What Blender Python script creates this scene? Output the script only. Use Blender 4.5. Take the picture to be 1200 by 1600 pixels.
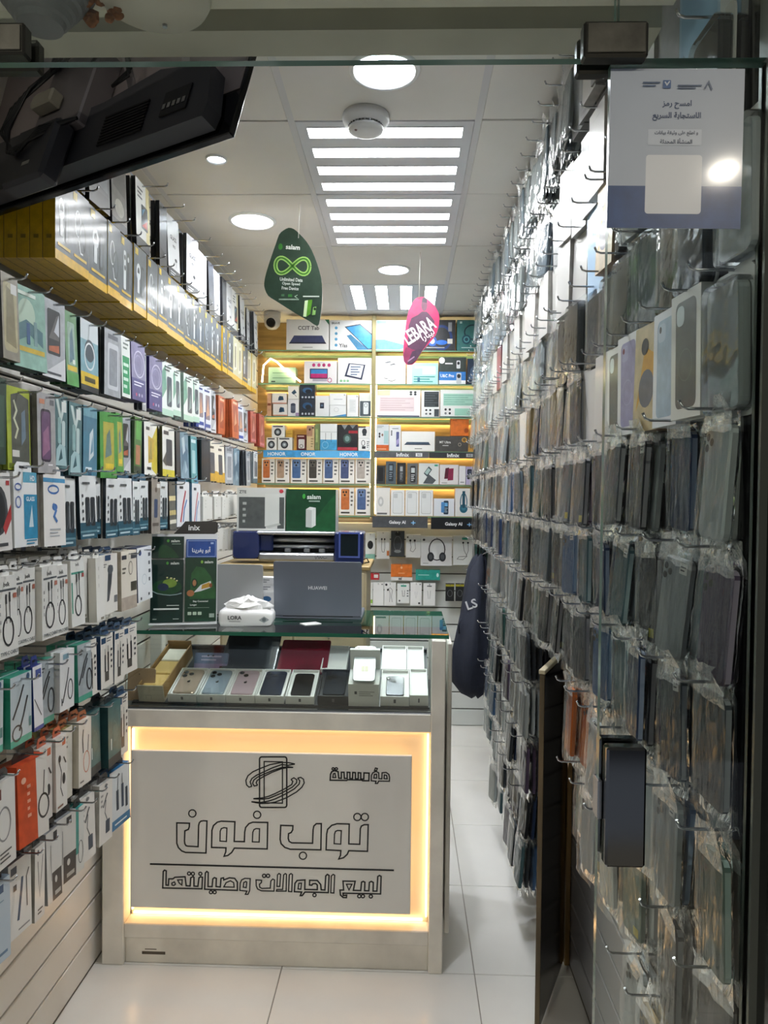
import bpy, math, random
from mathutils import Matrix, Vector, Euler

# ---------------------------------------------------------------- camera, world, exposure
for _o in list(bpy.data.objects):
    bpy.data.objects.remove(_o)
SC = bpy.context.scene
COL = SC.collection
R = math.radians
cam_data = bpy.data.cameras.new('camera')
cam = bpy.data.objects.new('camera', cam_data)
COL.objects.link(cam)
cam_data.sensor_fit = 'VERTICAL'
cam_data.sensor_height = 24.0
cam_data.lens = 24.0 * 1150 / 1600
cam_data.clip_start = 0.02
cam.location = (0, 0, 1.6)
cam.rotation_mode = 'QUATERNION'
cam.rotation_quaternion = (Matrix.Rotation(R(1.64), 3, 'Z') @ Matrix.Rotation(R(90 - 1.25), 3, 'X') @ Matrix.Rotation(R(0.6), 3, 'Z')).to_quaternion()
SC.camera = cam

world = bpy.data.worlds.new('night_hall')
SC.world = world
world.use_nodes = True
world.node_tree.nodes['Background'].inputs['Color'].default_value = (0.55, 0.6, 0.68, 1)
world.node_tree.nodes['Background'].inputs['Strength'].default_value = 0.16

SC.view_settings.view_transform = 'Standard'
SC.view_settings.look = 'None'
SC.view_settings.gamma = 1.0
SC.view_settings.use_curve_mapping = False
SC.view_settings.exposure = 1.08
SC.cycles.transparent_max_bounces = 18
SC.cycles.max_bounces = 6
SC.cycles.adaptive_threshold = 0.03
SC.cycles.sample_clamp_indirect = 6.0

LED_PANEL = 13.0        # emission of the ceiling light bars
LED_SPOT = 600.0
LED_HALL = 560.0       # downlights of the hall outside        # emission of the round downlights
LED_SIGN = 3.3        # warm strip behind the counter sign
LED_SHELF = 10.0       # warm strips on the back shelves

# ---------------------------------------------------------------- materials
_mats = {}

def lin(h):
    c = [int(h[i:i + 2], 16) / 255 for i in (0, 2, 4)]
    return [x / 12.92 if x <= 0.04045 else ((x + 0.055) / 1.055) ** 2.4 for x in c]

def mat(key, hexcol='808080', rough=0.5, metal=0.0, noise=0.0, nscale=40.0, bump=0.0, bscale=60.0, emit=0.0, coat=0.0, stretch=None, spec=0.5):
    if key in _mats:
        return _mats[key]
    m = bpy.data.materials.new(key)
    _mats[key] = m
    m.use_nodes = True
    nt = m.node_tree
    b = nt.nodes['Principled BSDF']
    c = lin(hexcol)
    b.inputs['Base Color'].default_value = (*c, 1)
    b.inputs['Roughness'].default_value = rough
    b.inputs['Metallic'].default_value = metal
    b.inputs['Specular IOR Level'].default_value = spec
    b.inputs['Coat Weight'].default_value = coat
    b.inputs['Coat Roughness'].default_value = 0.08
    if emit:
        b.inputs['Emission Color'].default_value = (*c, 1)
        b.inputs['Emission Strength'].default_value = emit
    if noise or bump:
        tc = nt.nodes.new('ShaderNodeTexCoord')
        mp = nt.nodes.new('ShaderNodeMapping')
        nt.links.new(tc.outputs['Object'], mp.inputs['Vector'])
        if stretch:
            mp.inputs['Scale'].default_value = stretch
    if noise:
        n = nt.nodes.new('ShaderNodeTexNoise')
        n.inputs['Scale'].default_value = nscale
        n.inputs['Detail'].default_value = 5
        nt.links.new(mp.outputs['Vector'], n.inputs['Vector'])
        r = nt.nodes.new('ShaderNodeValToRGB')
        r.color_ramp.elements[0].position = 0.3
        r.color_ramp.elements[1].position = 0.7
        r.color_ramp.elements[0].color = (*[x * (1 - noise) for x in c], 1)
        r.color_ramp.elements[1].color = (*[min(1, x * (1 + noise * 0.4)) for x in c], 1)
        nt.links.new(n.outputs['Fac'], r.inputs['Fac'])
        nt.links.new(r.outputs['Color'], b.inputs['Base Color'])
    if bump:
        n2 = nt.nodes.new('ShaderNodeTexNoise')
        n2.inputs['Scale'].default_value = bscale
        n2.inputs['Detail'].default_value = 3
        nt.links.new(mp.outputs['Vector'], n2.inputs['Vector'])
        bp = nt.nodes.new('ShaderNodeBump')
        bp.inputs['Strength'].default_value = bump
        bp.inputs['Distance'].default_value = 0.004
        nt.links.new(n2.outputs['Fac'], bp.inputs['Height'])
        nt.links.new(bp.outputs['Normal'], b.inputs['Normal'])
    return m

def pc(h):
    """printed card of one colour"""
    dark = sum(lin(h)) < 1.4
    return mat('card_' + h, h, rough=0.36, coat=0.2, noise=0.22 if dark else 0.03, nscale=38 if dark else 14)

def clear(key, tint, fac, rough, bump=0.0, bscale=40.0, stretch=(1, 1, 1), fres=1.35, gloss='ffffff', haze=0.0):
    """thin clear sheet: sees through it, with a gloss that grows at grazing angles"""
    if key in _mats:
        return _mats[key]
    m = bpy.data.materials.new(key)
    _mats[key] = m
    m.use_nodes = True
    nt = m.node_tree
    nt.nodes.remove(nt.nodes['Principled BSDF'])
    out = nt.nodes['Material Output']
    tr = nt.nodes.new('ShaderNodeBsdfTransparent')
    tr.inputs['Color'].default_value = (*tint, 1)
    gl = nt.nodes.new('ShaderNodeBsdfGlossy')
    gl.inputs['Color'].default_value = (*lin(gloss), 1)
    gl.inputs['Roughness'].default_value = rough
    fr = nt.nodes.new('ShaderNodeFresnel')
    fr.inputs['IOR'].default_value = fres
    mx = nt.nodes.new('ShaderNodeMixShader')
    ad = nt.nodes.new('ShaderNodeMath')
    ad.operation = 'ADD'
    ad.use_clamp = True
    ad.inputs[1].default_value = fac
    nt.links.new(fr.outputs['Fac'], ad.inputs[0])
    nt.links.new(ad.outputs[0], mx.inputs['Fac'])
    if bump:
        tc = nt.nodes.new('ShaderNodeTexCoord')
        mp = nt.nodes.new('ShaderNodeMapping')
        mp.inputs['Scale'].default_value = stretch
        nt.links.new(tc.outputs['Object'], mp.inputs['Vector'])
        n2 = nt.nodes.new('ShaderNodeTexNoise')
        n2.inputs['Scale'].default_value = bscale
        n2.inputs['Detail'].default_value = 3
        nt.links.new(mp.outputs['Vector'], n2.inputs['Vector'])
        bp = nt.nodes.new('ShaderNodeBump')
        bp.inputs['Strength'].default_value = bump
        bp.inputs['Distance'].default_value = 0.01
        nt.links.new(n2.outputs['Fac'], bp.inputs['Height'])
        nt.links.new(bp.outputs['Normal'], gl.inputs['Normal'])
    src = tr
    if haze:
        df = nt.nodes.new('ShaderNodeBsdfDiffuse')
        df.inputs['Color'].default_value = (0.8, 0.82, 0.82, 1)
        m2 = nt.nodes.new('ShaderNodeMixShader')
        m2.inputs['Fac'].default_value = haze
        nt.links.new(tr.outputs[0], m2.inputs[1])
        nt.links.new(df.outputs[0], m2.inputs[2])
        src = m2
    nt.links.new(src.outputs[0], mx.inputs[1])
    nt.links.new(gl.outputs[0], mx.inputs[2])
    nt.links.new(mx.outputs[0], out.inputs['Surface'])
    return m

def glow(key, hexcol, strength):
    if key in _mats:
        return _mats[key]
    m = bpy.data.materials.new(key)
    _mats[key] = m
    m.use_nodes = True
    nt = m.node_tree
    nt.nodes.remove(nt.nodes['Principled BSDF'])
    e = nt.nodes.new('ShaderNodeEmission')
    e.inputs['Color'].default_value = (*lin(hexcol), 1)
    e.inputs['Strength'].default_value = strength
    nt.links.new(e.outputs[0], nt.nodes['Material Output'].inputs['Surface'])
    return m

# ---------------------------------------------------------------- lettering
_AR = {'ا': (0xFE8D, 0xFE8E, 0, 0), 'أ': (0xFE83, 0xFE84, 0, 0), 'ب': (0xFE8F, 0xFE90, 0xFE91, 0xFE92), 'ة': (0xFE93, 0xFE94, 0, 0),
       'ت': (0xFE95, 0xFE96, 0xFE97, 0xFE98), 'ث': (0xFE99, 0xFE9A, 0xFE9B, 0xFE9C), 'ج': (0xFE9D, 0xFE9E, 0xFE9F, 0xFEA0),
       'ح': (0xFEA1, 0xFEA2, 0xFEA3, 0xFEA4), 'د': (0xFEA9, 0xFEAA, 0, 0), 'ر': (0xFEAD, 0xFEAE, 0, 0), 'ز': (0xFEAF, 0xFEB0, 0, 0),
       'س': (0xFEB1, 0xFEB2, 0xFEB3, 0xFEB4), 'ش': (0xFEB5, 0xFEB6, 0xFEB7, 0xFEB8), 'ط': (0xFEC1, 0xFEC2, 0xFEC3, 0xFEC4),
       'ع': (0xFEC9, 0xFECA, 0xFECB, 0xFECC), 'ف': (0xFED1, 0xFED2, 0xFED3, 0xFED4), 'ق': (0xFED5, 0xFED6, 0xFED7, 0xFED8),
       'ل': (0xFEDD, 0xFEDE, 0xFEDF, 0xFEE0), 'م': (0xFEE1, 0xFEE2, 0xFEE3, 0xFEE4), 'ن': (0xFEE5, 0xFEE6, 0xFEE7, 0xFEE8),
       'و': (0xFEED, 0xFEEE, 0, 0), 'ى': (0xFEEF, 0xFEF0, 0, 0), 'ي': (0xFEF1, 0xFEF2, 0xFEF3, 0xFEF4)}

def arabic(s):
    out = []
    for i, c in enumerate(s):
        if c not in _AR:
            out.append(c)
            continue
        f = _AR[c]
        p = i > 0 and s[i - 1] in _AR and _AR[s[i - 1]][2] != 0
        n = f[2] != 0 and i + 1 < len(s) and s[i + 1] in _AR
        out.append(chr(f[3] if p and n else f[1] if p else f[2] if n else f[0]))
    return ''.join(reversed(out))

TEXTS = ['salam', 'LEBARA', 'HONOR', 'ONOR', 'Infinix', '5G', 'Galaxy AI', 'HUAWEI', 'LORA', 'ZTE', 'CCIT Tab', 'GLASS', 'PRO', 'belk',
         'TYPE-C CABLE', 'Unlimited Data', 'Open Speed', 'Free Device', 'Stay Connected', 'Longer', 'BRAVE', 'U&C Pro', 'HD', 'Y/as', 'ToP', 'LS',
         'inix', 'MT Ultra',
         'امسح رمز', 'الاستجابة السريع', 'و اطلع على وثيقة بيانات', 'المنشأة المحدثة', 'ليبارا', 'أبو يفرينا']
_txt = {}

def make_texts():
    objs = []
    for s in TEXTS:
        body = arabic(s) if any(ch in _AR for ch in s) else s
        c = bpy.data.curves.new('lettering', 'FONT')
        c.body = body
        c.resolution_u = 2
        c.offset = 0.022
        c.align_x = 'CENTER'
        o = bpy.data.objects.new('lettering', c)
        COL.objects.link(o)
        objs.append((s, o, c))
    bpy.context.view_layer.update()
    dg = bpy.context.evaluated_depsgraph_get()
    for s, o, c in objs:
        me = o.evaluated_get(dg).to_mesh()
        vs = [(v.co.x, v.co.y) for v in me.vertices]
        fs = [tuple(p.vertices) for p in me.polygons]
        x0 = min(v[0] for v in vs); x1 = max(v[0] for v in vs)
        y0 = min(v[1] for v in vs); y1 = max(v[1] for v in vs)
        _txt[s] = ([((x - (x0 + x1) / 2), (y - (y0 + y1) / 2)) for x, y in vs], fs, x1 - x0, y1 - y0)
    for s, o, c in objs:
        bpy.data.objects.remove(o)
        bpy.data.curves.remove(c)
make_texts()

# ---------------------------------------------------------------- mesh builder
class MB:
    def __init__(self):
        self.v = []; self.f = []; self.m = []; self.mats = []; self.smooth = []
        self.layer = 0

    def mi(self, m):
        if isinstance(m, str):
            m = pc(m)
        if m not in self.mats:
            self.mats.append(m)
        return self.mats.index(m)

    def face(self, idx, m, sm=False):
        self.f.append(tuple(idx)); self.m.append(self.mi(m)); self.smooth.append(sm)

    def poly(self, pts, m, sm=False):
        n = len(self.v)
        self.v.extend(pts)
        self.face(range(n, n + len(pts)), m, sm)

    def box(self, x0, x1, y0, y1, z0, z1, m, front=None, side=None, top=None, bottom=None, back=None):
        n = len(self.v)
        self.v.extend([(x0, y0, z0), (x1, y0, z0), (x1, y1, z0), (x0, y1, z0), (x0, y0, z1), (x1, y0, z1), (x1, y1, z1), (x0, y1, z1)])
        for q, mm in (((0, 1, 5, 4), front), ((1, 2, 6, 5), side), ((2, 3, 7, 6), back), ((3, 0, 4, 7), side), ((4, 5, 6, 7), top), ((3, 2, 1, 0), bottom)):
            self.face([n + i for i in q], mm or m)
        return self

    def cbox(self, x0, x1, y0, y1, z0, z1, m, c=0.003):
        """box with chamfered edges"""
        def ring(z, d):
            return [(x0 + d, y0, z), (x1 - d, y0, z), (x1, y0 + d, z), (x1, y1 - d, z), (x1 - d, y1, z), (x0 + d, y1, z), (x0, y1 - d, z), (x0, y0 + d, z)]
        def ins(z):
            return [(min(max(p[0], x0 + c), x1 - c), min(max(p[1], y0 + c), y1 - c), z) for p in ring(z, c)]
        self.loft([ins(z0), ring(z0 + c, c), ring(z1 - c, c), ins(z1)], m)
        return self

    def loft(self, rings, m, caps=True, sm=False, closed=True):
        n = len(self.v); k = len(rings[0])
        for r in rings:
            self.v.extend(r)
        for i in range(len(rings) - 1):
            for j in range(k if closed else k - 1):
                a = n + i * k + j; b = n + i * k + (j + 1) % k
                self.face((a, b, b + k, a + k), m, sm)
        if caps:
            self.face(list(range(n + k - 1, n - 1, -1)), m)
            self.face(range(n + (len(rings) - 1) * k, n + len(rings) * k), m)
        return self

    def lathe(self, prof, m, n=24, cx=0, cy=0, sm=True, caps=True):
        """prof: (radius, z) pairs around the vertical axis"""
        rings = [[(cx + r * math.cos(2 * math.pi * i / n), cy + r * math.sin(2 * math.pi * i / n), z) for i in range(n)] for r, z in prof]
        return self.loft(rings, m, caps, sm)

    def tube(self, path, r, m, n=6, sm=True):
        path = [Vector(p) for p in path]
        rings = []
        up = Vector((0.123, 0.31, 0.94)).normalized()
        for i, p in enumerate(path):
            d = (path[min(i + 1, len(path) - 1)] - path[max(i - 1, 0)]).normalized()
            u = d.cross(up)
            if u.length < 1e-3:
                u = d.cross(Vector((1, 0, 0)))
            u.normalize(); w = d.cross(u)
            rr = r[i] if isinstance(r, (list, tuple)) else r
            rings.append([tuple(p + (u * math.cos(2 * math.pi * k / n) + w * math.sin(2 * math.pi * k / n)) * rr) for k in range(n)])
        return self.loft(rings, m, True, sm)

    def prism(self, outline, y0, y1, m, front=None):
        """outline of (x, z), counter-clockwise seen from the front (-y)"""
        n = len(self.v); k = len(outline)
        self.v.extend([(x, y0, z) for x, z in outline])
        self.v.extend([(x, y1, z) for x, z in outline])
        self.face(range(n, n + k), front or m)
        self.face(range(n + 2 * k - 1, n + k - 1, -1), m)
        for i in range(k):
            j = (i + 1) % k
            self.face((n + i, n + k + i, n + k + j, n + j), m)
        return self

    # -- flat print on the front face, unit coordinates of a w x h face
    def ops(self, w, h, ops, y, x0=None, z0=0.0, step=0.00014):
        if x0 is None:
            x0 = -w / 2
        X = lambda u: x0 + u * w
        Z = lambda t: z0 + t * h
        for i, op in enumerate(ops):
            yy = y - step * (i + 1)
            k = op[0]
            if k == 'r':
                _, a, b, c, d, col = op
                self.poly([(X(a), yy, Z(b)), (X(c), yy, Z(b)), (X(c), yy, Z(d)), (X(a), yy, Z(d))], col)
            elif k == 'rr':
                _, a, b, c, d, rad, col = op
                self.poly([(p[0], yy, p[1]) for p in rrect(X(a), Z(b), X(c), Z(d), rad)], col)
            elif k == 'e':
                _, cx, cz, rx, rz, col = op
                self.poly([(X(cx) + rx * w * math.cos(t * math.pi / 8), yy, Z(cz) + rz * h * math.sin(t * math.pi / 8)) for t in range(16)], col)
            elif k == 'o':
                _, cx, cz, rx, rz, th, col = op
                n = 20
                for t in range(n):
                    a0 = 2 * math.pi * t / n; a1 = 2 * math.pi * (t + 1) / n
                    q = []
                    for aa, s in ((a0, 1), (a1, 1), (a1, 0), (a0, 0)):
                        q.append((X(cx) + (rx - (0 if s else th)) * w * math.cos(aa), yy, Z(cz) + (rz * h - (0 if s else th * w)) * math.sin(aa)))
                    self.poly(q, col)
            elif k == 'l':
                _, pts, th, col = op
                self.ribbon([(X(a), Z(b)) for a, b in pts], th * w, yy, col)
            elif k == 'p':
                _, pts, col = op
                self.poly([(X(a), yy, Z(b)) for a, b in pts], col)
            elif k == 'n':      # small print: a few thin bars
                _, a, b, c, d, n, col = op
                for t in range(n):
                    zz = d - (d - b) * (t + 0.5) / n
                    hh = (d - b) / n * 0.22
                    cc = c - (c - a) * (0.0, 0.25, 0.1, 0.35)[t % 4]
                    self.poly([(X(a), yy, Z(zz - hh)), (X(cc), yy, Z(zz - hh)), (X(cc), yy, Z(zz + hh)), (X(a), yy, Z(zz + hh))], col)
            elif k == 't':
                s, cx, cz, size, col = op[1:6]
                rot = op[6] if len(op) > 6 else 0
                vs, fs, tw, th = _txt[s]
                sc = size * h / max(th, 0.3)
                sx = min(sc, (op[7] if len(op) > 7 else 0.92) * w / tw)
                n = len(self.v)
                ca, sa = math.cos(R(rot)), math.sin(R(rot))
                for px, pz in vs:
                    qx, qz = px * sx, pz * sc
                    self.v.append((X(cx) + qx * ca - qz * sa, yy, Z(cz) + qx * sa + qz * ca))
                for f in fs:
                    self.face([n + i for i in f], col)
        return self

    def ribbon(self, pts, th, y, col, closed=False):
        """flat stroke of even width along a polyline in the x-z plane"""
        P = [Vector(p) for p in pts]
        n = len(P)
        L = []; Rr = []
        for i in range(n):
            a = P[i - 1] if (i > 0 or closed) else None
            b = P[(i + 1) % n] if (i < n - 1 or closed) else None
            d1 = (P[i] - a).normalized() if a is not None else None
            d2 = (b - P[i]).normalized() if b is not None else None
            d = (d1 + d2) if (d1 is not None and d2 is not None) else (d1 or d2)
            if d.length < 1e-6:
                d = d1
            d.normalize()
            nn = Vector((-d.y, d.x))
            ref = d1 if d1 is not None else d2
            cosv = max(0.5, nn.dot(Vector((-ref.y, ref.x))))
            L.append(P[i] + nn * th / 2 / cosv); Rr.append(P[i] - nn * th / 2 / cosv)
        for i in range(n if closed else n - 1):
            j = (i + 1) % n
            self.poly([(Rr[i].x, y, Rr[i].y), (Rr[j].x, y, Rr[j].y), (L[j].x, y, L[j].y), (L[i].x, y, L[i].y)], col)

    def mesh(self, name):
        me = bpy.data.meshes.new(name)
        me.from_pydata(self.v, [], self.f)
        for m in self.mats:
            me.materials.append(m)
        me.polygons.foreach_set('material_index', self.m)
        me.polygons.foreach_set('use_smooth', self.smooth)
        me.update()
        return me

    def build(self, name, parent=None, loc=None, rot=None):
        return put(name, self.mesh(name), parent, loc, rot)

def rrect(x0, z0, x1, z1, r, n=4):
    pts = []
    for cx, cz, a0 in ((x1 - r, z0 + r, -90), (x1 - r, z1 - r, 0), (x0 + r, z1 - r, 90), (x0 + r, z0 + r, 180)):
        for i in range(n + 1):
            a = R(a0 + 90 * i / n)
            pts.append((cx + r * math.cos(a), cz + r * math.sin(a)))
    return pts

def put(name, me, parent=None, loc=None, rot=None):
    o = bpy.data.objects.new(name, me)
    COL.objects.link(o)
    if parent is not None:
        o.parent = parent
    if loc is not None:
        o.location = loc
    if rot is not None:
        o.rotation_euler = rot
    return o

def tag(o, label, cat, group=None, kind=None):
    o['label'] = label
    o['category'] = cat
    if group:
        o['group'] = group
    if kind:
        o['kind'] = kind
    return o

def empty(name, loc=(0, 0, 0), rot=(0, 0, 0)):
    o = bpy.data.objects.new(name, None)
    COL.objects.link(o)
    o.location = loc
    o.rotation_euler = rot
    return o

def structure(o):
    o['kind'] = 'structure'
    return o

ORD = ('first second third fourth fifth sixth seventh eighth ninth tenth eleventh twelfth thirteenth fourteenth fifteenth sixteenth seventeenth '
       'eighteenth nineteenth twentieth twenty-first twenty-second twenty-third twenty-fourth twenty-fifth twenty-sixth twenty-seventh twenty-eighth '
       'twenty-ninth thirtieth thirty-first thirty-second thirty-third thirty-fourth thirty-fifth thirty-sixth thirty-seventh thirty-eighth thirty-ninth fortieth').split()
rnd = random.Random(7)

WHITE = mat('white_laminate', 'e6e4de', 0.38, noise=0.06, nscale=6)
DIRTY = mat('worn_white_paint', 'efebe0', 0.45, noise=0.14, nscale=9)
STEEL = mat('chromed_steel', 'b9bcc0', 0.22, metal=1.0)
CHROME = mat('polished_chrome', '77797c', 0.10, metal=1.0)
BLACK = mat('black_plastic', '17181b', 0.42)
BLACKG = mat('black_gloss', '08090b', 0.16)
GREENGLASS = mat('green_glass_edge', '2f6b55', 0.12)
GLASS = clear('clear_glass', (0.955, 0.985, 0.97), 0.015, 0.0, fres=1.36)

# ---------------------------------------------------------------- the room
XL, XR, YF, YB, ZC = -1.04, 0.58, 0.98, 5.15, 2.80

def slatwall(name, axis, pos, a0, a1, z0, z1, face, m, mback, pitch=0.112, gap=0.008):
    """wall of grooved boards; face is the direction the boards look (+1/-1 along the axis)"""
    b = MB()
    if axis == 'x':
        b.box(min(pos, pos - face * 0.06), max(pos, pos - face * 0.06), a0, a1, z0, z1, mback)
    else:
        b.box(a0, a1, min(pos, pos - face * 0.06), max(pos, pos - face * 0.06), z0, z1, mback)
    w = structure(b.build(name))
    sb = MB()
    d = 0.012
    if axis == 'x':
        x0, x1 = sorted((pos, pos + face * d))
        sb.cbox(x0, x1, a0, a1, 0, pitch - gap, m, 0.0025)
    else:
        y0, y1 = sorted((pos, pos + face * d))
        sb.cbox(a0, a1, y0, y1, 0, pitch - gap, m, 0.0025)
    me = sb.mesh('slat')
    z = z0 + 0.004
    while z + pitch <= z1 + 0.02:
        put('slat', me, w, (0, 0, z))
        z += pitch
    return w

SLAT = mat('white_slat_board', 'e8e4db', 0.4, noise=0.05, nscale=3)
GROOVE = mat('groove_backing', '4a4743', 0.7)
wall_left = slatwall('wall_left', 'x', XL - 0.012, YF, YB, 0, ZC, 1, SLAT, GROOVE)
SLATR = mat('grey_slat_board', 'a9a9aa', 0.35, noise=0.05, nscale=3)
wall_right = slatwall('wall_right', 'x', XR + 0.012, YF, YB, 0, ZC, -1, SLATR, mat('dark_groove', '1d1d20', 0.7))
BACKW = mat('back_wall_board', 'cfd3d0', 0.45, noise=0.05, nscale=3)
wall_back = slatwall('wall_back', 'y', YB - 0.012, XL, XR, 0, 1.46, -1, BACKW, GROOVE, pitch=0.118)
ub = MB()
ub.box(XL, XR, YB - 0.012, YB + 0.05, 1.46, ZC, mat('honey_wood_panel', 'b4975f', 0.5, noise=0.35, nscale=5, stretch=(1, 1, 9)))
structure(ub.build('wall_back_upper'))

# floor tiles, recessed joints
fb = MB()
fb.box(-2.2, 2.2, -1.6, YB, -0.06, -0.004, mat('grout', '8d897f', 0.8))
floor = structure(fb.build('floor'))
TILE = mat('white_porcelain_tile', 'e2e1dc', 0.16, noise=0.05, nscale=4)
TILE2 = mat('hall_tile', 'd0ccc4', 0.2, noise=0.12, nscale=5)
xs = [-1.70, -1.05, -0.40, 0.25, 0.90, 1.55]
ys = [2.442 + 0.5635 * k for k in range(-6, 6)]
tile_cache = {}
for j in range(len(ys) - 1):
    for i in range(len(xs) - 1):
        x0, x1, y0, y1 = xs[i] + 0.0015, xs[i + 1] - 0.0015, ys[j] + 0.0015, min(ys[j + 1], YB) - 0.0015
        if y1 - y0 < 0.05:
            continue
        inside = y0 > 0.7
        if inside:
            x0 = max(x0, XL); x1 = min(x1, XR)
        if x1 - x0 < 0.05:
            continue
        key = (round(x1 - x0, 3), round(y1 - y0, 3), inside)
        if key not in tile_cache:
            tb = MB()
            tb.cbox(0, x1 - x0, 0, y1 - y0, -0.010, 0, TILE if inside else TILE2, 0.0012)
            tile_cache[key] = tb.mesh('floor_tile')
        put('floor_tile', tile_cache[key], floor, (x0, y0, 0))

# suspended ceiling
cb = MB()
cb.box(XL, XR, 1.27, YB, ZC + 0.09, ZC + 0.12, mat('ceiling_void', '3a3a38', 0.8))
ceiling = structure(cb.build('ceiling'))
CT = mat('ceiling_tile_white', 'e2e0db', 0.6, noise=0.07, nscale=2.5)
cx = [XL, -0.98, -0.38, 0.22, XR]
cy = [1.27, 1.78, 2.38, 2.955, 3.565, 4.20, 4.80, YB]
DOWN = [(-0.072, 2.10, 0.088), (-0.683, 3.236, 0.090), (-0.689, 2.642, 0.034), (-0.075, 3.925, 0.078)]
HOLES = [(x, y, r * 1.02) for x, y, r in DOWN]
panels = [(-0.38, 0.22, 2.38, 2.955, 'x'), (-0.38, 0.22, 2.955, 3.565, 'x'), (-0.38, 0.22, 4.20, 4.80, 'y')]
for j in range(len(cy) - 1):
    for i in range(len(cx) - 1):
        x0, x1, y0, y1 = cx[i] + 0.011, cx[i + 1] - 0.011, cy[j] + 0.003, cy[j + 1] - 0.003
        if i == 0:
            x0 = cx[i]
        if x1 - x0 < 0.03:
            continue
        if any(abs(p[0] - cx[i]) < 0.01 and abs(p[2] - cy[j]) < 0.01 for p in panels):
            continue
        tb = MB()
        dz = rnd.uniform(0, 0.003)
        hole = [h for h in HOLES if x0 < h[0] < x1 and y0 < h[1] < y1]
        if hole:
            hx, hy, hr = hole[0]
            angs = sorted([2 * math.pi * k / 32 + 0.01 for k in range(32)] + [math.atan2(b - hy, a - hx) % (2 * math.pi) for a in (x0, x1) for b in (y0, y1)])
            outer = []
            for a in angs:
                ca, sa = math.cos(a), math.sin(a)
                t = min([((x1 if ca > 0 else x0) - hx) / ca if abs(ca) > 1e-9 else 9, ((y1 if sa > 0 else y0) - hy) / sa if abs(sa) > 1e-9 else 9])
                outer.append((hx + ca * t, hy + sa * t))
            inner = [(hx + hr * math.cos(a), hy + hr * math.sin(a)) for a in angs]
            tb.loft([[(p[0], p[1], ZC + 0.012) for p in outer], [(p[0], p[1], ZC) for p in outer], [(p[0], p[1], ZC) for p in inner], [(p[0], p[1], ZC + 0.012) for p in inner]], CT, False)
        else:
            tb.cbox(x0, x1, y0, y1, ZC + dz, ZC + 0.012 + dz, CT, 0.002)
        tb.build('ceiling_tile', ceiling)
for x in cx[1:-1]:
    tb = MB()
    tb.box(x - 0.011, x + 0.011, 1.27, YB, ZC + 0.001, ZC + 0.014, mat('ceiling_rail_white', 'd2d2d4', 0.4))
    tb.build('ceiling_rail', ceiling)

# shop front: soffit, lintel and the mall ceiling edge above the glass
SOF = mat('soffit_paint', 'd2d0c0', 0.6, noise=0.1, nscale=6)
sb = MB()
sb.box(-1.8, 0.40, 0.97, 1.15, 2.352, 2.385, SOF)
structure(sb.build('trim_1'))
sb = MB()
sb.box(-1.8, 0.40, 1.20, 1.27, 2.350, 2.43, mat('lintel_paint', 'b4b3a4', 0.6, noise=0.12, nscale=8))
sb.box(-0.34, 0.40, 1.15, 1.20, 2.385, 2.45, SOF)
structure(sb.build('trim_2'))
sb = MB()
sb.box(0.455, 1.5, 0.90, 1.02, 0, 2.9, mat('black_stone', '0b0c0e', 0.12, noise=0.4, nscale=3, bump=0.05, bscale=3))
structure(sb.build('wall_front_right'))
sb = MB()
sb.box(-1.9, -1.06, 0.90, 1.02, 0, 2.95, BLACKG)
structure(sb.build('wall_front_left'))

# ---------------------------------------------------------------- ceiling lights
def light_panel(x0, x1, y0, y1, along, label):
    root = empty('ceiling_light_panel', ((x0 + x1) / 2, (y0 + y1) / 2, ZC))
    hx, hy = (x1 - x0) / 2 - 0.012, (y1 - y0) / 2 - 0.006
    fr = MB()
    FR = mat('light_frame_white', 'd6d8de', 0.4)
    ext, lat = (hx, hy) if along == 'x' else (hy, hx)
    w = 0.036
    cs = [(-0.75 + 0.5 * k) * lat for k in range(4)]
    def bx(a0, a1, b0, b1, z0, z1, m, bb):
        if along == 'x':
            bb.box(a0, a1, b0, b1, z0, z1, m)
        else:
            bb.box(b0, b1, a0, a1, z0, z1, m)
    edges = [-lat] + [v for c in cs for v in (c - w, c + w)] + [lat]
    for k in range(0, len(edges), 2):
        bx(-ext, ext, edges[k], edges[k + 1], 0.0, 0.016, FR, fr)
    e2 = ext * 0.885
    for c in cs:
        bx(-ext, -e2, c - w, c + w, 0.0, 0.016, FR, fr)
        bx(e2, ext, c - w, c + w, 0.0, 0.016, FR, fr)
    fr.build('frame', root)
    for c in cs:
        d = MB()
        bx(-e2, e2, c - w, c + w, 0.006, 0.012, glow('light_bar_glow', 'fbfdfc', LED_PANEL), d)
        d.build('light_bar', root)
        lp = MB()
        for s in (-1, 1):
            bx(-e2, e2, c + s * w - 0.003, c + s * w + 0.003, -0.002, 0.004, FR, lp)
        lp.build('bar_lip', root)
    tag(root, label, 'ceiling light', 'ceiling light panels')

light_panel(*panels[0], 'ceiling light panel with four crosswise bars just behind the smoke detector')
light_panel(*panels[1], 'middle ceiling light panel with four crosswise bars')
light_panel(*panels[2], 'ceiling light panel with four lengthwise bars above the back shelves')

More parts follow.
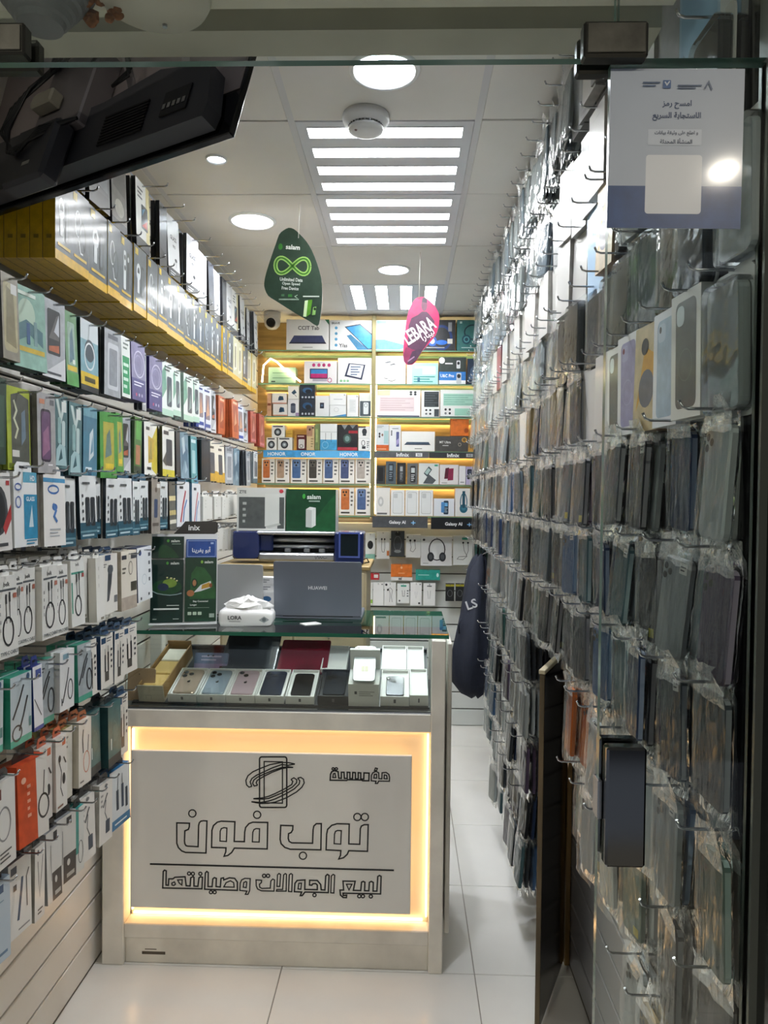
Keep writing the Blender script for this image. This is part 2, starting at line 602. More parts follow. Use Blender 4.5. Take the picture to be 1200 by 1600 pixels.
def downlight(x, y, r, label, z=ZC, glowm=None, grp='round downlights in the ceiling'):
    root = empty('downlight', (x, y, z))
    b = MB()
    dep = 0.06 if z == ZC else -0.003
    if dep > 0:
        prof = [(r * 1.15, -0.0005), (r * 1.13, -0.005), (r, -0.008), (r * 0.96, 0.004), (r * 0.90, 0.03), (r * 0.66, dep)]
    else:
        prof = [(r * 1.14, -0.0005), (r * 1.13, -0.006), (r, -0.016), (r * 0.92, -0.014), (r * 0.66, -0.003)]
    b.lathe(prof, mat('downlight_white', 'eef2f2', 0.3), 32, caps=False)
    b.build('trim_ring', root)
    b = MB()
    b.lathe([(r * 0.67, dep), (r * 0.30, dep)], mat('downlight_reflector', 'c8d6da', 0.12, metal=0.7), 32, caps=False)
    b.build('reflector', root)
    b = MB()
    b.lathe([(r * 0.40, dep - 0.0005), (r * 0.32, dep - 0.006), (r * 0.05, dep - 0.008)], glowm or glow('downlight_glow', 'f2f6ff', LED_SPOT), 24)
    b.build('lamp', root)
    tag(root, label, 'downlight', grp)

downlight(-0.072, 2.10, 0.088, 'large round downlight in front of the smoke detector')
downlight(-0.683, 3.236, 0.090, 'round downlight above the green hanging board')
downlight(-0.689, 2.642, 0.034, 'small round spotlight near the television')
downlight(-0.075, 3.925, 0.078, 'round downlight between the second and third light panels')

root = empty('smoke_detector', (-0.137, 2.345, ZC))
b = MB()
b.lathe([(0.072, 0.0), (0.075, -0.014), (0.070, -0.026), (0.058, -0.031), (0.056, -0.036)], mat('detector_white', 'dedfdf', 0.4), 36)
b.build('base', root)
b = MB()
for k in range(30):
    a = 2 * math.pi * k / 30
    c, s = math.cos(a), math.sin(a)
    b.box(-0.0025, 0.0025, -0.0025, 0.0025, -0.043, -0.036, mat('detector_slot', '4a4a4c', 0.6))
    for q in range(8):
        x, y, z = b.v[-8 + q]
        b.v[-8 + q] = (0.053 * c + x, 0.053 * s + y, z)
b.build('vent', root)
b = MB()
b.lathe([(0.0565, -0.042), (0.054, -0.050), (0.040, -0.055), (0.012, -0.056)], mat('detector_white'), 36)
b.build('cap', root)
b = MB()
b.lathe([(0.005, -0.053), (0.004, -0.0575)], mat('detector_lens', '6d4a48', 0.3), 10, cx=-0.03, cy=-0.02)
b.build('indicator', root)
tag(root, 'round white smoke detector on the ceiling', 'smoke detector')

# the hall outside: its ceiling and downlights (one mirrors in the shopfront glass; two more are unseen, added as fill)
hb = MB()
hb.box(-2.6, 2.6, -2.2, 0.93, 2.95, 3.05, mat('hall_ceiling_paint', 'b4b2aa', 0.6, noise=0.05, nscale=3))
structure(hb.build('ceiling_hall'))
hb = MB()
hb.box(-2.6, 2.6, -2.7, -2.62, 0, 2.95, mat('hall_wall_dark', '3a3a3c', 0.5, noise=0.2, nscale=2))  # unseen far wall, added dark to give the reflections a gradient
structure(hb.build('wall_hall_unseen'))
HALL = glow('hall_downlight_glow', 'fff4e2', LED_HALL)
for k, (x, y, lab) in enumerate(((1.29, -1.20, 'beyond the black column'), (0.0, -1.20, 'unseen and added, straight before the shop'), (-1.29, -1.20, 'unseen and added, before the door hinge side'))):
    downlight(x, y, 0.11, 'hall downlight in the outer ceiling, %s' % lab, 2.95, HALL, 'hall downlights outside the shop')

# ---------------------------------------------------------------- measured tables (metres or tenths of a millimetre)
SIGN_CLOSED = [[(-7540,4961),(-7111,4958),(-7117,4832),(-7149,4749),(-7266,4695),(-7277,4356),(-7264,4259),(-7221,4195),(-7156,4180),(-6815,4172),(-6802,4888),(-6780,4979),(-6729,5036),(-6641,5054),(-6521,5050),(-6548,3964),(-7236,3966),(-7366,4012),(-7481,4123),(-7537,4268)],
    [(-6892,5295),(-6904,5241),(-6938,5197),(-6987,5172),(-7042,5171),(-7092,5194),(-7126,5236),(-7139,5289),(-7127,5343),(-7093,5387),(-7043,5412),(-6988,5413),(-6939,5390),(-6905,5348)],
    [(-5579,5046),(-6042,5052),(-6171,5016),(-6300,4899),(-6351,4736),(-6361,4157),(-5875,4156),(-5881,4016),(-5938,3868),(-5809,3898),(-5680,4005),(-5590,4153),(-4485,4151),(-4475,5046),(-4975,5044),(-5104,4992),(-5216,4860),(-5247,4697),(-5255,4379),(-5598,4380)],
    [(-6077,4379),(-6072,4710),(-6034,4802),(-5944,4836),(-5847,4826),(-5860,4371)],
    [(-4987,4379),(-4973,4704),(-4935,4795),(-4861,4830),(-4748,4826),(-4758,4378)],
    [(-4709,5300),(-4721,5246),(-4755,5202),(-4804,5178),(-4858,5176),(-4907,5199),(-4942,5241),(-4954,5294),(-4942,5348),(-4909,5391),(-4860,5416),(-4805,5418),(-4756,5395),(-4722,5353)],
    [(-3928,7267),(-3890,7258),(-3863,7231),(-3852,7193),(-3840,5643),(-3850,5605),(-3877,5577),(-3915,5566),(-4677,5549),(-4715,5558),(-4743,5585),(-4753,5623),(-4764,7174),(-4754,7212),(-4727,7240),(-4689,7251)],
    [(-4609,7096),(-3995,7098),(-3985,5709),(-4599,5706)],
    [(-4036,4960),(-3628,4955),(-3634,4818),(-3683,4727),(-3772,4685),(-3782,4527),(-3752,4427),(-3663,4378),(-2965,4381),(-2951,4834),(-2927,4961),(-2846,5042),(-2678,5049),(-2685,4165),(-3715,4161),(-3894,4218),(-4020,4341),(-4054,4484)],
    [(-3162,3955),(-3174,3902),(-3207,3858),(-3255,3833),(-3310,3832),(-3359,3854),(-3393,3896),(-3405,3949),(-3394,4002),(-3360,4046),(-3312,4071),(-3257,4072),(-3208,4050),(-3174,4008)],
    [(-1744,5057),(-2151,5058),(-2328,5000),(-2463,4864),(-2497,4701),(-2510,4169),(-2017,4156),(-2027,3994),(-2086,3870),(-1926,3917),(-1802,4035),(-1750,4159),(-1127,4153),(-1111,5050),(-1243,5047),(-1338,4998),(-1373,4908),(-1389,4383),(-1752,4389)],
    [(-2244,4384),(-2233,4708),(-2202,4798),(-2131,4832),(-2006,4828),(-2023,4375)],
    [(-1355,5303),(-1367,5249),(-1400,5206),(-1448,5182),(-1502,5180),(-1551,5203),(-1585,5244),(-1597,5297),(-1586,5350),(-1553,5393),(-1504,5418),(-1450,5419),(-1402,5397),(-1368,5355)],
    [(-1106,5308),(-1118,5255),(-1151,5212),(-1199,5187),(-1253,5186),(-1302,5209),(-1336,5250),(-1348,5303),(-1337,5356),(-1304,5399),(-1255,5424),(-1202,5425),(-1153,5403),(-1119,5361)],
    [(-2395,6516),(-2386,6713),(-2344,6803),(-2256,6841),(-2131,6808),(-2111,6593),(-2022,6588),(-2024,6792),(-1935,6794),(-1922,6587),(-1826,6589),(-1828,6796),(-1739,6791),(-1737,6583),(-1649,6585),(-1644,6793),(-1555,6788),(-1553,6580),(-1460,6582),(-1462,6790),(-1377,6784),(-1375,6577),(-1275,6576),(-1270,6787),(-1100,6783),(-1104,6526),(-1310,6521),(-1346,6545),(-1808,6546),(-1844,6520)],
    [(-2307,6607),(-2290,6733),(-2237,6752),(-2207,6609)],
    [(-2260,6902),(-2267,6878),(-2287,6864),(-2311,6863),(-2330,6877),(-2338,6900),(-2331,6923),(-2311,6938),(-2287,6938),(-2267,6924)],
    [(-2153,6904),(-2160,6880),(-2180,6866),(-2204,6865),(-2224,6879),(-2231,6902),(-2224,6925),(-2205,6940),(-2180,6941),(-2161,6927)],
    [(-1026,6527),(-1021,6706),(-976,6797),(-870,6845),(-781,6801),(-772,6604),(-672,6599),(-667,6803),(-533,6817),(-443,6754),(-418,6648),(-423,6523),(-778,6522),(-813,6443),(-884,6441),(-867,6513)],
    [(-939,6619),(-922,6744),(-851,6753),(-843,6621)],
    [(-601,6608),(-592,6733),(-514,6717),(-495,6603)],
    [(-923,6869),(-889,6959),(-825,6943),(-852,6871)],
    [(-8008,2740),(-7992,3303),(-7949,3348),(-7891,3324),(-7896,2841),(-7817,2836),(-7803,3054),(-7666,3058),(-7594,3114),(-7250,3141),(-7213,2834),(-7079,2830),(-7059,3109),(-6980,3155),(-6951,3130),(-6949,2830),(-6816,2826),(-6781,3116),(-6727,3154),(-6662,3138),(-6678,2746)],
    [(-7701,2912),(-7611,2957),(-7575,2879),(-7629,2834),(-7694,2847)],
    [(-7503,3025),(-7348,3037),(-7358,2855),(-7448,2918)],
    [(-7063,3254),(-7073,3222),(-7100,3201),(-7134,3201),(-7161,3220),(-7172,3251),(-7161,3284),(-7134,3304),(-7101,3305),(-7074,3286)],
    [(-6933,3250),(-6943,3218),(-6970,3198),(-7004,3197),(-7031,3216),(-7042,3247),(-7031,3280),(-7004,3300),(-6971,3301),(-6944,3282)],
    [(-6681,3257),(-6691,3224),(-6718,3204),(-6751,3203),(-6778,3222),(-6789,3254),(-6779,3286),(-6752,3306),(-6718,3307),(-6691,3288)],
    [(-6320,2639),(-6330,2607),(-6357,2587),(-6391,2586),(-6418,2605),(-6429,2637),(-6418,2669),(-6391,2689),(-6358,2690),(-6331,2671)],
    [(-6194,2643),(-6204,2611),(-6231,2590),(-6265,2589),(-6292,2608),(-6302,2640),(-6292,2672),(-6265,2693),(-6232,2693),(-6205,2674)],
    [(-6588,2734),(-6565,3285),(-6519,3340),(-6468,3305),(-6473,2827),(-6336,2827),(-6312,3092),(-6258,3137),(-6193,3113),(-6202,2834),(-6058,2824),(-6035,3117),(-5952,3138),(-5941,3066),(-5754,3143),(-5574,3129),(-5483,3005),(-5481,2723)],
    [(-5939,2830),(-5861,2977),(-5717,3042),(-5609,2984),(-5590,2829)],
    [(-5399,2725),(-5386,2971),(-5340,3081),(-5232,3138),(-5049,3132),(-5068,2726),(-5121,2598),(-5211,2596),(-5157,2706)],
    [(-5284,2837),(-5267,2993),(-5196,3031),(-5167,3013),(-5183,2825)],
    [(-4854,3094),(-4668,3087),(-4674,3008),(-4739,2952),(-4727,2851),(-4655,2810),(-4373,2829),(-4356,3068),(-4293,3138),(-4232,3109),(-4248,2730),(-4672,2730),(-4799,2788),(-4846,2895)],
    [(-4527,3242),(-4537,3209),(-4566,3187),(-4601,3186),(-4629,3206),(-4640,3239),(-4629,3273),(-4601,3294),(-4566,3295),(-4538,3275)],
    [(-4395,3246),(-4406,3212),(-4434,3191),(-4469,3190),(-4497,3210),(-4508,3243),(-4498,3276),(-4469,3298),(-4434,3299),(-4406,3279)],
    [(-2829,2634),(-2840,2601),(-2867,2579),(-2902,2578),(-2931,2598),(-2942,2631),(-2931,2665),(-2903,2686),(-2868,2687),(-2840,2667)],
    [(-1329,2636),(-1340,2602),(-1367,2581),(-1402,2580),(-1430,2600),(-1441,2633),(-1431,2667),(-1403,2688),(-1369,2689),(-1340,2669)],
    [(-1209,2639),(-1220,2605),(-1248,2584),(-1282,2583),(-1311,2603),(-1322,2636),(-1311,2670),(-1283,2691),(-1249,2692),(-1221,2672)],
    [(-944,2638),(-954,2605),(-982,2584),(-1017,2583),(-1045,2602),(-1056,2636),(-1046,2669),(-1018,2690),(-983,2691),(-955,2672)],
    [(-4165,2732),(-4154,2789),(-3959,2794),(-3925,3288),(-3869,3335),(-3831,3309),(-3838,2741)],
    [(-4148,2892),(-4132,3283),(-4083,3333),(-4030,3304),(-4053,2894)],
    [(-3759,2731),(-3737,3293),(-3680,3340),(-3631,3307),(-3649,2726)],
    [(-3563,2729),(-3546,3013),(-3472,3110),(-3209,3136),(-3214,2814),(-2793,2817),(-2794,2976),(-2851,3024),(-2945,3010),(-2982,2960),(-3057,2969),(-3051,3128),(-2796,3127),(-2682,2998),(-2662,2817),(-2538,2812),(-2516,3286),(-2460,3344),(-2403,3308),(-2424,2728),(-3206,2727),(-3299,2603),(-3362,2601),(-3318,2724)],
    [(-3439,2827),(-3415,3017),(-3328,3027),(-3345,2818)],
    [(-2342,2723),(-2328,3291),(-2265,3349),(-2216,3320),(-2237,2718)],
    [(-2035,2825),(-1912,2829),(-1933,3131),(-1529,3134),(-1586,2826),(-1339,2825),(-1315,3109),(-1259,3137),(-1203,3112),(-1211,2824),(-1069,2824),(-1053,3108),(-990,3144),(-922,3111),(-927,2817),(-800,2820),(-775,3312),(-719,3351),(-663,3322),(-676,2729),(-1929,2722),(-1921,2639),(-1809,2661),(-1815,2574),(-1928,2575),(-2015,2656)],
    [(-1820,3028),(-1633,3033),(-1732,2833)]]
SIGN_OPEN = [[(-5015,6251),(-5112,6223),(-5193,6302),(-5217,6447),(-5147,6610),(-4986,6743),(-4762,6851),(-4408,6998),(-4023,7080),(-3791,7077),(-3576,7035)],
    [(-5015,6251),(-5074,6402),(-5017,6516),(-4857,6633),(-4600,6758),(-4343,6886),(-4022,7006),(-3808,6987),(-3576,7035)],
    [(-4822,6294),(-4935,6266),(-4990,6355),(-4952,6469),(-4824,6569),(-4599,6680),(-4310,6806),(-4022,6909),(-3807,6940),(-3636,6919)],
    [(-4822,6294),(-4871,6374),(-4839,6455),(-4631,6589),(-4342,6741),(-4021,6870),(-3807,6912),(-3636,6919)],
    [(-3483,6564),(-3376,6591),(-3287,6532),(-3261,6407),(-3338,6262),(-3515,6097),(-3853,5892),(-4228,5739),(-4442,5699),(-4721,5682),(-5028,5733)],
    [(-3483,6564),(-3411,6476),(-3428,6368),(-3587,6203),(-3854,6035),(-4228,5847),(-4443,5771),(-4722,5714),(-5028,5733)],
    [(-3708,6512),(-3608,6572),(-3511,6509),(-3518,6402),(-3659,6255),(-4015,6050),(-4443,5860),(-4658,5829),(-4964,5838)],
    [(-3708,6512),(-3643,6453),(-3678,6344),(-3909,6196),(-4230,6027),(-4444,5932),(-4658,5871),(-4964,5838)],
    [(-8446,3545),(-236,3537)]]
SALAM_OUT = [(-4917,26988),(-5141,26877),(-5309,26710),(-5447,26321),(-5612,25848),(-5833,25152),(-5914,24734),(-5884,24483),(-5741,24205),(-5401,23983),(-4552,23456),(-4043,23179),(-3704,22971),(-3594,23236),(-3515,23932),(-3505,24406),(-3552,24906),(-3726,25517),(-3955,26072),(-4182,26433),(-4466,26738),(-4692,26932)]
LEBARA_OUT = [(577,25788),(394,25704),(214,25469),(61,25103),(-39,24608),(-111,24007),(-170,23406),(-177,22884),(-122,22622),(11,22479),(195,22462),(352,22520),(507,22730),(764,23150),(1178,23621),(1409,23935),(1536,24301),(1583,24718),(1527,25030),(1340,25368),(1102,25602),(838,25783)]
LEFT = [
 ('top glass', 2.395, 2.630, [
  (1.858,1.974,'gl_black',3,0),
  (1.974,2.163,'gl_black',3,3),
  (2.163,2.321,'gl_dark',3,2),
  (2.332,2.536,'gl_phone',3,2),
  (2.571,2.656,'gl_black',2,0),
  (2.664,2.837,'gl_pro',3,3),
  (2.846,3.084,'gl_pro',3,5),
  (3.094,3.218,'gl_pro',2,2),
  (3.229,3.319,'gl_black',2,0),
  (3.319,3.462,'gl_pro',2,3),
  (3.475,3.565,'gl_black',2,0),
  (3.565,3.674,'gl_pro',2,2),
  (3.688,3.805,'gl_phone',2,2),
  (3.820,3.913,'gl_pro',2,3),
  (3.929,4.028,'gl_phone',2,2),
  (4.045,4.132,'gl_pro',2,2),
  (4.149,4.241,'gl_pro',2,2),
 ]),
 ('yellow box', 2.160, 2.365, [
  (1.736,1.830,'ye_a',5,0),
  (1.830,1.934,'ye_b',5,0),
  (1.934,2.051,'ye_a',5,0),
  (2.051,2.144,'ye_b',5,0),
  (2.144,2.245,'ye_c',5,0),
  (2.245,2.356,'ye_a',5,0),
  (2.356,2.459,'ye_b',5,0),
  (2.459,2.558,'ye_c',5,0),
  (2.558,2.665,'ye_a',5,0),
  (2.665,2.765,'ye_a',5,0),
  (2.765,2.864,'ye_b',5,0),
  (2.864,2.953,'ye_c',4,0),
  (2.953,3.047,'ye_a',4,0),
  (3.047,3.136,'ye_b',4,0),
  (3.136,3.232,'ye_c',4,0),
  (3.232,3.333,'ye_a',4,0),
  (3.333,3.428,'ye_b',4,0),
  (3.428,3.529,'ye_a',4,0),
  (3.529,3.636,'ye_d',4,0),
  (3.636,3.749,'ye_d',4,0),
  (3.749,3.870,'ye_a',4,0),
  (3.870,3.982,'ye_d',4,0),
  (3.982,4.101,'ye_d',4,0),
 ]),
 ('upper film', 1.872, 2.055, [
  (1.492,1.563,'sp_blister',3,4),
  (1.571,1.696,'sp_mint',4,6),
  (1.702,1.806,'sp_photo',4,3),
  (1.809,1.874,'sp_green',3,3),
  (1.881,1.988,'sp_bluey',4,2),
  (2.009,2.112,'sp_grey',3,3),
  (2.117,2.180,'sp_wgreen',2,4),
  (2.190,2.307,'sp_purple',4,3),
  (2.312,2.358,'sp_grey',2,0),
  (2.376,2.488,'sp_purple',3,2),
  (2.507,2.610,'sp_wteal',3,4),
  (2.617,2.699,'sp_wteal',2,2),
  (2.722,2.835,'sp_wteal',3,4),
  (2.844,2.931,'sp_wteal',2,4),
  (2.949,3.043,'sp_wblue',4,5),
  (3.072,3.174,'sp_wblue',3,5),
  (3.185,3.250,'sp_photo',2,5),
  (3.306,3.449,'sp_orange',3,0),
  (3.474,3.605,'sp_orange',3,2),
  (3.646,3.775,'sp_wblue',3,3),
  (3.805,3.914,'sp_photo',2,3),
  (3.979,4.115,'sp_red',3,2),
  (4.133,4.261,'sp_red',2,2),
 ]),
 ('lower film', 1.650, 1.832, [
  (1.484,1.535,'sp_dgreen',3,2),
  (1.543,1.640,'sp_lime',4,3),
  (1.645,1.736,'sp_violet',2,1),
  (1.736,1.810,'sp_tealx',3,1),
  (1.810,1.889,'sp_tealx',3,2),
  (1.893,1.989,'sp_blue',2,0),
  (1.997,2.099,'sp_gyel',3,2),
  (2.104,2.161,'sp_gyel',2,0),
  (2.171,2.248,'sp_photo',3,2),
  (2.254,2.325,'sp_gbrown',2,0),
  (2.348,2.496,'sp_wyel',3,2),
  (2.503,2.635,'sp_wyel2',2,2),
  (2.649,2.710,'sp_black',4,0),
  (2.717,2.864,'sp_ice',3,0),
  (2.873,2.962,'sp_teal2',2,0),
  (2.972,3.087,'sp_black',4,2),
  (3.107,3.244,'sp_wgold',2,6),
  (3.266,3.382,'sp_wgold',2,5),
  (3.394,3.532,'sp_grey',2,3),
  (3.558,3.754,'sp_ice',3,0),
  (3.783,3.907,'sp_grey',4,0),
  (3.923,4.162,'sp_wphone',3,0),
 ]),
 ('white glass', 1.472, 1.642, [
  (1.456,1.538,'wg_red',3,3),
  (1.545,1.651,'wg_blue',3,2),
  (1.663,1.773,'wg_logo',4,3),
  (1.779,1.860,'wg_phone',4,1),
  (1.864,1.961,'wg_phone',4,2),
  (1.969,2.024,'wg_phone',4,0),
  (2.028,2.110,'wg_phone',4,2),
  (2.115,2.219,'wg_phone',4,2),
  (2.229,2.300,'wg_phone',4,0),
  (2.305,2.380,'wg_phone',4,2),
  (2.399,2.487,'wg_beige',4,2),
  (2.493,2.581,'wg_phone',3,2),
  (2.595,2.684,'wg_stripe',3,0),
  (2.706,2.853,'wg_colour',4,4),
  (2.870,2.978,'wg_colour',3,4),
 ]),
 ('cable box', 1.252, 1.425, [
  (1.470,1.545,'belk',3,2),
  (1.548,1.598,'belk',2,2),
  (1.600,1.666,'belk',3,2),
  (1.672,1.743,'belk',3,2),
  (1.750,1.814,'belk',2,2),
  (1.821,1.899,'belk_g',3,2),
  (1.902,1.938,'cb_blank',3,0),
  (1.942,2.000,'cb_blank',3,0),
  (2.004,2.116,'cb_holder',3,2),
  (2.131,2.248,'cb_car',2,1),
  (2.258,2.384,'cb_navy',2,2),
 ]),
 ('slim cable', 1.055, 1.205, [
  (1.433,1.522,'ca_teal',2,3),
  (1.532,1.623,'ca_teal',3,4),
  (1.626,1.672,'ca_wblue',2,3),
  (1.678,1.750,'ca_grey',3,5),
  (1.750,1.829,'ca_white',2,4),
  (1.840,1.915,'ca_grey',3,5),
  (1.931,1.996,'ca_slim',3,6),
  (2.005,2.076,'ca_slim',3,6),
  (2.080,2.147,'ca_slim',3,6),
  (2.157,2.249,'ca_slim',3,6),
 ]),
 ('orange tab', 0.825, 1.005, [
  (1.451,1.537,'ot_white',3,4),
  (1.552,1.663,'ot_red',1,10),
  (1.669,1.725,'ot_split',3,5),
  (1.728,1.781,'ot_split',2,5),
  (1.787,1.851,'ot_plain',3,5),
  (1.855,1.923,'ot_coil',3,6),
  (1.948,2.023,'ot_tealbox',2,3),
  (2.036,2.124,'ot_tealbox',2,5),
  (2.129,2.194,'ca_slim',2,6),
 ]),
 ('lowest', 0.612, 0.785, [
  (1.432,1.537,'lo_pale',3,6),
  (1.552,1.640,'lo_cable',3,8),
  (1.643,1.687,'lo_fork',2,5),
  (1.694,1.764,'lo_dark',3,6),
  (1.774,1.856,'lo_dark',2,9),
  (1.859,1.905,'lo_tealcoil',2,6),
  (1.909,1.982,'lo_usb',3,5),
  (1.990,2.069,'lo_usb',3,6),
  (2.079,2.196,'lo_blue',2,9),
 ]),
]
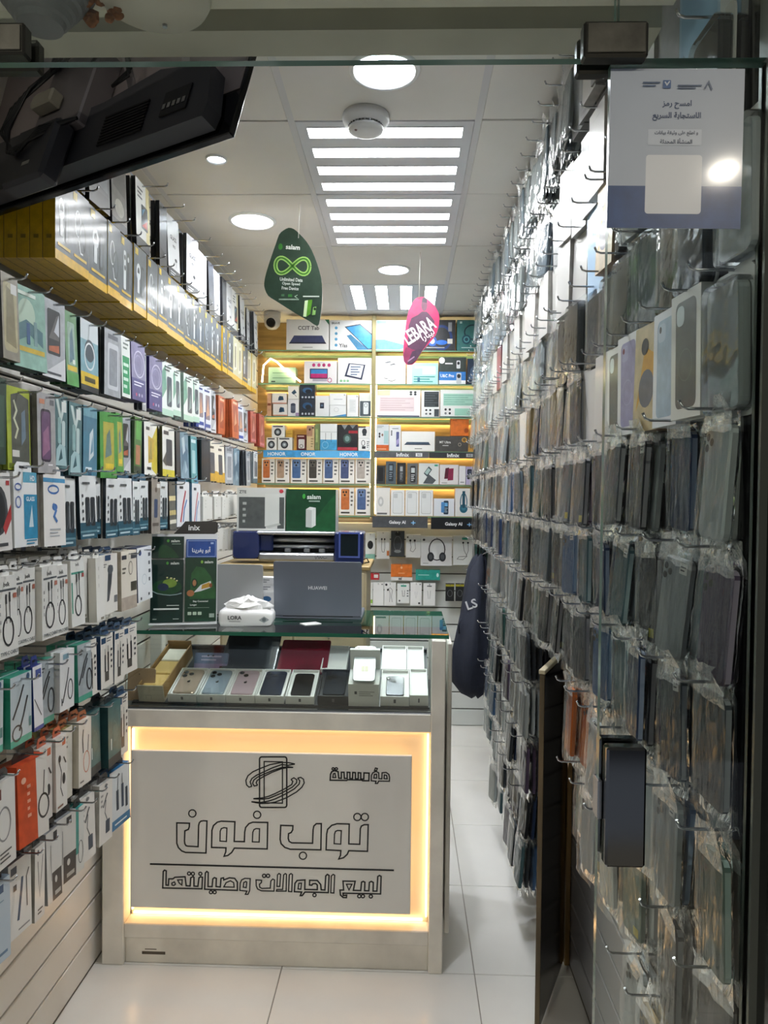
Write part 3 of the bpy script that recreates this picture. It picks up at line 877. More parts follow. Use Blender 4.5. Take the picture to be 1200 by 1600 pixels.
BACK = [
  (-0.801,-0.516,2.564,2.764,'tablet_box','white tablet box with a dark blue tablet, below the ceiling','edeeec','d8d8d4',[('p', [(0.08, 0.24), (0.92, 0.24), (0.84, 0.47), (0.18, 0.47)], '3d456b'), ('p', [(0.06, 0.2), (0.94, 0.2), (0.92, 0.25), (0.08, 0.25)], '20243c'), ('t', 'CCIT Tab', 0.52, 0.72, 0.13, '4b4c50', 0, 0.55), ('n', 0.38, 0.06, 0.62, 0.1, 1, '6a6a6a'), ('p', [(0.9, 1), (1, 1), (1, 0.82)], '2f7d5b')]),
  (-0.512,-0.232,2.564,2.760,'tablet_box','white tablet box with bright blue tablet and keyboard cover','eef0f1','d0d4d6',[('p', [(0.35, 0.78), (0.72, 0.88), (1, 0.55), (1, 0.02), (0.9, 0.02)], '2a3b54'), ('p', [(0.39, 0.76), (0.72, 0.84), (1, 0.5), (1, 0.06), (0.92, 0.04)], '3d9fe0'), ('p', [(0.4, 0.48), (0.5, 0.52), (0.92, 0.01), (0.66, 0.01)], '3f7fa8'), ('t', 'BRAVE', 0.14, 0.9, 0.07, '3a4046', 0, 0.2), ('e', 0.15, 0.74, 0.035, 0.05, '5aa3cf'), ('e', 0.15, 0.55, 0.035, 0.05, '5aa3cf'), ('e', 0.15, 0.36, 0.035, 0.05, '5aa3cf'), ('e', 0.15, 0.16, 0.035, 0.05, '5aa3cf'), ('t', 'Y/as', 0.32, 0.15, 0.13, '2d3136', 0, 0.2)]),
  (-0.211,0.067,2.564,2.761,'laptop_box','white box picturing an open laptop, under the pink board','eef1f3','cfd5d8',[('p', [(0, 0.34), (0.2, 0.36), (0.8, 0.14), (0.6, 0.02), (0, 0.02)], '6fa5cc'), ('p', [(0.28, 0.4), (0.36, 0.92), (1, 0.9), (1, 0.25)], 'b9c2c8'), ('p', [(0.32, 0.42), (0.39, 0.88), (1, 0.86), (1, 0.3)], 'dfe5ea'), ('p', [(0.78, 0.3), (0.86, 0.8), (1, 0.85), (1, 0.25)], '5fb2e4'), ('r', 0.04, 0.88, 0.26, 0.98, '8fc3e6')]),
  (0.080,0.320,2.564,2.764,'headphone_box','black headphone box with blue headset, beside the pink board','303236','1c1d20',[('o', 0.62, 0.42, 0.3, 0.42, 0.07, '1f3b75'), ('e', 0.36, 0.3, 0.13, 0.17, '2f62b8'), ('e', 0.36, 0.3, 0.07, 0.09, 'd9e3f2'), ('e', 0.62, 0.26, 0.16, 0.08, '2f6fd0'), ('r', 0.78, 0.22, 0.92, 0.38, 'c9c6bc'), ('r', 0.8, 0.62, 0.9, 0.92, '8a8c90'), ('n', 0.2, 0.06, 0.7, 0.12, 1, 'b0b2b6')]),
  (0.328,0.479,2.564,2.764,'headphone_box','teal headphone box at the end of the top shelf','3f7674','274d52',[('o', 0.72, 0.6, 0.42, 0.26, 0.06, '16323d'), ('e', 0.42, 0.36, 0.2, 0.16, '1d4a5a'), ('o', 0.42, 0.36, 0.13, 0.1, 0.05, '5d9aa0'), ('n', 0.2, 0.06, 0.8, 0.12, 1, 'b4cfcc'), ('r', 0.12, 0.88, 0.22, 0.95, 'b9d5d2')]),
  (-0.918,-0.735,2.343,2.446,'speaker_box','mint green box behind the loose light strip','a9d3b4','88b094',[('r', 0.15, 0.62, 0.85, 0.66, '5f8f70'), ('r', 0.15, 0.3, 0.85, 0.34, '5f8f70'), ('r', 0.1, 0.05, 0.25, 0.13, '26382c')]),
  (-0.680,-0.461,2.343,2.489,'tablet_box','white tablet box with pink and blue screen and pink icons','f0eef0','d5d2d4',[('rr', 0.17, 0.2, 0.72, 0.66, 0.004, '2b2f4a'), ('r', 0.2, 0.24, 0.7, 0.43, 'c9337c'), ('r', 0.2, 0.43, 0.7, 0.62, '3f8fd2'), ('e', 0.29, 0.82, 0.05, 0.08, 'c8407e'), ('e', 0.45, 0.82, 0.05, 0.08, 'c8407e'), ('e', 0.6, 0.82, 0.05, 0.08, 'c8407e'), ('e', 0.76, 0.82, 0.05, 0.08, 'c8407e'), ('o', 0.78, 0.14, 0.07, 0.11, 0.02, 'c8407e'), ('r', 0.26, 0.09, 0.7, 0.19, 'b9b3c4')]),
  (-0.457,-0.232,2.343,2.511,'tablet_box','white tablet box with a tilted tablet full of app icons','f1f2f1','d2d4d2',[('p', [(0.2, 0.28), (0.72, 0.14), (0.82, 0.74), (0.32, 0.8)], '27304c'), ('p', [(0.27, 0.34), (0.68, 0.22), (0.77, 0.71), (0.36, 0.76)], 'dfe3ea'), ('n', 0.38, 0.3, 0.68, 0.7, 4, '5c6b8a'), ('e', 0.1, 0.1, 0.04, 0.05, '8fc99a'), ('e', 0.2, 0.1, 0.04, 0.05, '8fc99a'), ('e', 0.3, 0.1, 0.04, 0.05, '8fc99a')]),
  (-0.211,-0.006,2.343,2.525,'router_box','white router box with two pale towers drawn on it','f0f1f0','d6d7d5',[('r', 0.32, 0.2, 0.5, 0.82, 'e0e2e1'), ('r', 0.5, 0.14, 0.68, 0.74, 'e6e8e7'), ('p', [(0.3, 0.76), (0.48, 0.82), (0.55, 0.78), (0.38, 0.74)], '6c7074'), ('p', [(0.45, 0.68), (0.62, 0.74), (0.7, 0.7), (0.53, 0.66)], '6c7074'), ('l', [(0.44, 0.12), (0.55, 0.09), (0.68, 0.14)], 0.02, '4d5054'), ('l', [(0.3, 0.2), (0.42, 0.18)], 0.02, '4d5054')]),
  (0.001,0.209,2.343,2.480,'router_box','white and aqua box with small drawings, second shelf down','a9d9d5','e8eeec',[('r', 0, 0, 0.16, 1, 'f0f3f1'), ('r', 0.5, 0.45, 0.92, 0.75, 'e9f2f1'), ('r', 0.25, 0.75, 0.92, 0.85, 'd4ebe8'), ('n', 0.22, 0.05, 0.9, 0.4, 3, '3f9a98'), ('r', 0.34, 0.08, 0.42, 0.3, '2f6f8a')]),
  (0.213,0.394,2.343,2.519,'camera_box','dark camera box with blue band and white camera','39423f','232a2a',[('r', 0, 0, 0.98, 0.46, 'eef2f4'), ('r', 0, 0.14, 0.98, 0.46, '2f7fd0'), ('t', 'U&C Pro', 0.3, 0.31, 0.12, 'f4f8fc', 0, 0.5), ('rr', 0.64, 0.02, 0.82, 0.42, 0.006, 'c7ccd2'), ('e', 0.73, 0.3, 0.07, 0.08, '20252c'), ('rr', 0.64, 0.58, 0.78, 0.88, 0.006, 'd9dde0'), ('e', 0.71, 0.78, 0.05, 0.06, '20252c'), ('e', 0.1, 0.88, 0.11, 0.12, 'e9ecec'), ('r', 0.22, 0.74, 0.5, 0.79, 'dfe3e3')]),
  (0.399,0.458,2.343,2.511,'camera_box','narrow navy box at the end of the second shelf','26384f','1a2638',[('p', [(0.1, 0.1), (0.8, 0.3), (0.9, 0.8), (0.4, 0.6)], '4d6684')]),
  (-0.926,-0.896,2.125,2.276,'accessory_box','small orange box at the left end of third shelf','d9a883','b98a68',[('r', 0.1, 0.45, 0.9, 0.55, '8a4a2c')]),
  (-0.887,-0.789,2.125,2.204,'camera_box','lower small white box with blue webcam, third shelf','eceae6','d0ccc4',[('p', [(0.4, 0.3), (0.8, 0.35), (0.75, 0.7), (0.5, 0.75)], '2f5878'), ('e', 0.55, 0.5, 0.12, 0.2, '24445f'), ('r', 0, 0, 1, 0.1, 'd08f78')]),
  (-0.894,-0.794,2.206,2.276,'camera_box','upper small white box with blue webcam, third shelf','eceae6','d0ccc4',[('p', [(0.4, 0.3), (0.8, 0.35), (0.75, 0.7), (0.5, 0.75)], '2f5878'), ('e', 0.55, 0.5, 0.12, 0.2, '24445f'), ('r', 0, 0, 1, 0.1, 'd08f78')]),
  (-0.787,-0.712,2.125,2.234,'accessory_box','small white box with grey drum, third shelf','e8e8ec','cacad0',[('r', 0.25, 0.25, 0.7, 0.7, '5c6478'), ('e', 0.475, 0.7, 0.225, 0.08, '39405a'), ('e', 0.475, 0.25, 0.225, 0.08, '474f66'), ('r', 0.7, 0, 1, 0.2, '9a86b0')]),
  (-0.787,-0.713,2.237,2.323,'camera_box','small white box with dark device on top of another box','ecebe8','cfccc6',[('p', [(0.3, 0.5), (0.6, 0.75), (0.8, 0.5), (0.5, 0.35)], '2f5068'), ('l', [(0.55, 0.4), (0.8, 0.18)], 0.05, '5a6068')]),
  (-0.708,-0.606,2.125,2.235,'headset_box','lower navy box with blue headset, third shelf','26303f','1a212c',[('e', 0.5, 0.62, 0.32, 0.2, '2b5a86'), ('e', 0.56, 0.55, 0.2, 0.14, '16202c'), ('e', 0.18, 0.14, 0.06, 0.07, 'c3cad4'), ('e', 0.4, 0.14, 0.06, 0.07, 'c3cad4'), ('e', 0.62, 0.14, 0.06, 0.07, 'c3cad4'), ('r', 0.78, 0.08, 0.94, 0.2, 'c3cad4')]),
  (-0.709,-0.606,2.237,2.332,'headset_box','upper navy box with blue headset, third shelf','26303f','1a212c',[('e', 0.5, 0.62, 0.32, 0.2, '2b5a86'), ('e', 0.56, 0.55, 0.2, 0.14, '16202c'), ('e', 0.18, 0.14, 0.06, 0.07, 'c3cad4'), ('e', 0.4, 0.14, 0.06, 0.07, 'c3cad4'), ('e', 0.62, 0.14, 0.06, 0.07, 'c3cad4'), ('r', 0.78, 0.08, 0.94, 0.2, 'c3cad4')]),
  (-0.604,-0.510,2.125,2.261,'watch_box','white box with a small black square, third shelf','edf0f2','cfd4d8',[('r', 0.32, 0.38, 0.62, 0.66, '1d2a3c'), ('r', 0.4, 0.48, 0.54, 0.57, '5d7590')]),
  (-0.508,-0.397,2.125,2.198,'charger_box','white box with blue corner, lower of two','edf0f2','cfd4d8',[('p', [(0.2, 0), (1, 0), (1, 0.22)], '3f8fcc'), ('o', 0.4, 0.6, 0.15, 0.2, 0.02, 'c0c6ca')]),
  (-0.510,-0.398,2.201,2.277,'charger_box','plain white box with one grey line, upper of two','f0f2f4','d2d6da',[('r', 0.25, 0.46, 0.78, 0.52, 'b8bec4'), ('e', 0.9, 0.86, 0.04, 0.06, '9aa0a6')]),
  (-0.393,-0.317,2.125,2.267,'charger_box','tall white box with faint grille, third shelf','eff1f2','d0d4d6',[('rr', 0.2, 0.18, 0.8, 0.8, 0.005, 'dfe3e5'), ('n', 0.26, 0.24, 0.74, 0.74, 7, 'cfd4d6'), ('e', 0.88, 0.93, 0.05, 0.03, '8a9096')]),
  (-0.313,-0.232,2.125,2.280,'power_bank_box','white box with dark lower half showing a white power bank','e6e9e4','cfd2cc',[('r', 0.06, 0.02, 0.96, 0.66, '47545c'), ('rr', 0.36, 0.1, 0.78, 0.6, 0.006, 'dde3e6'), ('o', 0.56, 0.48, 0.14, 0.09, 0.04, '7c868c')]),
  (-0.194,0.094,2.125,2.302,'keyboard_box','white keyboard box with pale pink keyboard','f0f0f2','d0d0d6',[('r', 0.06, 0.2, 0.86, 0.74, 'e5d4d8'), ('n', 0.08, 0.22, 0.84, 0.72, 6, 'd2bcc2'), ('r', 0.7, 0.8, 0.98, 0.98, 'e4e6e8'), ('e', 0.78, 0.92, 0.03, 0.04, '30343a'), ('e', 0.88, 0.92, 0.03, 0.04, '30343a'), ('e', 0.78, 0.84, 0.03, 0.04, '30343a'), ('e', 0.88, 0.84, 0.03, 0.04, '30343a'), ('r', 0, 0, 0.98, 0.05, '3c4a66'), ('r', 0, 0.8, 0.3, 0.98, 'ead9b8')]),
  (0.098,0.220,2.125,2.299,'keyboard_box','white keyboard box with black keyboard','eceef0','d0d2d6',[('r', 0.16, 0.38, 0.96, 0.96, '2d3338'), ('n', 0.2, 0.4, 0.94, 0.94, 6, '4a5258'), ('r', 0.72, 0.02, 0.98, 0.3, '3d444a'), ('e', 0.28, 0.26, 0.06, 0.04, '30343a'), ('e', 0.5, 0.26, 0.06, 0.04, '30343a'), ('e', 0.28, 0.12, 0.06, 0.04, '70767c'), ('e', 0.5, 0.12, 0.06, 0.04, '30343a')]),
  (0.224,0.477,2.125,2.305,'keyboard_box','white keyboard box with mint green keyboard','eef1f0','d0d4d2',[('r', 0.08, 0.42, 0.96, 0.86, 'a9d8c8'), ('n', 0.1, 0.44, 0.94, 0.84, 5, '8fc2b0'), ('r', 0.38, 0.06, 0.78, 0.32, '9fd4c2'), ('r', 0, 0, 1, 0.03, '2f5a4c'), ('e', 0.14, 0.28, 0.03, 0.045, '30343a'), ('e', 0.25, 0.28, 0.03, 0.045, '30343a'), ('e', 0.14, 0.14, 0.03, 0.045, '80868c'), ('e', 0.25, 0.14, 0.03, 0.045, '30343a')]),
  (-0.928,-0.858,1.900,1.981,'lamp_box','small white box with black ring, leftmost of the lower pair','efeeea','d2d0ca',[('e', 0.48, 0.42, 0.34, 0.32, '2c3136'), ('e', 0.48, 0.42, 0.2, 0.19, '8a9298'), ('e', 0.48, 0.42, 0.1, 0.1, 'd0d6da'), ('r', 0.1, 0.84, 0.8, 0.94, '40444a')]),
  (-0.853,-0.755,1.900,1.982,'lamp_box','small white box with black ring, beside the beige case box','efeeea','d2d0ca',[('e', 0.46, 0.42, 0.26, 0.32, '2c3136'), ('e', 0.46, 0.42, 0.16, 0.19, '8a9298'), ('e', 0.46, 0.42, 0.08, 0.1, 'd0d6da'), ('r', 0.1, 0.84, 0.8, 0.94, '40444a')]),
  (-0.894,-0.805,1.984,2.064,'lamp_box','small white box with black ring, stacked on two others','efeeea','d2d0ca',[('e', 0.46, 0.42, 0.28, 0.32, '2c3136'), ('e', 0.46, 0.42, 0.17, 0.19, '8a9298'), ('e', 0.46, 0.42, 0.09, 0.1, 'd0d6da'), ('r', 0.1, 0.84, 0.85, 0.94, '40444a')]),
  (-0.800,-0.753,1.984,2.033,'accessory_box','tiny yellow box on the small ring boxes','d8ac4c','b58c38',[('r', 0.1, 0.4, 0.9, 0.5, 'a87f30')]),
  (-0.661,-0.608,1.900,2.066,'case_box','beige phone case box behind the dark red box','d6bd92','b59a70',[('rr', 0.0, 0.55, 0.75, 0.95, 0.006, 'b48a70'), ('e', 0.4, 0.82, 0.13, 0.05, '4a342c'), ('r', 0.7, 0.86, 0.95, 0.92, '4a4038'), ('n', 0.55, 0.1, 0.9, 0.5, 4, '9a8660')]),
  (-0.727,-0.663,1.900,2.002,'charger_box','small dark red box with white gadget, fourth shelf','5c1f22','3c1416',[('rr', 0.2, 0.1, 0.85, 0.7, 0.006, 'd8d6d2'), ('o', 0.5, 0.25, 0.2, 0.12, 0.06, '403c3c'), ('r', 0.1, 0.85, 0.8, 0.93, 'c8b4b0')]),
  (-0.606,-0.572,1.900,2.075,'case_box','narrow green case box, fourth shelf','7a8a5c','566242',[('r', 0.2, 0.3, 0.6, 0.8, 'a8b878')]),
  (-0.570,-0.457,1.900,2.075,'cable_box','white box with sky blue lower half, above the blue banner','e9edee','c9d0d2',[('r', 0, 0, 1, 0.4, '4aa5d4'), ('l', [(0.32, 0.66), (0.32, 0.3)], 0.02, '30383e'), ('l', [(0.66, 0.66), (0.66, 0.3)], 0.02, '30383e'), ('r', 0, 0.68, 1, 0.7, 'c0c6c8'), ('e', 0.3, 0.2, 0.2, 0.14, '86c6e4'), ('e', 0.3, 0.2, 0.16, 0.11, '4aa5d4')]),
  (-0.455,-0.319,1.900,2.072,'headset_box','black box with green dial and red strip','26272b','17181a',[('r', 0, 0, 0.98, 0.12, 'b53a48'), ('r', 0.55, 0.66, 1, 0.76, 'b0303c'), ('e', 0.48, 0.45, 0.2, 0.18, '3f5a52'), ('e', 0.48, 0.45, 0.12, 0.11, '7a9a96'), ('p', [(0.2, 0.98), (0.35, 0.8), (0.5, 0.98)], '8a9296'), ('p', [(0.6, 0.98), (0.75, 0.84), (0.9, 0.98)], '7a8286')]),
  (-0.316,-0.234,1.900,1.980,'camera_box','small white box with black ring light, lower of two','e9eaea','c9cccc',[('o', 0.4, 0.62, 0.16, 0.24, 0.05, '2c3238'), ('r', 0.3, 0.14, 0.6, 0.36, '2c3238'), ('n', 0.7, 0.2, 0.9, 0.8, 4, '4a5056')]),
  (-0.317,-0.234,1.982,2.060,'camera_box','small white box with black webcam, upper of two','e9eaea','c9cccc',[('e', 0.5, 0.55, 0.2, 0.28, '30363c'), ('r', 0.36, 0.2, 0.64, 0.34, '30363c'), ('r', 0, 0.88, 0.6, 1, '3a3e44')]),
  (-0.200,-0.112,1.900,2.074,'phone_box','phone box with teal phone and orange foot','d8dee2','b8c0c4',[('r', 0, 0, 1, 0.22, 'd8642c'), ('r', 0.62, 0.26, 0.96, 0.76, 'a9c9cc'), ('e', 0.28, 0.64, 0.07, 0.05, '30363c'), ('e', 0.28, 0.54, 0.07, 0.05, '30363c'), ('e', 0.5, 0.6, 0.07, 0.05, '8a6a5c'), ('n', 0.1, 0.86, 0.6, 0.96, 2, '9aa4aa'), ('r', 0.1, 0.05, 0.8, 0.08, 'f0c8a8')]),
  (-0.111,-0.033,1.900,2.070,'phone_box','white phone box with violet phone','e3e6ea','c4c8ce',[('rr', 0.6, 0.16, 0.86, 0.74, 0.005, '5a6294'), ('p', [(0.62, 0.2), (0.84, 0.3), (0.84, 0.5), (0.62, 0.4)], 'a9a0d0'), ('e', 0.2, 0.76, 0.06, 0.03, '22262c'), ('e', 0.2, 0.69, 0.06, 0.03, '22262c'), ('e', 0.2, 0.62, 0.06, 0.03, '22262c'), ('r', 0.25, 0.85, 0.8, 0.88, '8a9098')]),
  (-0.030,0.192,1.900,2.029,'tablet_box','white tablet box with slim navy tablet, above the dark banner','efefec','d4d4d0',[('p', [(0.1, 0.34), (0.86, 0.34), (0.82, 0.46), (0.16, 0.46)], '47586c'), ('p', [(0.08, 0.31), (0.88, 0.31), (0.86, 0.35), (0.1, 0.35)], '27384a'), ('r', 0.4, 0.1, 0.62, 0.14, '8a8a88')]),
  (0.194,0.413,1.900,1.999,'mouse_box','dark grey box with orange coin, fourth shelf','4c4b49','333230',[('t', 'MT Ultra', 0.3, 0.6, 0.16, 'd8d8d6', 0, 0.34), ('e', 0.88, 0.76, 0.08, 0.17, 'c89a4a'), ('e', 0.88, 0.76, 0.05, 0.11, '7a5a2c'), ('o', 0.74, 0.45, 0.05, 0.12, 0.015, 'b0a496'), ('r', 0.22, 0.35, 0.4, 0.4, 'c4c4c2')]),
  (0.294,0.416,2.002,2.120,'charger_box','plain orange box on top of the dark grey box','e07428','b05a1e',[('e', 0.86, 0.3, 0.12, 0.14, 'a84f18'), ('r', 0.1, 0.84, 0.35, 0.9, 'b85a1c')]),
  (-0.959,-0.871,1.680,1.841,'case_box','white box with orange phone case under the blue banner','ece9e2','d0ccc2',[('rr', 0.1, 0.2, 0.62, 0.95, 0.008, 'c9713c'), ('rr', 0.16, 0.66, 0.56, 0.92, 0.006, 'd8894f'), ('e', 0.26, 0.84, 0.06, 0.04, '1c1c1e'), ('e', 0.44, 0.84, 0.06, 0.04, '1c1c1e'), ('e', 0.35, 0.73, 0.06, 0.04, '1c1c1e'), ('n', 0.72, 0.3, 0.92, 0.9, 4, '6a6864'), ('r', 0.12, 0.06, 0.7, 0.12, '4a4844')]),
  (-0.867,-0.773,1.680,1.841,'case_box','white box with tan phone case under the blue banner','ece9e2','d0ccc2',[('rr', 0.1, 0.2, 0.62, 0.95, 0.008, 'b89a80'), ('rr', 0.16, 0.66, 0.56, 0.92, 0.006, 'a8876c'), ('e', 0.26, 0.84, 0.06, 0.04, '1c1c1e'), ('e', 0.44, 0.84, 0.06, 0.04, '1c1c1e'), ('e', 0.35, 0.73, 0.06, 0.04, '1c1c1e'), ('n', 0.72, 0.3, 0.92, 0.9, 4, '6a6864'), ('r', 0.12, 0.06, 0.7, 0.12, '4a4844')]),
  (-0.766,-0.658,1.680,1.842,'case_box','white box with blue phone case under the blue banner','ece9e2','d0ccc2',[('rr', 0.1, 0.2, 0.62, 0.95, 0.008, '4f6f9c'), ('rr', 0.16, 0.66, 0.56, 0.92, 0.006, '6f8cb4'), ('e', 0.26, 0.84, 0.06, 0.04, '1c1c1e'), ('e', 0.44, 0.84, 0.06, 0.04, '1c1c1e'), ('e', 0.35, 0.73, 0.06, 0.04, '1c1c1e'), ('n', 0.72, 0.3, 0.92, 0.9, 4, '6a6864'), ('r', 0.12, 0.06, 0.7, 0.12, '4a4844')]),
  (-0.653,-0.553,1.680,1.843,'case_box','white box with charcoal phone case under the blue banner','ece9e2','d0ccc2',[('rr', 0.1, 0.2, 0.62, 0.95, 0.008, '4a4640'), ('rr', 0.16, 0.66, 0.56, 0.92, 0.006, '6a655c'), ('e', 0.26, 0.84, 0.06, 0.04, '1c1c1e'), ('e', 0.44, 0.84, 0.06, 0.04, '1c1c1e'), ('e', 0.35, 0.73, 0.06, 0.04, '1c1c1e'), ('n', 0.72, 0.3, 0.92, 0.9, 4, '6a6864'), ('r', 0.12, 0.06, 0.7, 0.12, '4a4844')]),
  (-0.549,-0.444,1.680,1.844,'case_box','white box with steel blue phone case under the blue banner','ece9e2','d0ccc2',[('rr', 0.1, 0.2, 0.62, 0.95, 0.008, '4f6690'), ('rr', 0.16, 0.66, 0.56, 0.92, 0.006, '6f86b0'), ('e', 0.26, 0.84, 0.06, 0.04, '1c1c1e'), ('e', 0.44, 0.84, 0.06, 0.04, '1c1c1e'), ('e', 0.35, 0.73, 0.06, 0.04, '1c1c1e'), ('n', 0.72, 0.3, 0.92, 0.9, 4, '6a6864'), ('r', 0.12, 0.06, 0.7, 0.12, '4a4844')]),
  (-0.442,-0.338,1.680,1.845,'case_box','white box with navy phone case under the blue banner','ece9e2','d0ccc2',[('rr', 0.1, 0.2, 0.62, 0.95, 0.008, '4a567c'), ('rr', 0.16, 0.66, 0.56, 0.92, 0.006, '6a76a0'), ('e', 0.26, 0.84, 0.06, 0.04, '1c1c1e'), ('e', 0.44, 0.84, 0.06, 0.04, '1c1c1e'), ('e', 0.35, 0.73, 0.06, 0.04, '1c1c1e'), ('n', 0.72, 0.3, 0.92, 0.9, 4, '6a6864'), ('r', 0.12, 0.06, 0.7, 0.12, '4a4844')]),
  (-0.334,-0.230,1.680,1.846,'case_box','white box with silver phone case under the blue banner','ece9e2','d0ccc2',[('rr', 0.1, 0.2, 0.62, 0.95, 0.008, 'b8aea4'), ('rr', 0.16, 0.66, 0.56, 0.92, 0.006, 'cfc6bc'), ('e', 0.26, 0.84, 0.06, 0.04, '1c1c1e'), ('e', 0.44, 0.84, 0.06, 0.04, '1c1c1e'), ('e', 0.35, 0.73, 0.06, 0.04, '1c1c1e'), ('n', 0.72, 0.3, 0.92, 0.9, 4, '6a6864'), ('r', 0.12, 0.06, 0.7, 0.12, '4a4844')]),
  (-0.440,-0.338,1.470,1.652,'case_box','white box with orange phone case on the lowest glass shelf','ece9e2','d0ccc2',[('rr', 0.12, 0.2, 0.68, 0.95, 0.008, 'c9713c'), ('rr', 0.18, 0.66, 0.6, 0.92, 0.006, 'd8894f'), ('e', 0.28, 0.84, 0.06, 0.04, '1c1c1e'), ('e', 0.46, 0.84, 0.06, 0.04, '1c1c1e'), ('e', 0.37, 0.73, 0.06, 0.04, '1c1c1e'), ('n', 0.76, 0.3, 0.94, 0.9, 4, '6a6864'), ('r', 0.12, 0.06, 0.7, 0.12, '4a4844')]),
  (-0.332,-0.228,1.470,1.653,'case_box','white box with steel blue phone case on the lowest glass shelf','ece9e2','d0ccc2',[('rr', 0.12, 0.2, 0.68, 0.95, 0.008, '4f6690'), ('rr', 0.18, 0.66, 0.6, 0.92, 0.006, '6f86b0'), ('e', 0.28, 0.84, 0.06, 0.04, '1c1c1e'), ('e', 0.46, 0.84, 0.06, 0.04, '1c1c1e'), ('e', 0.37, 0.73, 0.06, 0.04, '1c1c1e'), ('n', 0.76, 0.3, 0.94, 0.9, 4, '6a6864'), ('r', 0.12, 0.06, 0.7, 0.12, '4a4844')]),
  (-0.195,-0.135,1.680,1.801,'phone_box','small black phone box next to the centre post','3a3d40','26282b',[('rr', 0.2, 0.15, 0.8, 0.9, 0.005, '1e2023')]),
  (-0.131,-0.062,1.680,1.829,'phone_box','blue-grey box with keypad phone, fifth shelf','56636c','3c464e',[('rr', 0.25, 0.12, 0.75, 0.9, 0.006, '2c343c'), ('r', 0.35, 0.6, 0.65, 0.82, '7c8f9c'), ('n', 0.34, 0.2, 0.66, 0.55, 4, '8a96a0')]),
  (-0.058,0.002,1.680,1.821,'phone_box','black box with slim keypad phone, fifth shelf','2b2c2d','1b1c1d',[('rr', 0.3, 0.12, 0.72, 0.88, 0.006, '46494c'), ('r', 0.36, 0.6, 0.66, 0.82, 'a8acb0'), ('n', 0.36, 0.2, 0.66, 0.55, 4, '9a9ea2')]),
  (0.010,0.082,1.680,1.818,'phone_box','grey box with silver keypad phone, fifth shelf','6a6c6c','4c4e4e',[('rr', 0.3, 0.08, 0.8, 0.88, 0.009, '2c2e30'), ('r', 0.38, 0.55, 0.72, 0.78, 'c8d0d0'), ('n', 0.38, 0.14, 0.72, 0.48, 4, 'd0d4d4')]),
  (0.086,0.222,1.680,1.819,'phone_box','white box with two grey phones crossed, fifth shelf','d9dedb','bcc2be',[('p', [(0.25, 0.52), (0.5, 0.86), (0.66, 0.7), (0.42, 0.36)], '47545a'), ('p', [(0.3, 0.55), (0.48, 0.78), (0.6, 0.68), (0.42, 0.45)], 'a9c4c0'), ('p', [(0.22, 0.04), (0.5, 0.48), (0.86, 0.2), (0.7, 0.02)], '565c60'), ('r', 0.78, 0.86, 0.94, 0.94, '3fae8a')]),
  (0.226,0.351,1.680,1.811,'phone_box','white box with two maroon phones, fifth shelf','e0dedd','c4c2c0',[('p', [(0.24, 0.28), (0.3, 0.82), (0.5, 0.86), (0.46, 0.3)], '5a1f34'), ('p', [(0.42, 0.2), (0.48, 0.8), (0.74, 0.82), (0.72, 0.22)], '8a2a4a'), ('r', 0.1, 0.06, 0.4, 0.1, '9a9896')]),
  (0.353,0.398,1.680,1.804,'phone_box','narrow white box between maroon and lilac ones','e4e4e6','c8c8cc',[('r', 0.2, 0.1, 0.8, 0.16, '9a9aa0')]),
  (0.399,0.454,1.680,1.800,'phone_box','lilac box with dark phone, end of fifth shelf','b9b2d4','9a94b4',[('rr', 0.15, 0.3, 0.75, 0.85, 0.006, '22242e'), ('r', 0.25, 0.5, 0.65, 0.78, '4a5068')]),
  (-0.196,-0.100,1.470,1.655,'earphone_box','white box with faint grey earphone, lowest glass shelf','e6e4df','c8c6c0',[('e', 0.35, 0.5, 0.2, 0.18, 'c4c4c2'), ('e', 0.35, 0.5, 0.1, 0.09, 'e2e2e0'), ('r', 0.1, 0.04, 0.8, 0.1, '6a6a6c')]),
  (-0.096,-0.004,1.470,1.641,'clear_case_box','white box with clear phone case, first of three','e9ebea','ccd0ce',[('rr', 0.14, 0.08, 0.86, 0.92, 0.01, 'b4b8b8'), ('rr', 0.17, 0.1, 0.83, 0.9, 0.009, 'e2e5e4'), ('rr', 0.2, 0.68, 0.5, 0.86, 0.006, 'c4c8c8')]),
  (-0.000,0.090,1.470,1.642,'clear_case_box','white box with clear phone case, second of three','e9ebea','ccd0ce',[('rr', 0.14, 0.08, 0.86, 0.92, 0.01, 'b4b8b8'), ('rr', 0.17, 0.1, 0.83, 0.9, 0.009, 'e2e5e4'), ('rr', 0.2, 0.68, 0.5, 0.86, 0.006, 'c4c8c8')]),
  (0.093,0.185,1.470,1.643,'clear_case_box','white box with clear phone case, third of three','e9ebea','ccd0ce',[('rr', 0.14, 0.08, 0.86, 0.92, 0.01, 'b4b8b8'), ('rr', 0.17, 0.1, 0.83, 0.9, 0.009, 'e2e5e4'), ('rr', 0.2, 0.68, 0.5, 0.86, 0.006, 'c4c8c8')]),
  (0.189,0.326,1.470,1.587,'phone_box','low white box with blue keypad phone, lowest shelf','dde3e8','c0c6cc',[('rr', 0.48, 0.1, 0.72, 0.88, 0.007, '27384a'), ('rr', 0.36, 0.2, 0.52, 0.8, 0.006, '4f8cc4'), ('r', 0.53, 0.56, 0.68, 0.76, '6fb0e0'), ('n', 0.53, 0.2, 0.68, 0.5, 3, 'a8b8c4')]),
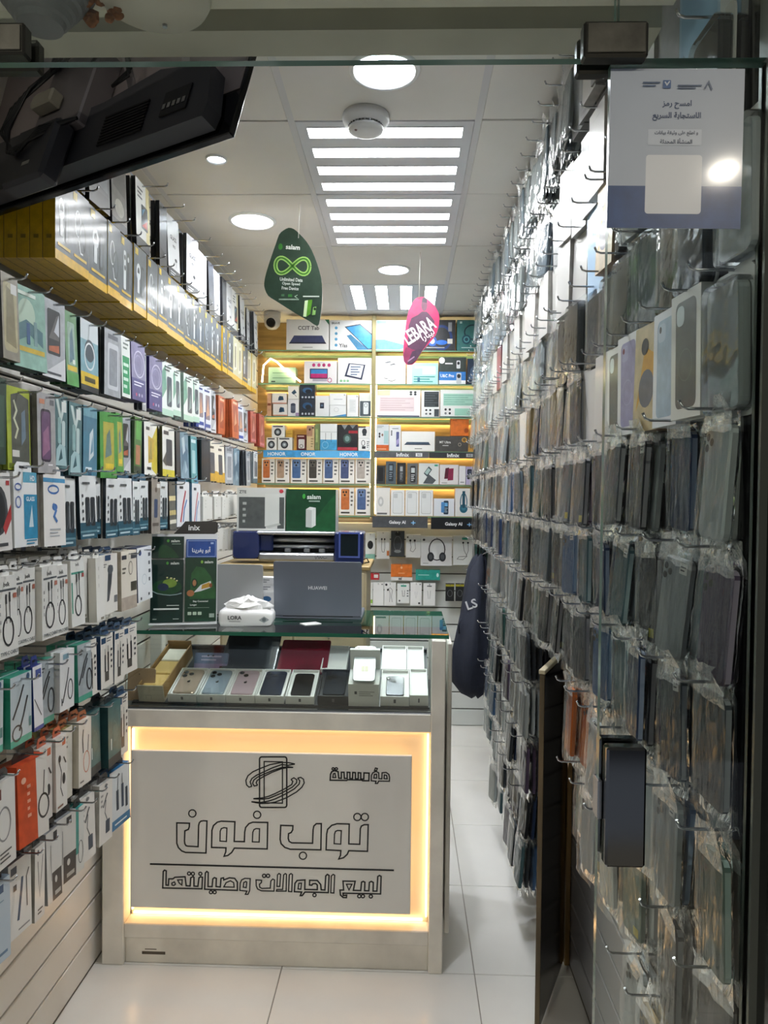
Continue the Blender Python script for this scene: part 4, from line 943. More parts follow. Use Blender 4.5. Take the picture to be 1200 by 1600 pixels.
  (0.330,0.444,1.470,1.656,'headphone_box','white box with teal headphones, lowest glass shelf','e6e6e2','c8c8c4',[('o', 0.5, 0.5, 0.22, 0.34, 0.06, '2f6a80'), ('e', 0.5, 0.28, 0.24, 0.16, '2f6a80'), ('e', 0.5, 0.28, 0.12, 0.08, '47889c'), ('r', 0.42, 0.3, 0.58, 0.9, '27566a')]),
  (-0.269,-0.201,1.165,1.346,'earbud_pack','white and mint pack with black earbuds, left of back pegs','e4e9e6','c8ccca',[('e', 0.5, 0.55, 0.3, 0.16, '262a2e'), ('r', 0, 0, 1, 0.2, '8fc8b8')]),
  (-0.193,-0.103,1.170,1.357,'earphone_pack','white pack with thin black neckband, upper back pegs','e9eae9','cccfce',[('l', [(0.4, 0.7), (0.38, 0.4), (0.45, 0.25), (0.58, 0.25), (0.64, 0.4), (0.62, 0.7)], 0.03, '34383c'), ('e', 0.4, 0.72, 0.06, 0.04, '22262a'), ('e', 0.62, 0.72, 0.06, 0.04, '22262a'), ('r', 0.8, 0.12, 0.98, 0.3, 'd0763c')]),
  (-0.095,-0.001,1.188,1.363,'earphone_pack','charcoal pack hung between white earphone packs','43464a','2c2f32',[('o', 0.5, 0.5, 0.3, 0.3, 0.04, '74787c'), ('e', 0.5, 0.88, 0.2, 0.08, '1c1e20'), ('e', 0.5, 0.2, 0.25, 0.06, '8a8e90')]),
  (0.007,0.109,1.181,1.339,'earphone_pack','white pack with two dangling black earbuds','e6e7e6','cacccb',[('l', [(0.3, 0.72), (0.36, 0.45), (0.3, 0.3), (0.5, 0.25), (0.66, 0.4), (0.6, 0.72)], 0.025, '3a3e42'), ('e', 0.3, 0.74, 0.07, 0.05, '22262a'), ('e', 0.6, 0.74, 0.07, 0.05, '22262a'), ('e', 0.12, 0.88, 0.06, 0.04, '50565a')]),
  (0.109,0.323,1.128,1.328,'headphone_box','white box with large black over-ear headphones','e4e5e6','caccce',[('o', 0.52, 0.55, 0.27, 0.38, 0.035, '2b2d32'), ('e', 0.32, 0.3, 0.11, 0.16, '34363c'), ('e', 0.7, 0.3, 0.11, 0.16, '34363c'), ('e', 0.32, 0.3, 0.06, 0.09, '5a5d64'), ('e', 0.7, 0.3, 0.06, 0.09, '5a5d64'), ('e', 0.1, 0.88, 0.04, 0.04, '40444a'), ('n', 0.08, 0.06, 0.25, 0.1, 1, '8a8e92')]),
  (0.329,0.467,1.135,1.335,'earphone_pack','white pack with green tag and looped black earphones','e3e6e4','c8cbc9',[('r', 0.44, 0.86, 0.72, 0.94, '3fa28a'), ('l', [(0.5, 0.74), (0.55, 0.5), (0.7, 0.3), (0.5, 0.18), (0.2, 0.2), (0.3, 0.28), (0.66, 0.3), (0.76, 0.5), (0.74, 0.74)], 0.022, '3a3e42'), ('e', 0.5, 0.76, 0.05, 0.035, '22262a'), ('e', 0.74, 0.76, 0.05, 0.035, '22262a')]),
  (-0.246,-0.171,1.026,1.071,'cable_box','small red box on back peg','c22f38','8f2028',[('r', 0.5, 0.3, 0.9, 0.8, 'e8e4e2')]),
  (-0.093,0.053,1.048,1.133,'charger_box','flat orange box on the back pegs','e27a32','b45e24',[('e', 0.5, 0.75, 0.05, 0.1, 'f2c49c'), ('n', 0.35, 0.25, 0.65, 0.35, 1, 'f2c49c')]),
  (-0.092,0.056,1.023,1.046,'charger_box','thin white box under the flat orange box','e8e6e2','cac8c4',[('r', 0.35, 0.2, 0.5, 0.8, '6a6e70')]),
  (0.077,0.244,1.029,1.098,'charger_box','flat teal box on the back pegs','2fa396','1f7a70',[('e', 0.9, 0.5, 0.05, 0.2, 'd4efec'), ('n', 0.1, 0.4, 0.55, 0.6, 1, 'a9dcd6')]),
  (-0.249,-0.215,0.857,1.007,'earphone_pack','narrow white pack with green foot, lower back pegs','e8eae6','cccec8',[('r', 0, 0.05, 1, 0.22, '8fb84a')]),
  (-0.213,-0.140,0.850,1.008,'earphone_pack','blank white pack, first of the lower back pegs','ecedec','cfd0cf',[('e', 0.85, 0.92, 0.06, 0.03, '6a6e72')]),
  (-0.136,-0.055,0.851,1.009,'earphone_pack','white pack with black curled earphones, lower back pegs','e8e9e8','cccdcc',[('e', 0.16, 0.9, 0.1, 0.05, '30343a'), ('l', [(0.3, 0.7), (0.5, 0.78), (0.7, 0.66), (0.6, 0.4), (0.68, 0.15)], 0.03, '40444a'), ('l', [(0.4, 0.7), (0.5, 0.5), (0.45, 0.15)], 0.03, '40444a'), ('e', 0.3, 0.68, 0.08, 0.05, '22262a')]),
  (-0.049,0.036,0.869,1.002,'earphone_pack','white pack with green title, lower back pegs','e8ebe9','cccfcd',[('r', 0.3, 0.84, 0.75, 0.93, '4aae94'), ('l', [(0.4, 0.66), (0.45, 0.35), (0.6, 0.35), (0.62, 0.66)], 0.03, '40444a'), ('n', 0.8, 0.3, 0.94, 0.7, 3, '5a6064'), ('e', 0.2, 0.12, 0.07, 0.05, '50565a')]),
  (0.041,0.121,0.854,1.011,'earphone_pack','white pack with faint sketch and small black logo','ecedec','cfd0cf',[('l', [(0.4, 0.6), (0.5, 0.3), (0.62, 0.6)], 0.02, 'b0b4b6'), ('e', 0.85, 0.92, 0.06, 0.03, '6a6e72'), ('r', 0.7, 0.06, 0.86, 0.14, '30343a')]),
  (0.130,0.213,0.855,1.008,'earphone_pack','white pack with thin grey wired earphones, lower back pegs','ebecea','cecfcd',[('l', [(0.35, 0.66), (0.42, 0.3)], 0.025, '8a8e90'), ('l', [(0.6, 0.66), (0.55, 0.3)], 0.025, '8a8e90'), ('r', 0.3, 0.84, 0.7, 0.89, '7a7e80')]),
  (0.282,0.342,0.887,1.006,'earphone_pack','black pack with yellow top, first of two','26282a','18191a',[('r', 0, 0.84, 1, 0.96, 'b8b03a'), ('o', 0.5, 0.45, 0.3, 0.2, 0.05, '7a7e82')]),
  (0.350,0.409,0.888,1.007,'earphone_pack','black pack with yellow top, second of two','26282a','18191a',[('r', 0, 0.84, 1, 0.96, 'b8b03a'), ('o', 0.5, 0.45, 0.3, 0.2, 0.05, '7a7e82')]),
]

# ---------------------------------------------------------------- the counter
def counter():
    root = empty('display_counter', (-0.43, 2.70, 0))
    tag(root, 'white glass-topped display counter with a warm backlit sign', 'counter')
    ox, oy = 0.43, -2.70
    def part(name, *boxes, m=DIRTY, c=0.003):
        b = MB()
        for q in boxes:
            b.cbox(q[0] + ox, q[1] + ox, q[2] + oy, q[3] + oy, q[4], q[5], m, c)
        return b.build(name, root)
    part('post', (-1.012, -0.938, 2.435, 2.50, 0, 0.875))
    part('post', (0.094, 0.141, 2.435, 2.50, 0, 1.122))
    part('post', (0.100, 0.146, 2.90, 2.95, 0, 1.122))
    part('post', (-1.012, -0.965, 2.90, 2.95, 0, 1.122))
    part('top_rail', (-0.938, 0.094, 2.440, 2.50, 0.812, 0.873))
    part('plinth', (-0.938, 0.094, 2.452, 2.50, 0.0, 0.090))
    part('sill', (-0.938, 0.094, 2.440, 2.50, 0.091, 0.141))
    part('back_board', (-0.938, 0.094, 2.505, 2.520, 0.02, 0.86), m=mat('cream_board', 'efe6d2', 0.5))
    part('side_panel', (0.118, 0.138, 2.50, 2.90, 0.06, 0.862))
    part('side_panel', (-1.010, -0.992, 2.50, 2.90, 0.06, 0.862))
    part('side_rail', (0.150, 0.166, 2.50, 2.97, 0.10, 1.10))
    part('showcase_floor', (-1.005, 0.135, 2.445, 2.94, 0.862, 0.876), m=mat('showcase_floor_grey', '4a4c4e', 0.4))
    b = MB()
    b.box(-0.94 + ox, 0.094 + ox, 2.452 + oy, 2.458 + oy, 0.880, 1.121, GLASS)
    b.build('front_glass', root)
    b = MB()
    b.box(0.128 + ox, 0.134 + ox, 2.50 + oy, 2.90 + oy, 0.880, 1.121, GLASS)
    b.build('side_glass', root)
    b = MB()
    b.box(-1.0 + ox, 0.152 + ox, 2.455 + oy, 2.965 + oy, 1.124, 1.137, GREENGLASS, top=GLASS, bottom=GLASS)
    b.build('glass_top', root)
    # warm light strip behind the sign
    WARM = glow('warm_strip', 'ffc98c', LED_SIGN)
    for q in ((-0.925, 0.075, 0.800, 0.806), (-0.925, 0.075, 0.146, 0.152)):
        b = MB()
        b.box(q[0] + ox, q[1] + ox, 2.492 + oy, 2.500 + oy, q[2], q[3], WARM)
        b.build('light_strip', root)
    for q in ((-0.932, -0.926), (0.084, 0.090)):
        b = MB()
        b.box(q[0] + ox, q[1] + ox, 2.492 + oy, 2.500 + oy, 0.16, 0.79, WARM)
        b.build('light_strip', root)
    x0, x1, z0, z1 = -0.911, 0.032, 0.205, 0.738
    for q in ((x0 + .03, x1 - .03, z0 + .02, z0 + .026), (x0 + .03, x1 - .03, z1 - .026, z1 - .02), (x0 + .02, x0 + .026, z0 + .03, z1 - .03), (x1 - .026, x1 - .02, z0 + .03, z1 - .03)):
        b = MB()
        b.box(q[0] + ox, q[1] + ox, 2.452 + oy, 2.456 + oy, q[2], q[3], WARM)
        b.build('light_strip', root)
    b = MB()
    b.cbox(x0 + ox, x1 + ox, 2.426 + oy, 2.440 + oy, z0, z1, mat('sign_white', 'eae8e2', 0.4, noise=0.04, nscale=4), 0.0015)
    sign = b.build('sign_panel', root)
    sign['label'] = 'white sign panel with black outlined lettering'
    for sx in (x0 + 0.06, x1 - 0.06):
        for sz in (z0 + 0.06, z1 - 0.06):
            b = MB()
            b.box(sx - .01 + ox, sx + .01 + ox, 2.440 + oy, 2.505 + oy, sz - .01, sz + .01, STEEL)
            b.build('standoff', root)
    INK = mat('black_cut_vinyl', '0c0c0d', 0.4)
    b = MB()
    for s in SIGN_CLOSED:
        big = max(p[0] for p in s) - min(p[0] for p in s) > 900
        b.ribbon([(x / 1e4 + ox, z / 1e4) for x, z in s], 0.0050 if big else 0.0042, 2.4253 + oy, INK, True)
    for i, s in enumerate(SIGN_OPEN):
        b.ribbon([(x / 1e4 + ox, z / 1e4) for x, z in s], 0.0060 if i == len(SIGN_OPEN) - 1 else 0.0042, 2.4251 + oy, INK)
    b.build('lettering', sign)
    b = MB()
    b.box(-0.88 + ox, -0.80 + ox, 2.4515 + oy, 2.452 + oy, 0.030, 0.040, mat('scuff', '5c5346', 0.7))
    b.box(-0.87 + ox, -0.83 + ox, 2.4515 + oy, 2.452 + oy, 0.046, 0.049, mat('scuff'))
    b.build('scuff_mark', root)
counter()

# sloped riser in the showcase; v runs up the slope
SL = R(17)
RZ, RY = 0.884, 2.485
def slope(x, v, up=0.0):
    return (x, RY + v * math.cos(SL) - up * math.sin(SL), RZ + v * math.sin(SL) + up * math.cos(SL))
b = MB()
b.box(-0.93, 0.09, 0, 0.40, -0.006, 0, mat('riser_grey', '3c3f44', 0.35))
o = b.build('display_riser', None, (0, RY, RZ), (SL, 0, 0))
b = MB()
b.box(-0.93, 0.09, 0, 0.01, 0, 0.115, mat('riser_grey'))
b.build('back_leg', o, (0, 0.375, -0.1))
o.location.z -= 0.0
tag(o, 'dark sloping display riser inside the glass counter', 'display riser')

PH = {}
def phone_mesh(col, cams, w=0.076, h=0.155, t=0.008):
    key = (col, cams, w)
    if key in PH:
        return PH[key]
    body = mat('phone_' + col, col, 0.22, metal=0.35, coat=0.6)
    b = MB()
    o0 = rrect(-w / 2, 0, w / 2, h, 0.012, 4)
    rings = []
    for d, y in ((0.0016, 0.0), (0.0, 0.0014), (0.0, t - 0.0014), (0.0016, t)):
        s = [(x * (1 - 2 * d / w), z + (d if z < h / 2 else -d)) for x, z in o0]
        rings.append([(x, y - t, z) for x, z in s])
    b.loft(rings[::-1], body)
    cb2 = MB()
    dk = mat('lens_black', '0a0a0c', 0.1, coat=1.0)
    pts = {3: [(-0.024, h - .020), (-0.024, h - .044), (-0.003, h - .032)], 2: [(-0.024, h - .018), (-0.006, h - .036)], 4: [(-.024, h - .016), (-.024, h - .034), (-.024, h - .052), (-.006, h - .024), (-.006, h - .042)]}[cams]
    for px, pz in pts:
        rings = [[(px + rr * math.cos(2 * math.pi * k / 14), y, pz + rr * math.sin(2 * math.pi * k / 14)) for k in range(14)] for rr, y in ((0.0085, -t), (0.0085, -t - .0022), (0.007, -t - .003))]
        cb2.loft([r[::-1] for r in rings], dk, True)
    lg = MB()
    lg.ops(w, h, [('e', .5, .48, .07, .04, mat('phone_logo', '5a5a5e', 0.15, metal=1.0)), ('e', .53, .53, .025, .012, mat('phone_logo'))], -t)
    PH[key] = (b.mesh('phone_body'), cb2.mesh('camera_lens'), lg.mesh('emblem'))
    return PH[key]

def phone_in_box(x, v, col, cams, label, boxcol='e4e3df', w=0.098, L=0.176, hgt=0.030, phone=True, sidecol=None, plabel=None, up=0.0, pw=0.076):
    """an open carton lying on the slope with the phone showing in it"""
    bx = MB()
    c = mat('carton_' + boxcol, boxcol, 0.45)
    t = 0.0035
    bx.box(-w / 2, w / 2, 0, L, 0, 0.004, c)
    for q in ((-w / 2, -w / 2 + t, 0, L), (w / 2 - t, w / 2, 0, L), (-w / 2 + t, w / 2 - t, 0, t), (-w / 2 + t, w / 2 - t, L - t, L)):
        bx.box(q[0], q[1], q[2], q[3], 0.004, hgt, c)
    bx.box(-w / 2 + t, w / 2 - t, t, L - t, 0.004, hgt - 0.010, c)
    o = bx.build('phone_carton', None, slope(x, v, up), (SL, 0, 0))
    tag(o, label, 'box', 'cartons in the counter showcase')
    lg = MB()
    lg.ops(w, hgt, [('r', .46, .3, .54, .7, '5c5c60')], 0.0)
    lg.build('emblem', o)
    if phone:
        pm = phone_mesh(col, cams, pw, min(0.155, pw * 2.03))
        p = put('smartphone', pm[0], None, slope(x, v + 0.010, up + hgt - 0.0095 + 0.0005), (SL - math.pi / 2, 0, 0))
        p.rotation_euler = (SL - R(90), 0, 0)
        # the phone lies on its screen: its back looks up
        p.matrix_world = Matrix.Translation(slope(x, v + 0.012, up + hgt - 0.0095)) @ Matrix.Rotation(SL, 4, 'X') @ Matrix.Rotation(R(-90), 4, 'X')
        put('camera_lens', pm[1], p); put('emblem', pm[2], p)
        tag(p, plabel, 'phone', 'phones in the counter showcase')

phone_in_box(-0.757, 0.006, 'b8a390', 3, 'white carton holding the gold phone', plabel='gold phone with three lenses in a white carton')
phone_in_box(-0.656, 0.006, 'aab8c6', 3, 'white carton holding the pale blue phone', plabel='pale blue phone with three lenses in a white carton')
phone_in_box(-0.556, 0.006, 'd2b6bd', 2, 'white carton holding the pink phone', plabel='pale pink phone with two lenses in a white carton')
phone_in_box(-0.456, 0.006, '2b3448', 3, 'white carton holding the navy phone', plabel='navy blue phone with three lenses in a white carton')
phone_in_box(-0.352, 0.006, '17181b', 2, 'white carton holding the small black phone', plabel='small black phone on a white carton', pw=0.070)
phone_in_box(-0.238, 0.006, '2b3038', 4, 'black carton holding the grey phone', '24272c', w=0.108, hgt=0.034, plabel='dark grey phone in a black carton with many lenses')
phone_in_box(-0.028, 0.006, '2a2e38', 2, 'white carton under the small glossy phone', w=0.098, hgt=0.036, plabel='small glossy dark phone beside the tall carton', pw=0.062)
phone_in_box(0.054, 0.010, '', 2, 'closed white carton at the end of the front row', w=0.062, hgt=0.040, phone=False)
phone_in_box(-0.255, 0.19, '', 2, 'white carton behind the grey phone', w=0.094, hgt=0.030, phone=False)
phone_in_box(-0.035, 0.19, '', 2, 'white carton in the second row, beside the tall carton', w=0.092, hgt=0.034, phone=False)
phone_in_box(0.045, 0.192, '', 2, 'white carton in the second row, next to the post', w=0.064, hgt=0.032, phone=False)

# the tall open carton with a white phone standing in it
b = MB()
cm = mat('carton_e4e3df')
b.box(-0.052, 0.052, 0, 0.10, 0, 0.085, cm)
o = b.build('phone_carton', None, slope(-0.133, 0.0, 0.0), (SL, 0, 0))
b = MB()
b.box(-0.052, 0.052, 0.0, 0.012, 0, 0.10, cm)
b.build('raised_lid', o, (0, 0.10, 0.06))
lg = MB(); lg.ops(0.104, 0.085, [('r', .2, .55, .28, .68, '5c5c60'), ('n', .35, .45, .85, .7, 3, 'a9a8a4')], 0.0); lg.build('emblem', o)
tag(o, 'tall open white carton with a white phone on top', 'box', 'cartons in the counter showcase')
pm = phone_mesh('c6cbcc', 2)
p = put('smartphone', pm[0]); put('camera_lens', pm[1], p); put('emblem', pm[2], p)
p.matrix_world = Matrix.Translation(slope(-0.133, 0.004, 0.090)) @ Matrix.Rotation(SL + R(20), 4, 'X') @ Matrix.Rotation(R(-90), 4, 'X')
st = MB(); st.ops(0.076, 0.155, [('r', .35, .25, .68, .42, 'd8cfae'), ('r', .5, .25, .53, .42, 'efeadb')], -0.008, step=0.0004); st.build('price_sticker', p)
tag(p, 'white phone with two lenses and a paper sticker', 'phone', 'phones in the counter showcase')

# brown board, card box with yellow packs, purple pack, tablets
b = MB()
b.prism(rrect(-0.048, 0, 0.048, 0.11, 0.008), 0, 0.006, mat('brown_card', 'a58a6c', 0.55, noise=0.1))
o = b.build('card_sheet', None, (-0.905, 2.50, 0.885), (R(-6), 0, 0))
b = MB(); b.ops(0.096, 0.11, [('e', .42, .82, .02, .02, '2c2420')], 0.0); b.build('punched_hole', o)
tag(o, 'brown card sheet standing in the end of the showcase', 'card')
b = MB()
CARD = mat('box_card', 'cdc6b4', 0.6)
BRN = mat('brown_inside', '9c7a48', 0.6)
b.box(-0.045, 0.045, 0, 0.30, 0, 0.012, CARD)
b.box(-0.045, 0.045, 0, 0.004, 0.012, 0.062, CARD)
b.box(-0.045, -0.041, 0.004, 0.30, 0.012, 0.062, BRN)
b.box(0.041, 0.045, 0.004, 0.30, 0.012, 0.062, BRN)
b.box(-0.045, 0.045, 0.296, 0.30, 0.012, 0.075, BRN)
o = b.build('card_tray', None, slope(-0.862, 0.004), (SL, 0, R(-3)))
lg = MB(); lg.ops(0.09, 0.062, [('l', [(.3, .15), (.3, .4), (.5, .4), (.5, .15)], .01, '8a8474')], 0); lg.build('print', o)
tag(o, 'open card tray at the end of the showcase', 'tray')
for k, (cc, lab) in enumerate((('d2b06a', 'yellow packet in the card tray, nearest the glass'), ('cfae66', 'yellow packet in the middle of the card tray'), ('dcd6c6', 'pale packet at the back of the card tray'))):
    b = MB()
    b.cbox(-0.036, 0.036, 0, 0.086, 0, 0.040, mat('packet_' + cc, cc, 0.5), 0.003)
    o = b.build('packet', None, slope(-0.862 + 0.005 * k, 0.012 + 0.092 * k, 0.0125), (SL, 0, R(-3)))
    tag(o, lab, 'packet', 'packets in the card tray')
b = MB()
b.cbox(-0.062, 0.062, 0, 0.012, 0, 0.075, mat('purple_pack', '7d7292', 0.4), 0.002)
o = b.build('accessory_pack', None, slope(-0.712, 0.195, 0.004), (R(-30), 0, 0))
lg = MB(); lg.ops(0.124, 0.075, [('r', 0, .45, 1, 1, '5a6a88'), ('n', .2, .55, .8, .9, 2, 'a9a4bc'), ('e', .4, .86, .03, .05, '22242c'), ('e', .55, .86, .03, .05, '22242c')], 0); lg.build('print', o)
tag(o, 'purple and blue pack leaning behind the gold phone', 'pack')
def flat_tablet(x, v, w, L, col, label, rz=0, up=0.0, tilt=0.0):
    b = MB()
    o0 = rrect(-w / 2, 0, w / 2, L, 0.008)
    b.loft([[(a, c, 0) for a, c in o0], [(a, c, 0.009) for a, c in o0]], mat('tablet_' + col, col, 0.18, coat=0.7))
    o = b.build('tablet', None, slope(x, v, up), (SL + tilt, 0, R(rz)))
    b = MB()
    o1 = rrect(-w / 2 + .006, .006, w / 2 - .006, L - .006, 0.006)
    b.poly([(a, c, 0.0094) for a, c in o1], mat('tablet_face_' + col, col, 0.06, coat=1.0))
    b.build('screen', o)
    tag(o, label, 'tablet', 'tablets in the showcase')
flat_tablet(-0.575, 0.190, 0.205, 0.20, '23282c', 'black tablet lying behind the pink phone', 0, 0.006, R(14))
flat_tablet(-0.372, 0.188, 0.185, 0.19, '6e1626', 'dark red tablet cover behind the black phone', 0, 0.006, R(10))

# ---------------------------------------------------------------- on the counter top
ZT = 1.1375
# leaflet display
root = empty('leaflet_display', (-0.78, 2.575, ZT), (0, 0, R(12)))
tag(root, 'white leaflet display with four leaflets and a black header', 'display stand')
tilt = R(-9)
b = MB()
b.box(-0.115, 0.115, 0, 0.006, 0, 0.322, mat('foam_white', 'e6e8e8', 0.4))
b.box(-0.115, 0.115, -0.03, 0.006, 0, 0.006, mat('foam_white'))
b.build('back_board', root, None, (tilt, 0, 0))
b = MB()
b.prism([(-0.04, 0.322), (0.103, 0.322), (0.115, 0.330), (0.115, 0.362), (0.108, 0.368), (0.0, 0.368), (-0.012, 0.352)], 0, 0.006, mat('header_black', '0e0f12', 0.3))
h = b.build('header', root, None, (tilt, 0, 0))
b = MB(); b.ops(1, 1, [('t', 'inix', 0.032, 0.345, 0.019, 'e8eaec')], -0.0002, x0=0); b.build('lettering', h)
def leaflet(x0, x1, z0, z1, col, ops, y=-0.006):
    b = MB()
    b.box(x0, x1, y - 0.003, y, z0, z1, col)
    o = b.build('leaflet', root, None, (tilt, 0, 0))
    a = MB(); a.ops(x1 - x0, z1 - z0, ops, y - 0.003, x0=x0, z0=z0); a.build('print', o)
    return o
arc = ('p', [(.2, 0), (.22, .5), (.3, .62), (.45, .6), (.62, .45), (.76, .22), (.86, 0)], '1f4a2c')
leaflet(-0.112, -0.002, 0.235, 0.312, '12322a', [arc, ('t', 'salam', .73, .80, .13, 'dfe8e0', 0, .34), ('e', .5, .80, .04, .07, '4a9a3c'), ('r', .62, .64, .9, .67, '8fa89a')])
leaflet(0.006, 0.112, 0.235, 0.302, '1d4d9c', [('r', .04, .06, .97, .09, '9fb8e0'), ('r', .04, .91, .97, .94, '9fb8e0'), ('r', .04, .06, .055, .94, '9fb8e0'), ('r', .955, .06, .97, .94, '9fb8e0'), ('t', 'أبو يفرينا', .5, .42, .36, 'eef2fa', 0, .62), ('r', .8, .74, .9, .84, '9fb8e0')])
leaflet(-0.113, -0.002, 0.008, 0.230, '10302a', [('e', .5, .56, .46, .12, '1a4a2a'), ('e', .58, .62, .22, .07, '7a9a3c'), ('e', .38, .56, .17, .06, '1c2f4c'), ('e', .62, .70, .04, .012, 'd8d49a'), ('e', .72, .69, .03, .012, 'd8d49a'), ('e', .5, .71, .03, .012, 'd8d49a'), ('e', .8, .66, .03, .012, 'd8d49a'), ('l', [(.04, .5), (.2, .46), (.4, .44), (.6, .43), (.8, .44), (.95, .46)], .03, '8fa8a8'), ('t', 'salam', .73, .94, .045, 'dfe8e0', 0, .34), ('e', .5, .94, .04, .025, '4a9a3c'), ('r', .5, .26, .88, .275, 'b9c8bc'), ('r', .1, .2, .88, .225, 'e4ece6'), ('r', .08, .05, .2, .06, 'b9c8bc'), ('r', .7, .05, .88, .06, 'b9c8bc')], -0.008)
leaflet(0.004, 0.113, 0.010, 0.236, '173e2c', [('p', [(.15, .35), (.2, .75), (.35, .86), (.6, .84), (.82, .7), (.97, .5), (.97, .35)], '2c5f34'), ('e', .3, .6, .1, .075, '1d3b2a'), ('e', .3, .6, .06, .05, 'b07a52'), ('p', [(.28, .45), (.5, .47), (.85, .53), (.82, .63), (.5, .57)], 'dfe3e4'), ('p', [(.52, .5), (.8, .535), (.78, .61), (.54, .565)], 'c89a3c'), ('e', .18, .44, .12, .05, 'b8784c'), ('e', .82, .56, .05, .035, '8a4a2c'), ('t', 'salam', .75, .93, .045, 'dfe8e0', 0, .34), ('e', .53, .93, .04, .025, '8ac04a'), ('t', 'Stay Connected', .5, .31, .035, 'eef4ee', 0, .8), ('t', 'Longer', .28, .255, .035, 'eef4ee', 0, .34), ('r', .1, .21, .78, .216, '9ab0a0'), ('rr', .1, .1, .22, .15, .002, 'b8ccb8'), ('rr', .26, .1, .38, .15, .002, 'b8ccb8'), ('rr', .42, .1, .54, .15, .002, 'b8ccb8'), ('r', .78, .06, .94, .12, 'a9bcae')], -0.012)

# tissue pack
root = empty('tissue_pack', (-0.56, 2.61, ZT), (0, 0, R(2)))
tag(root, 'soft white tissue packet with a tissue pulled out', 'tissue pack')
b = MB()
FILM = mat('tissue_film', 'e4e4e2', 0.3, bump=0.25, bscale=25)
rings = []
for k, (sx, sy, z) in enumerate(((0.088, 0.046, 0.0), (0.095, 0.052, 0.012), (0.095, 0.052, 0.036), (0.090, 0.047, 0.050), (0.07, 0.035, 0.058))):
    rings.append([(x * sx / 0.095, y * sy / 0.052, z + 0.003 * math.sin(9 * x + k)) for x, y in rrect(-0.095, -0.052, 0.095, 0.052, 0.016, 4)])
b.loft(rings, FILM, True, True)
b.build('packet', root)
b = MB()
rr2 = random.Random(3)
rings = []
for k, (r, z) in enumerate(((0.055, 0.050), (0.062, 0.066), (0.050, 0.080), (0.034, 0.090), (0.014, 0.097))):
    rings.append([(1.25 * r * (1 + 0.28 * math.sin(5 * a + k) + rr2.uniform(-.12, .12)) * math.cos(a), 0.55 * r * (1 + 0.25 * math.sin(4 * a + 2 * k)) * math.sin(a), z + rr2.uniform(-.004, .006)) for a in [2 * math.pi * q / 22 for q in range(22)]])
b.loft(rings, mat('tissue_paper', 'f0f0ee', 0.8), True, False)
b.build('tissue', root)
b = MB()
b.ops(1, 1, [('t', 'LORA', -0.035, 0.030, 0.014, '26262a'), ('r', -.055, .016, -.015, .0175, '6a6a6c'), ('p', [(.05, .022), (.068, .036), (.086, .024), (.068, .012)], 'a9adb0'), ('e', .068, .024, .007, .007, '70767a')], -0.0535, x0=0)
b.build('lettering', root)

def laptop(name, x, y, w, h, col, label, lean, rz, text=None):
    root = empty(name, (x, y, ZT), (0, 0, R(rz)))
    tag(root, label, 'laptop', 'open laptops on the counter')
    LID = mat('laptop_' + col, col, 0.34, metal=0.2)
    b = MB()
    b.cbox(-w / 2, w / 2, 0.0, 0.225, 0, 0.012, LID, 0.004)
    b.build('keyboard_base', root)
    b = MB()
    b.loft([[(a, yy, c) for a, c in rrect(-w / 2, 0, w / 2, h, 0.008)] for yy in (0.006, 0.0)], LID)
    lid = b.build('lid', root, (0, -0.002, 0.012), (R(lean), 0, 0))
    b = MB()
    b.poly([(a, 0.0064, c) for a, c in rrect(-w / 2 + .006, .01, w / 2 - .006, h - .006, 0.004)][::-1], mat('laptop_screen', '1c2430', 0.1))
    b.build('screen', lid)
    b = MB()
    b.tube([(-w * 0.4, 0.004, 0.012), (w * 0.4, 0.004, 0.012)], 0.006, BLACK)
    b.build('hinge', root)
    if text:
        b = MB(); b.ops(1, 1, [('t', text, 0.0, h * 0.52, 0.0135, 'e4e6ea')], -0.0004, x0=0)
        b.build('lettering', lid)
laptop('laptop', -0.322, 2.735, 0.328, 0.205, '6d737e', 'dark grey laptop with its lid towards the shop entrance', 6, 0, 'HUAWEI')
laptop('laptop', -0.66, 2.735, 0.27, 0.19, 'a4a6a6', 'silver laptop standing behind the tissue packet', 4, -3)
b = MB()
b.box(-0.032, 0.032, -0.022, 0.022, 0, 0.002, 'f0f0ee')
o = b.build('paper_card', None, (-0.335, 2.63, ZT), (0, 0, R(35)))
tag(o, 'small white paper card lying before the dark laptop', 'card')
for k, (x, y, w, d, z, h, lab) in enumerate(((-0.525, 2.86, 0.085, 0.06, 0, 0.040, 'white charger box at the bottom of the stack between laptops'), (-0.523, 2.86, 0.080, 0.06, 0.0405, 0.045, 'white charger box with blue picture between the laptops'), (-0.530, 2.865, 0.085, 0.055, 0.086, 0.028, 'flat white box high in the stack between laptops'), (-0.530, 2.865, 0.09, 0.055, 0.1145, 0.026, 'topmost white box between the laptops'))):
    b = MB()
    b.box(-w / 2, w / 2, -d / 2, d / 2, 0, h, 'e2e2de', front='e8e8e6')
    o = b.build('charger_box', None, (x, y, ZT + z), (0, 0, R(rnd.uniform(-6, 6))))
    a = MB()
    a.ops(w, h, [('e', .4, .4, .22, .25, '3f6f9c'), ('r', .8, .2, .84, .7, '2a2e34')] if k == 1 else [('n', .1, .2, .6, .8, 2, '8a8c8e')], -d / 2)
    a.build('print', o)
    tag(o, lab, 'box', 'boxes stacked between the laptops')

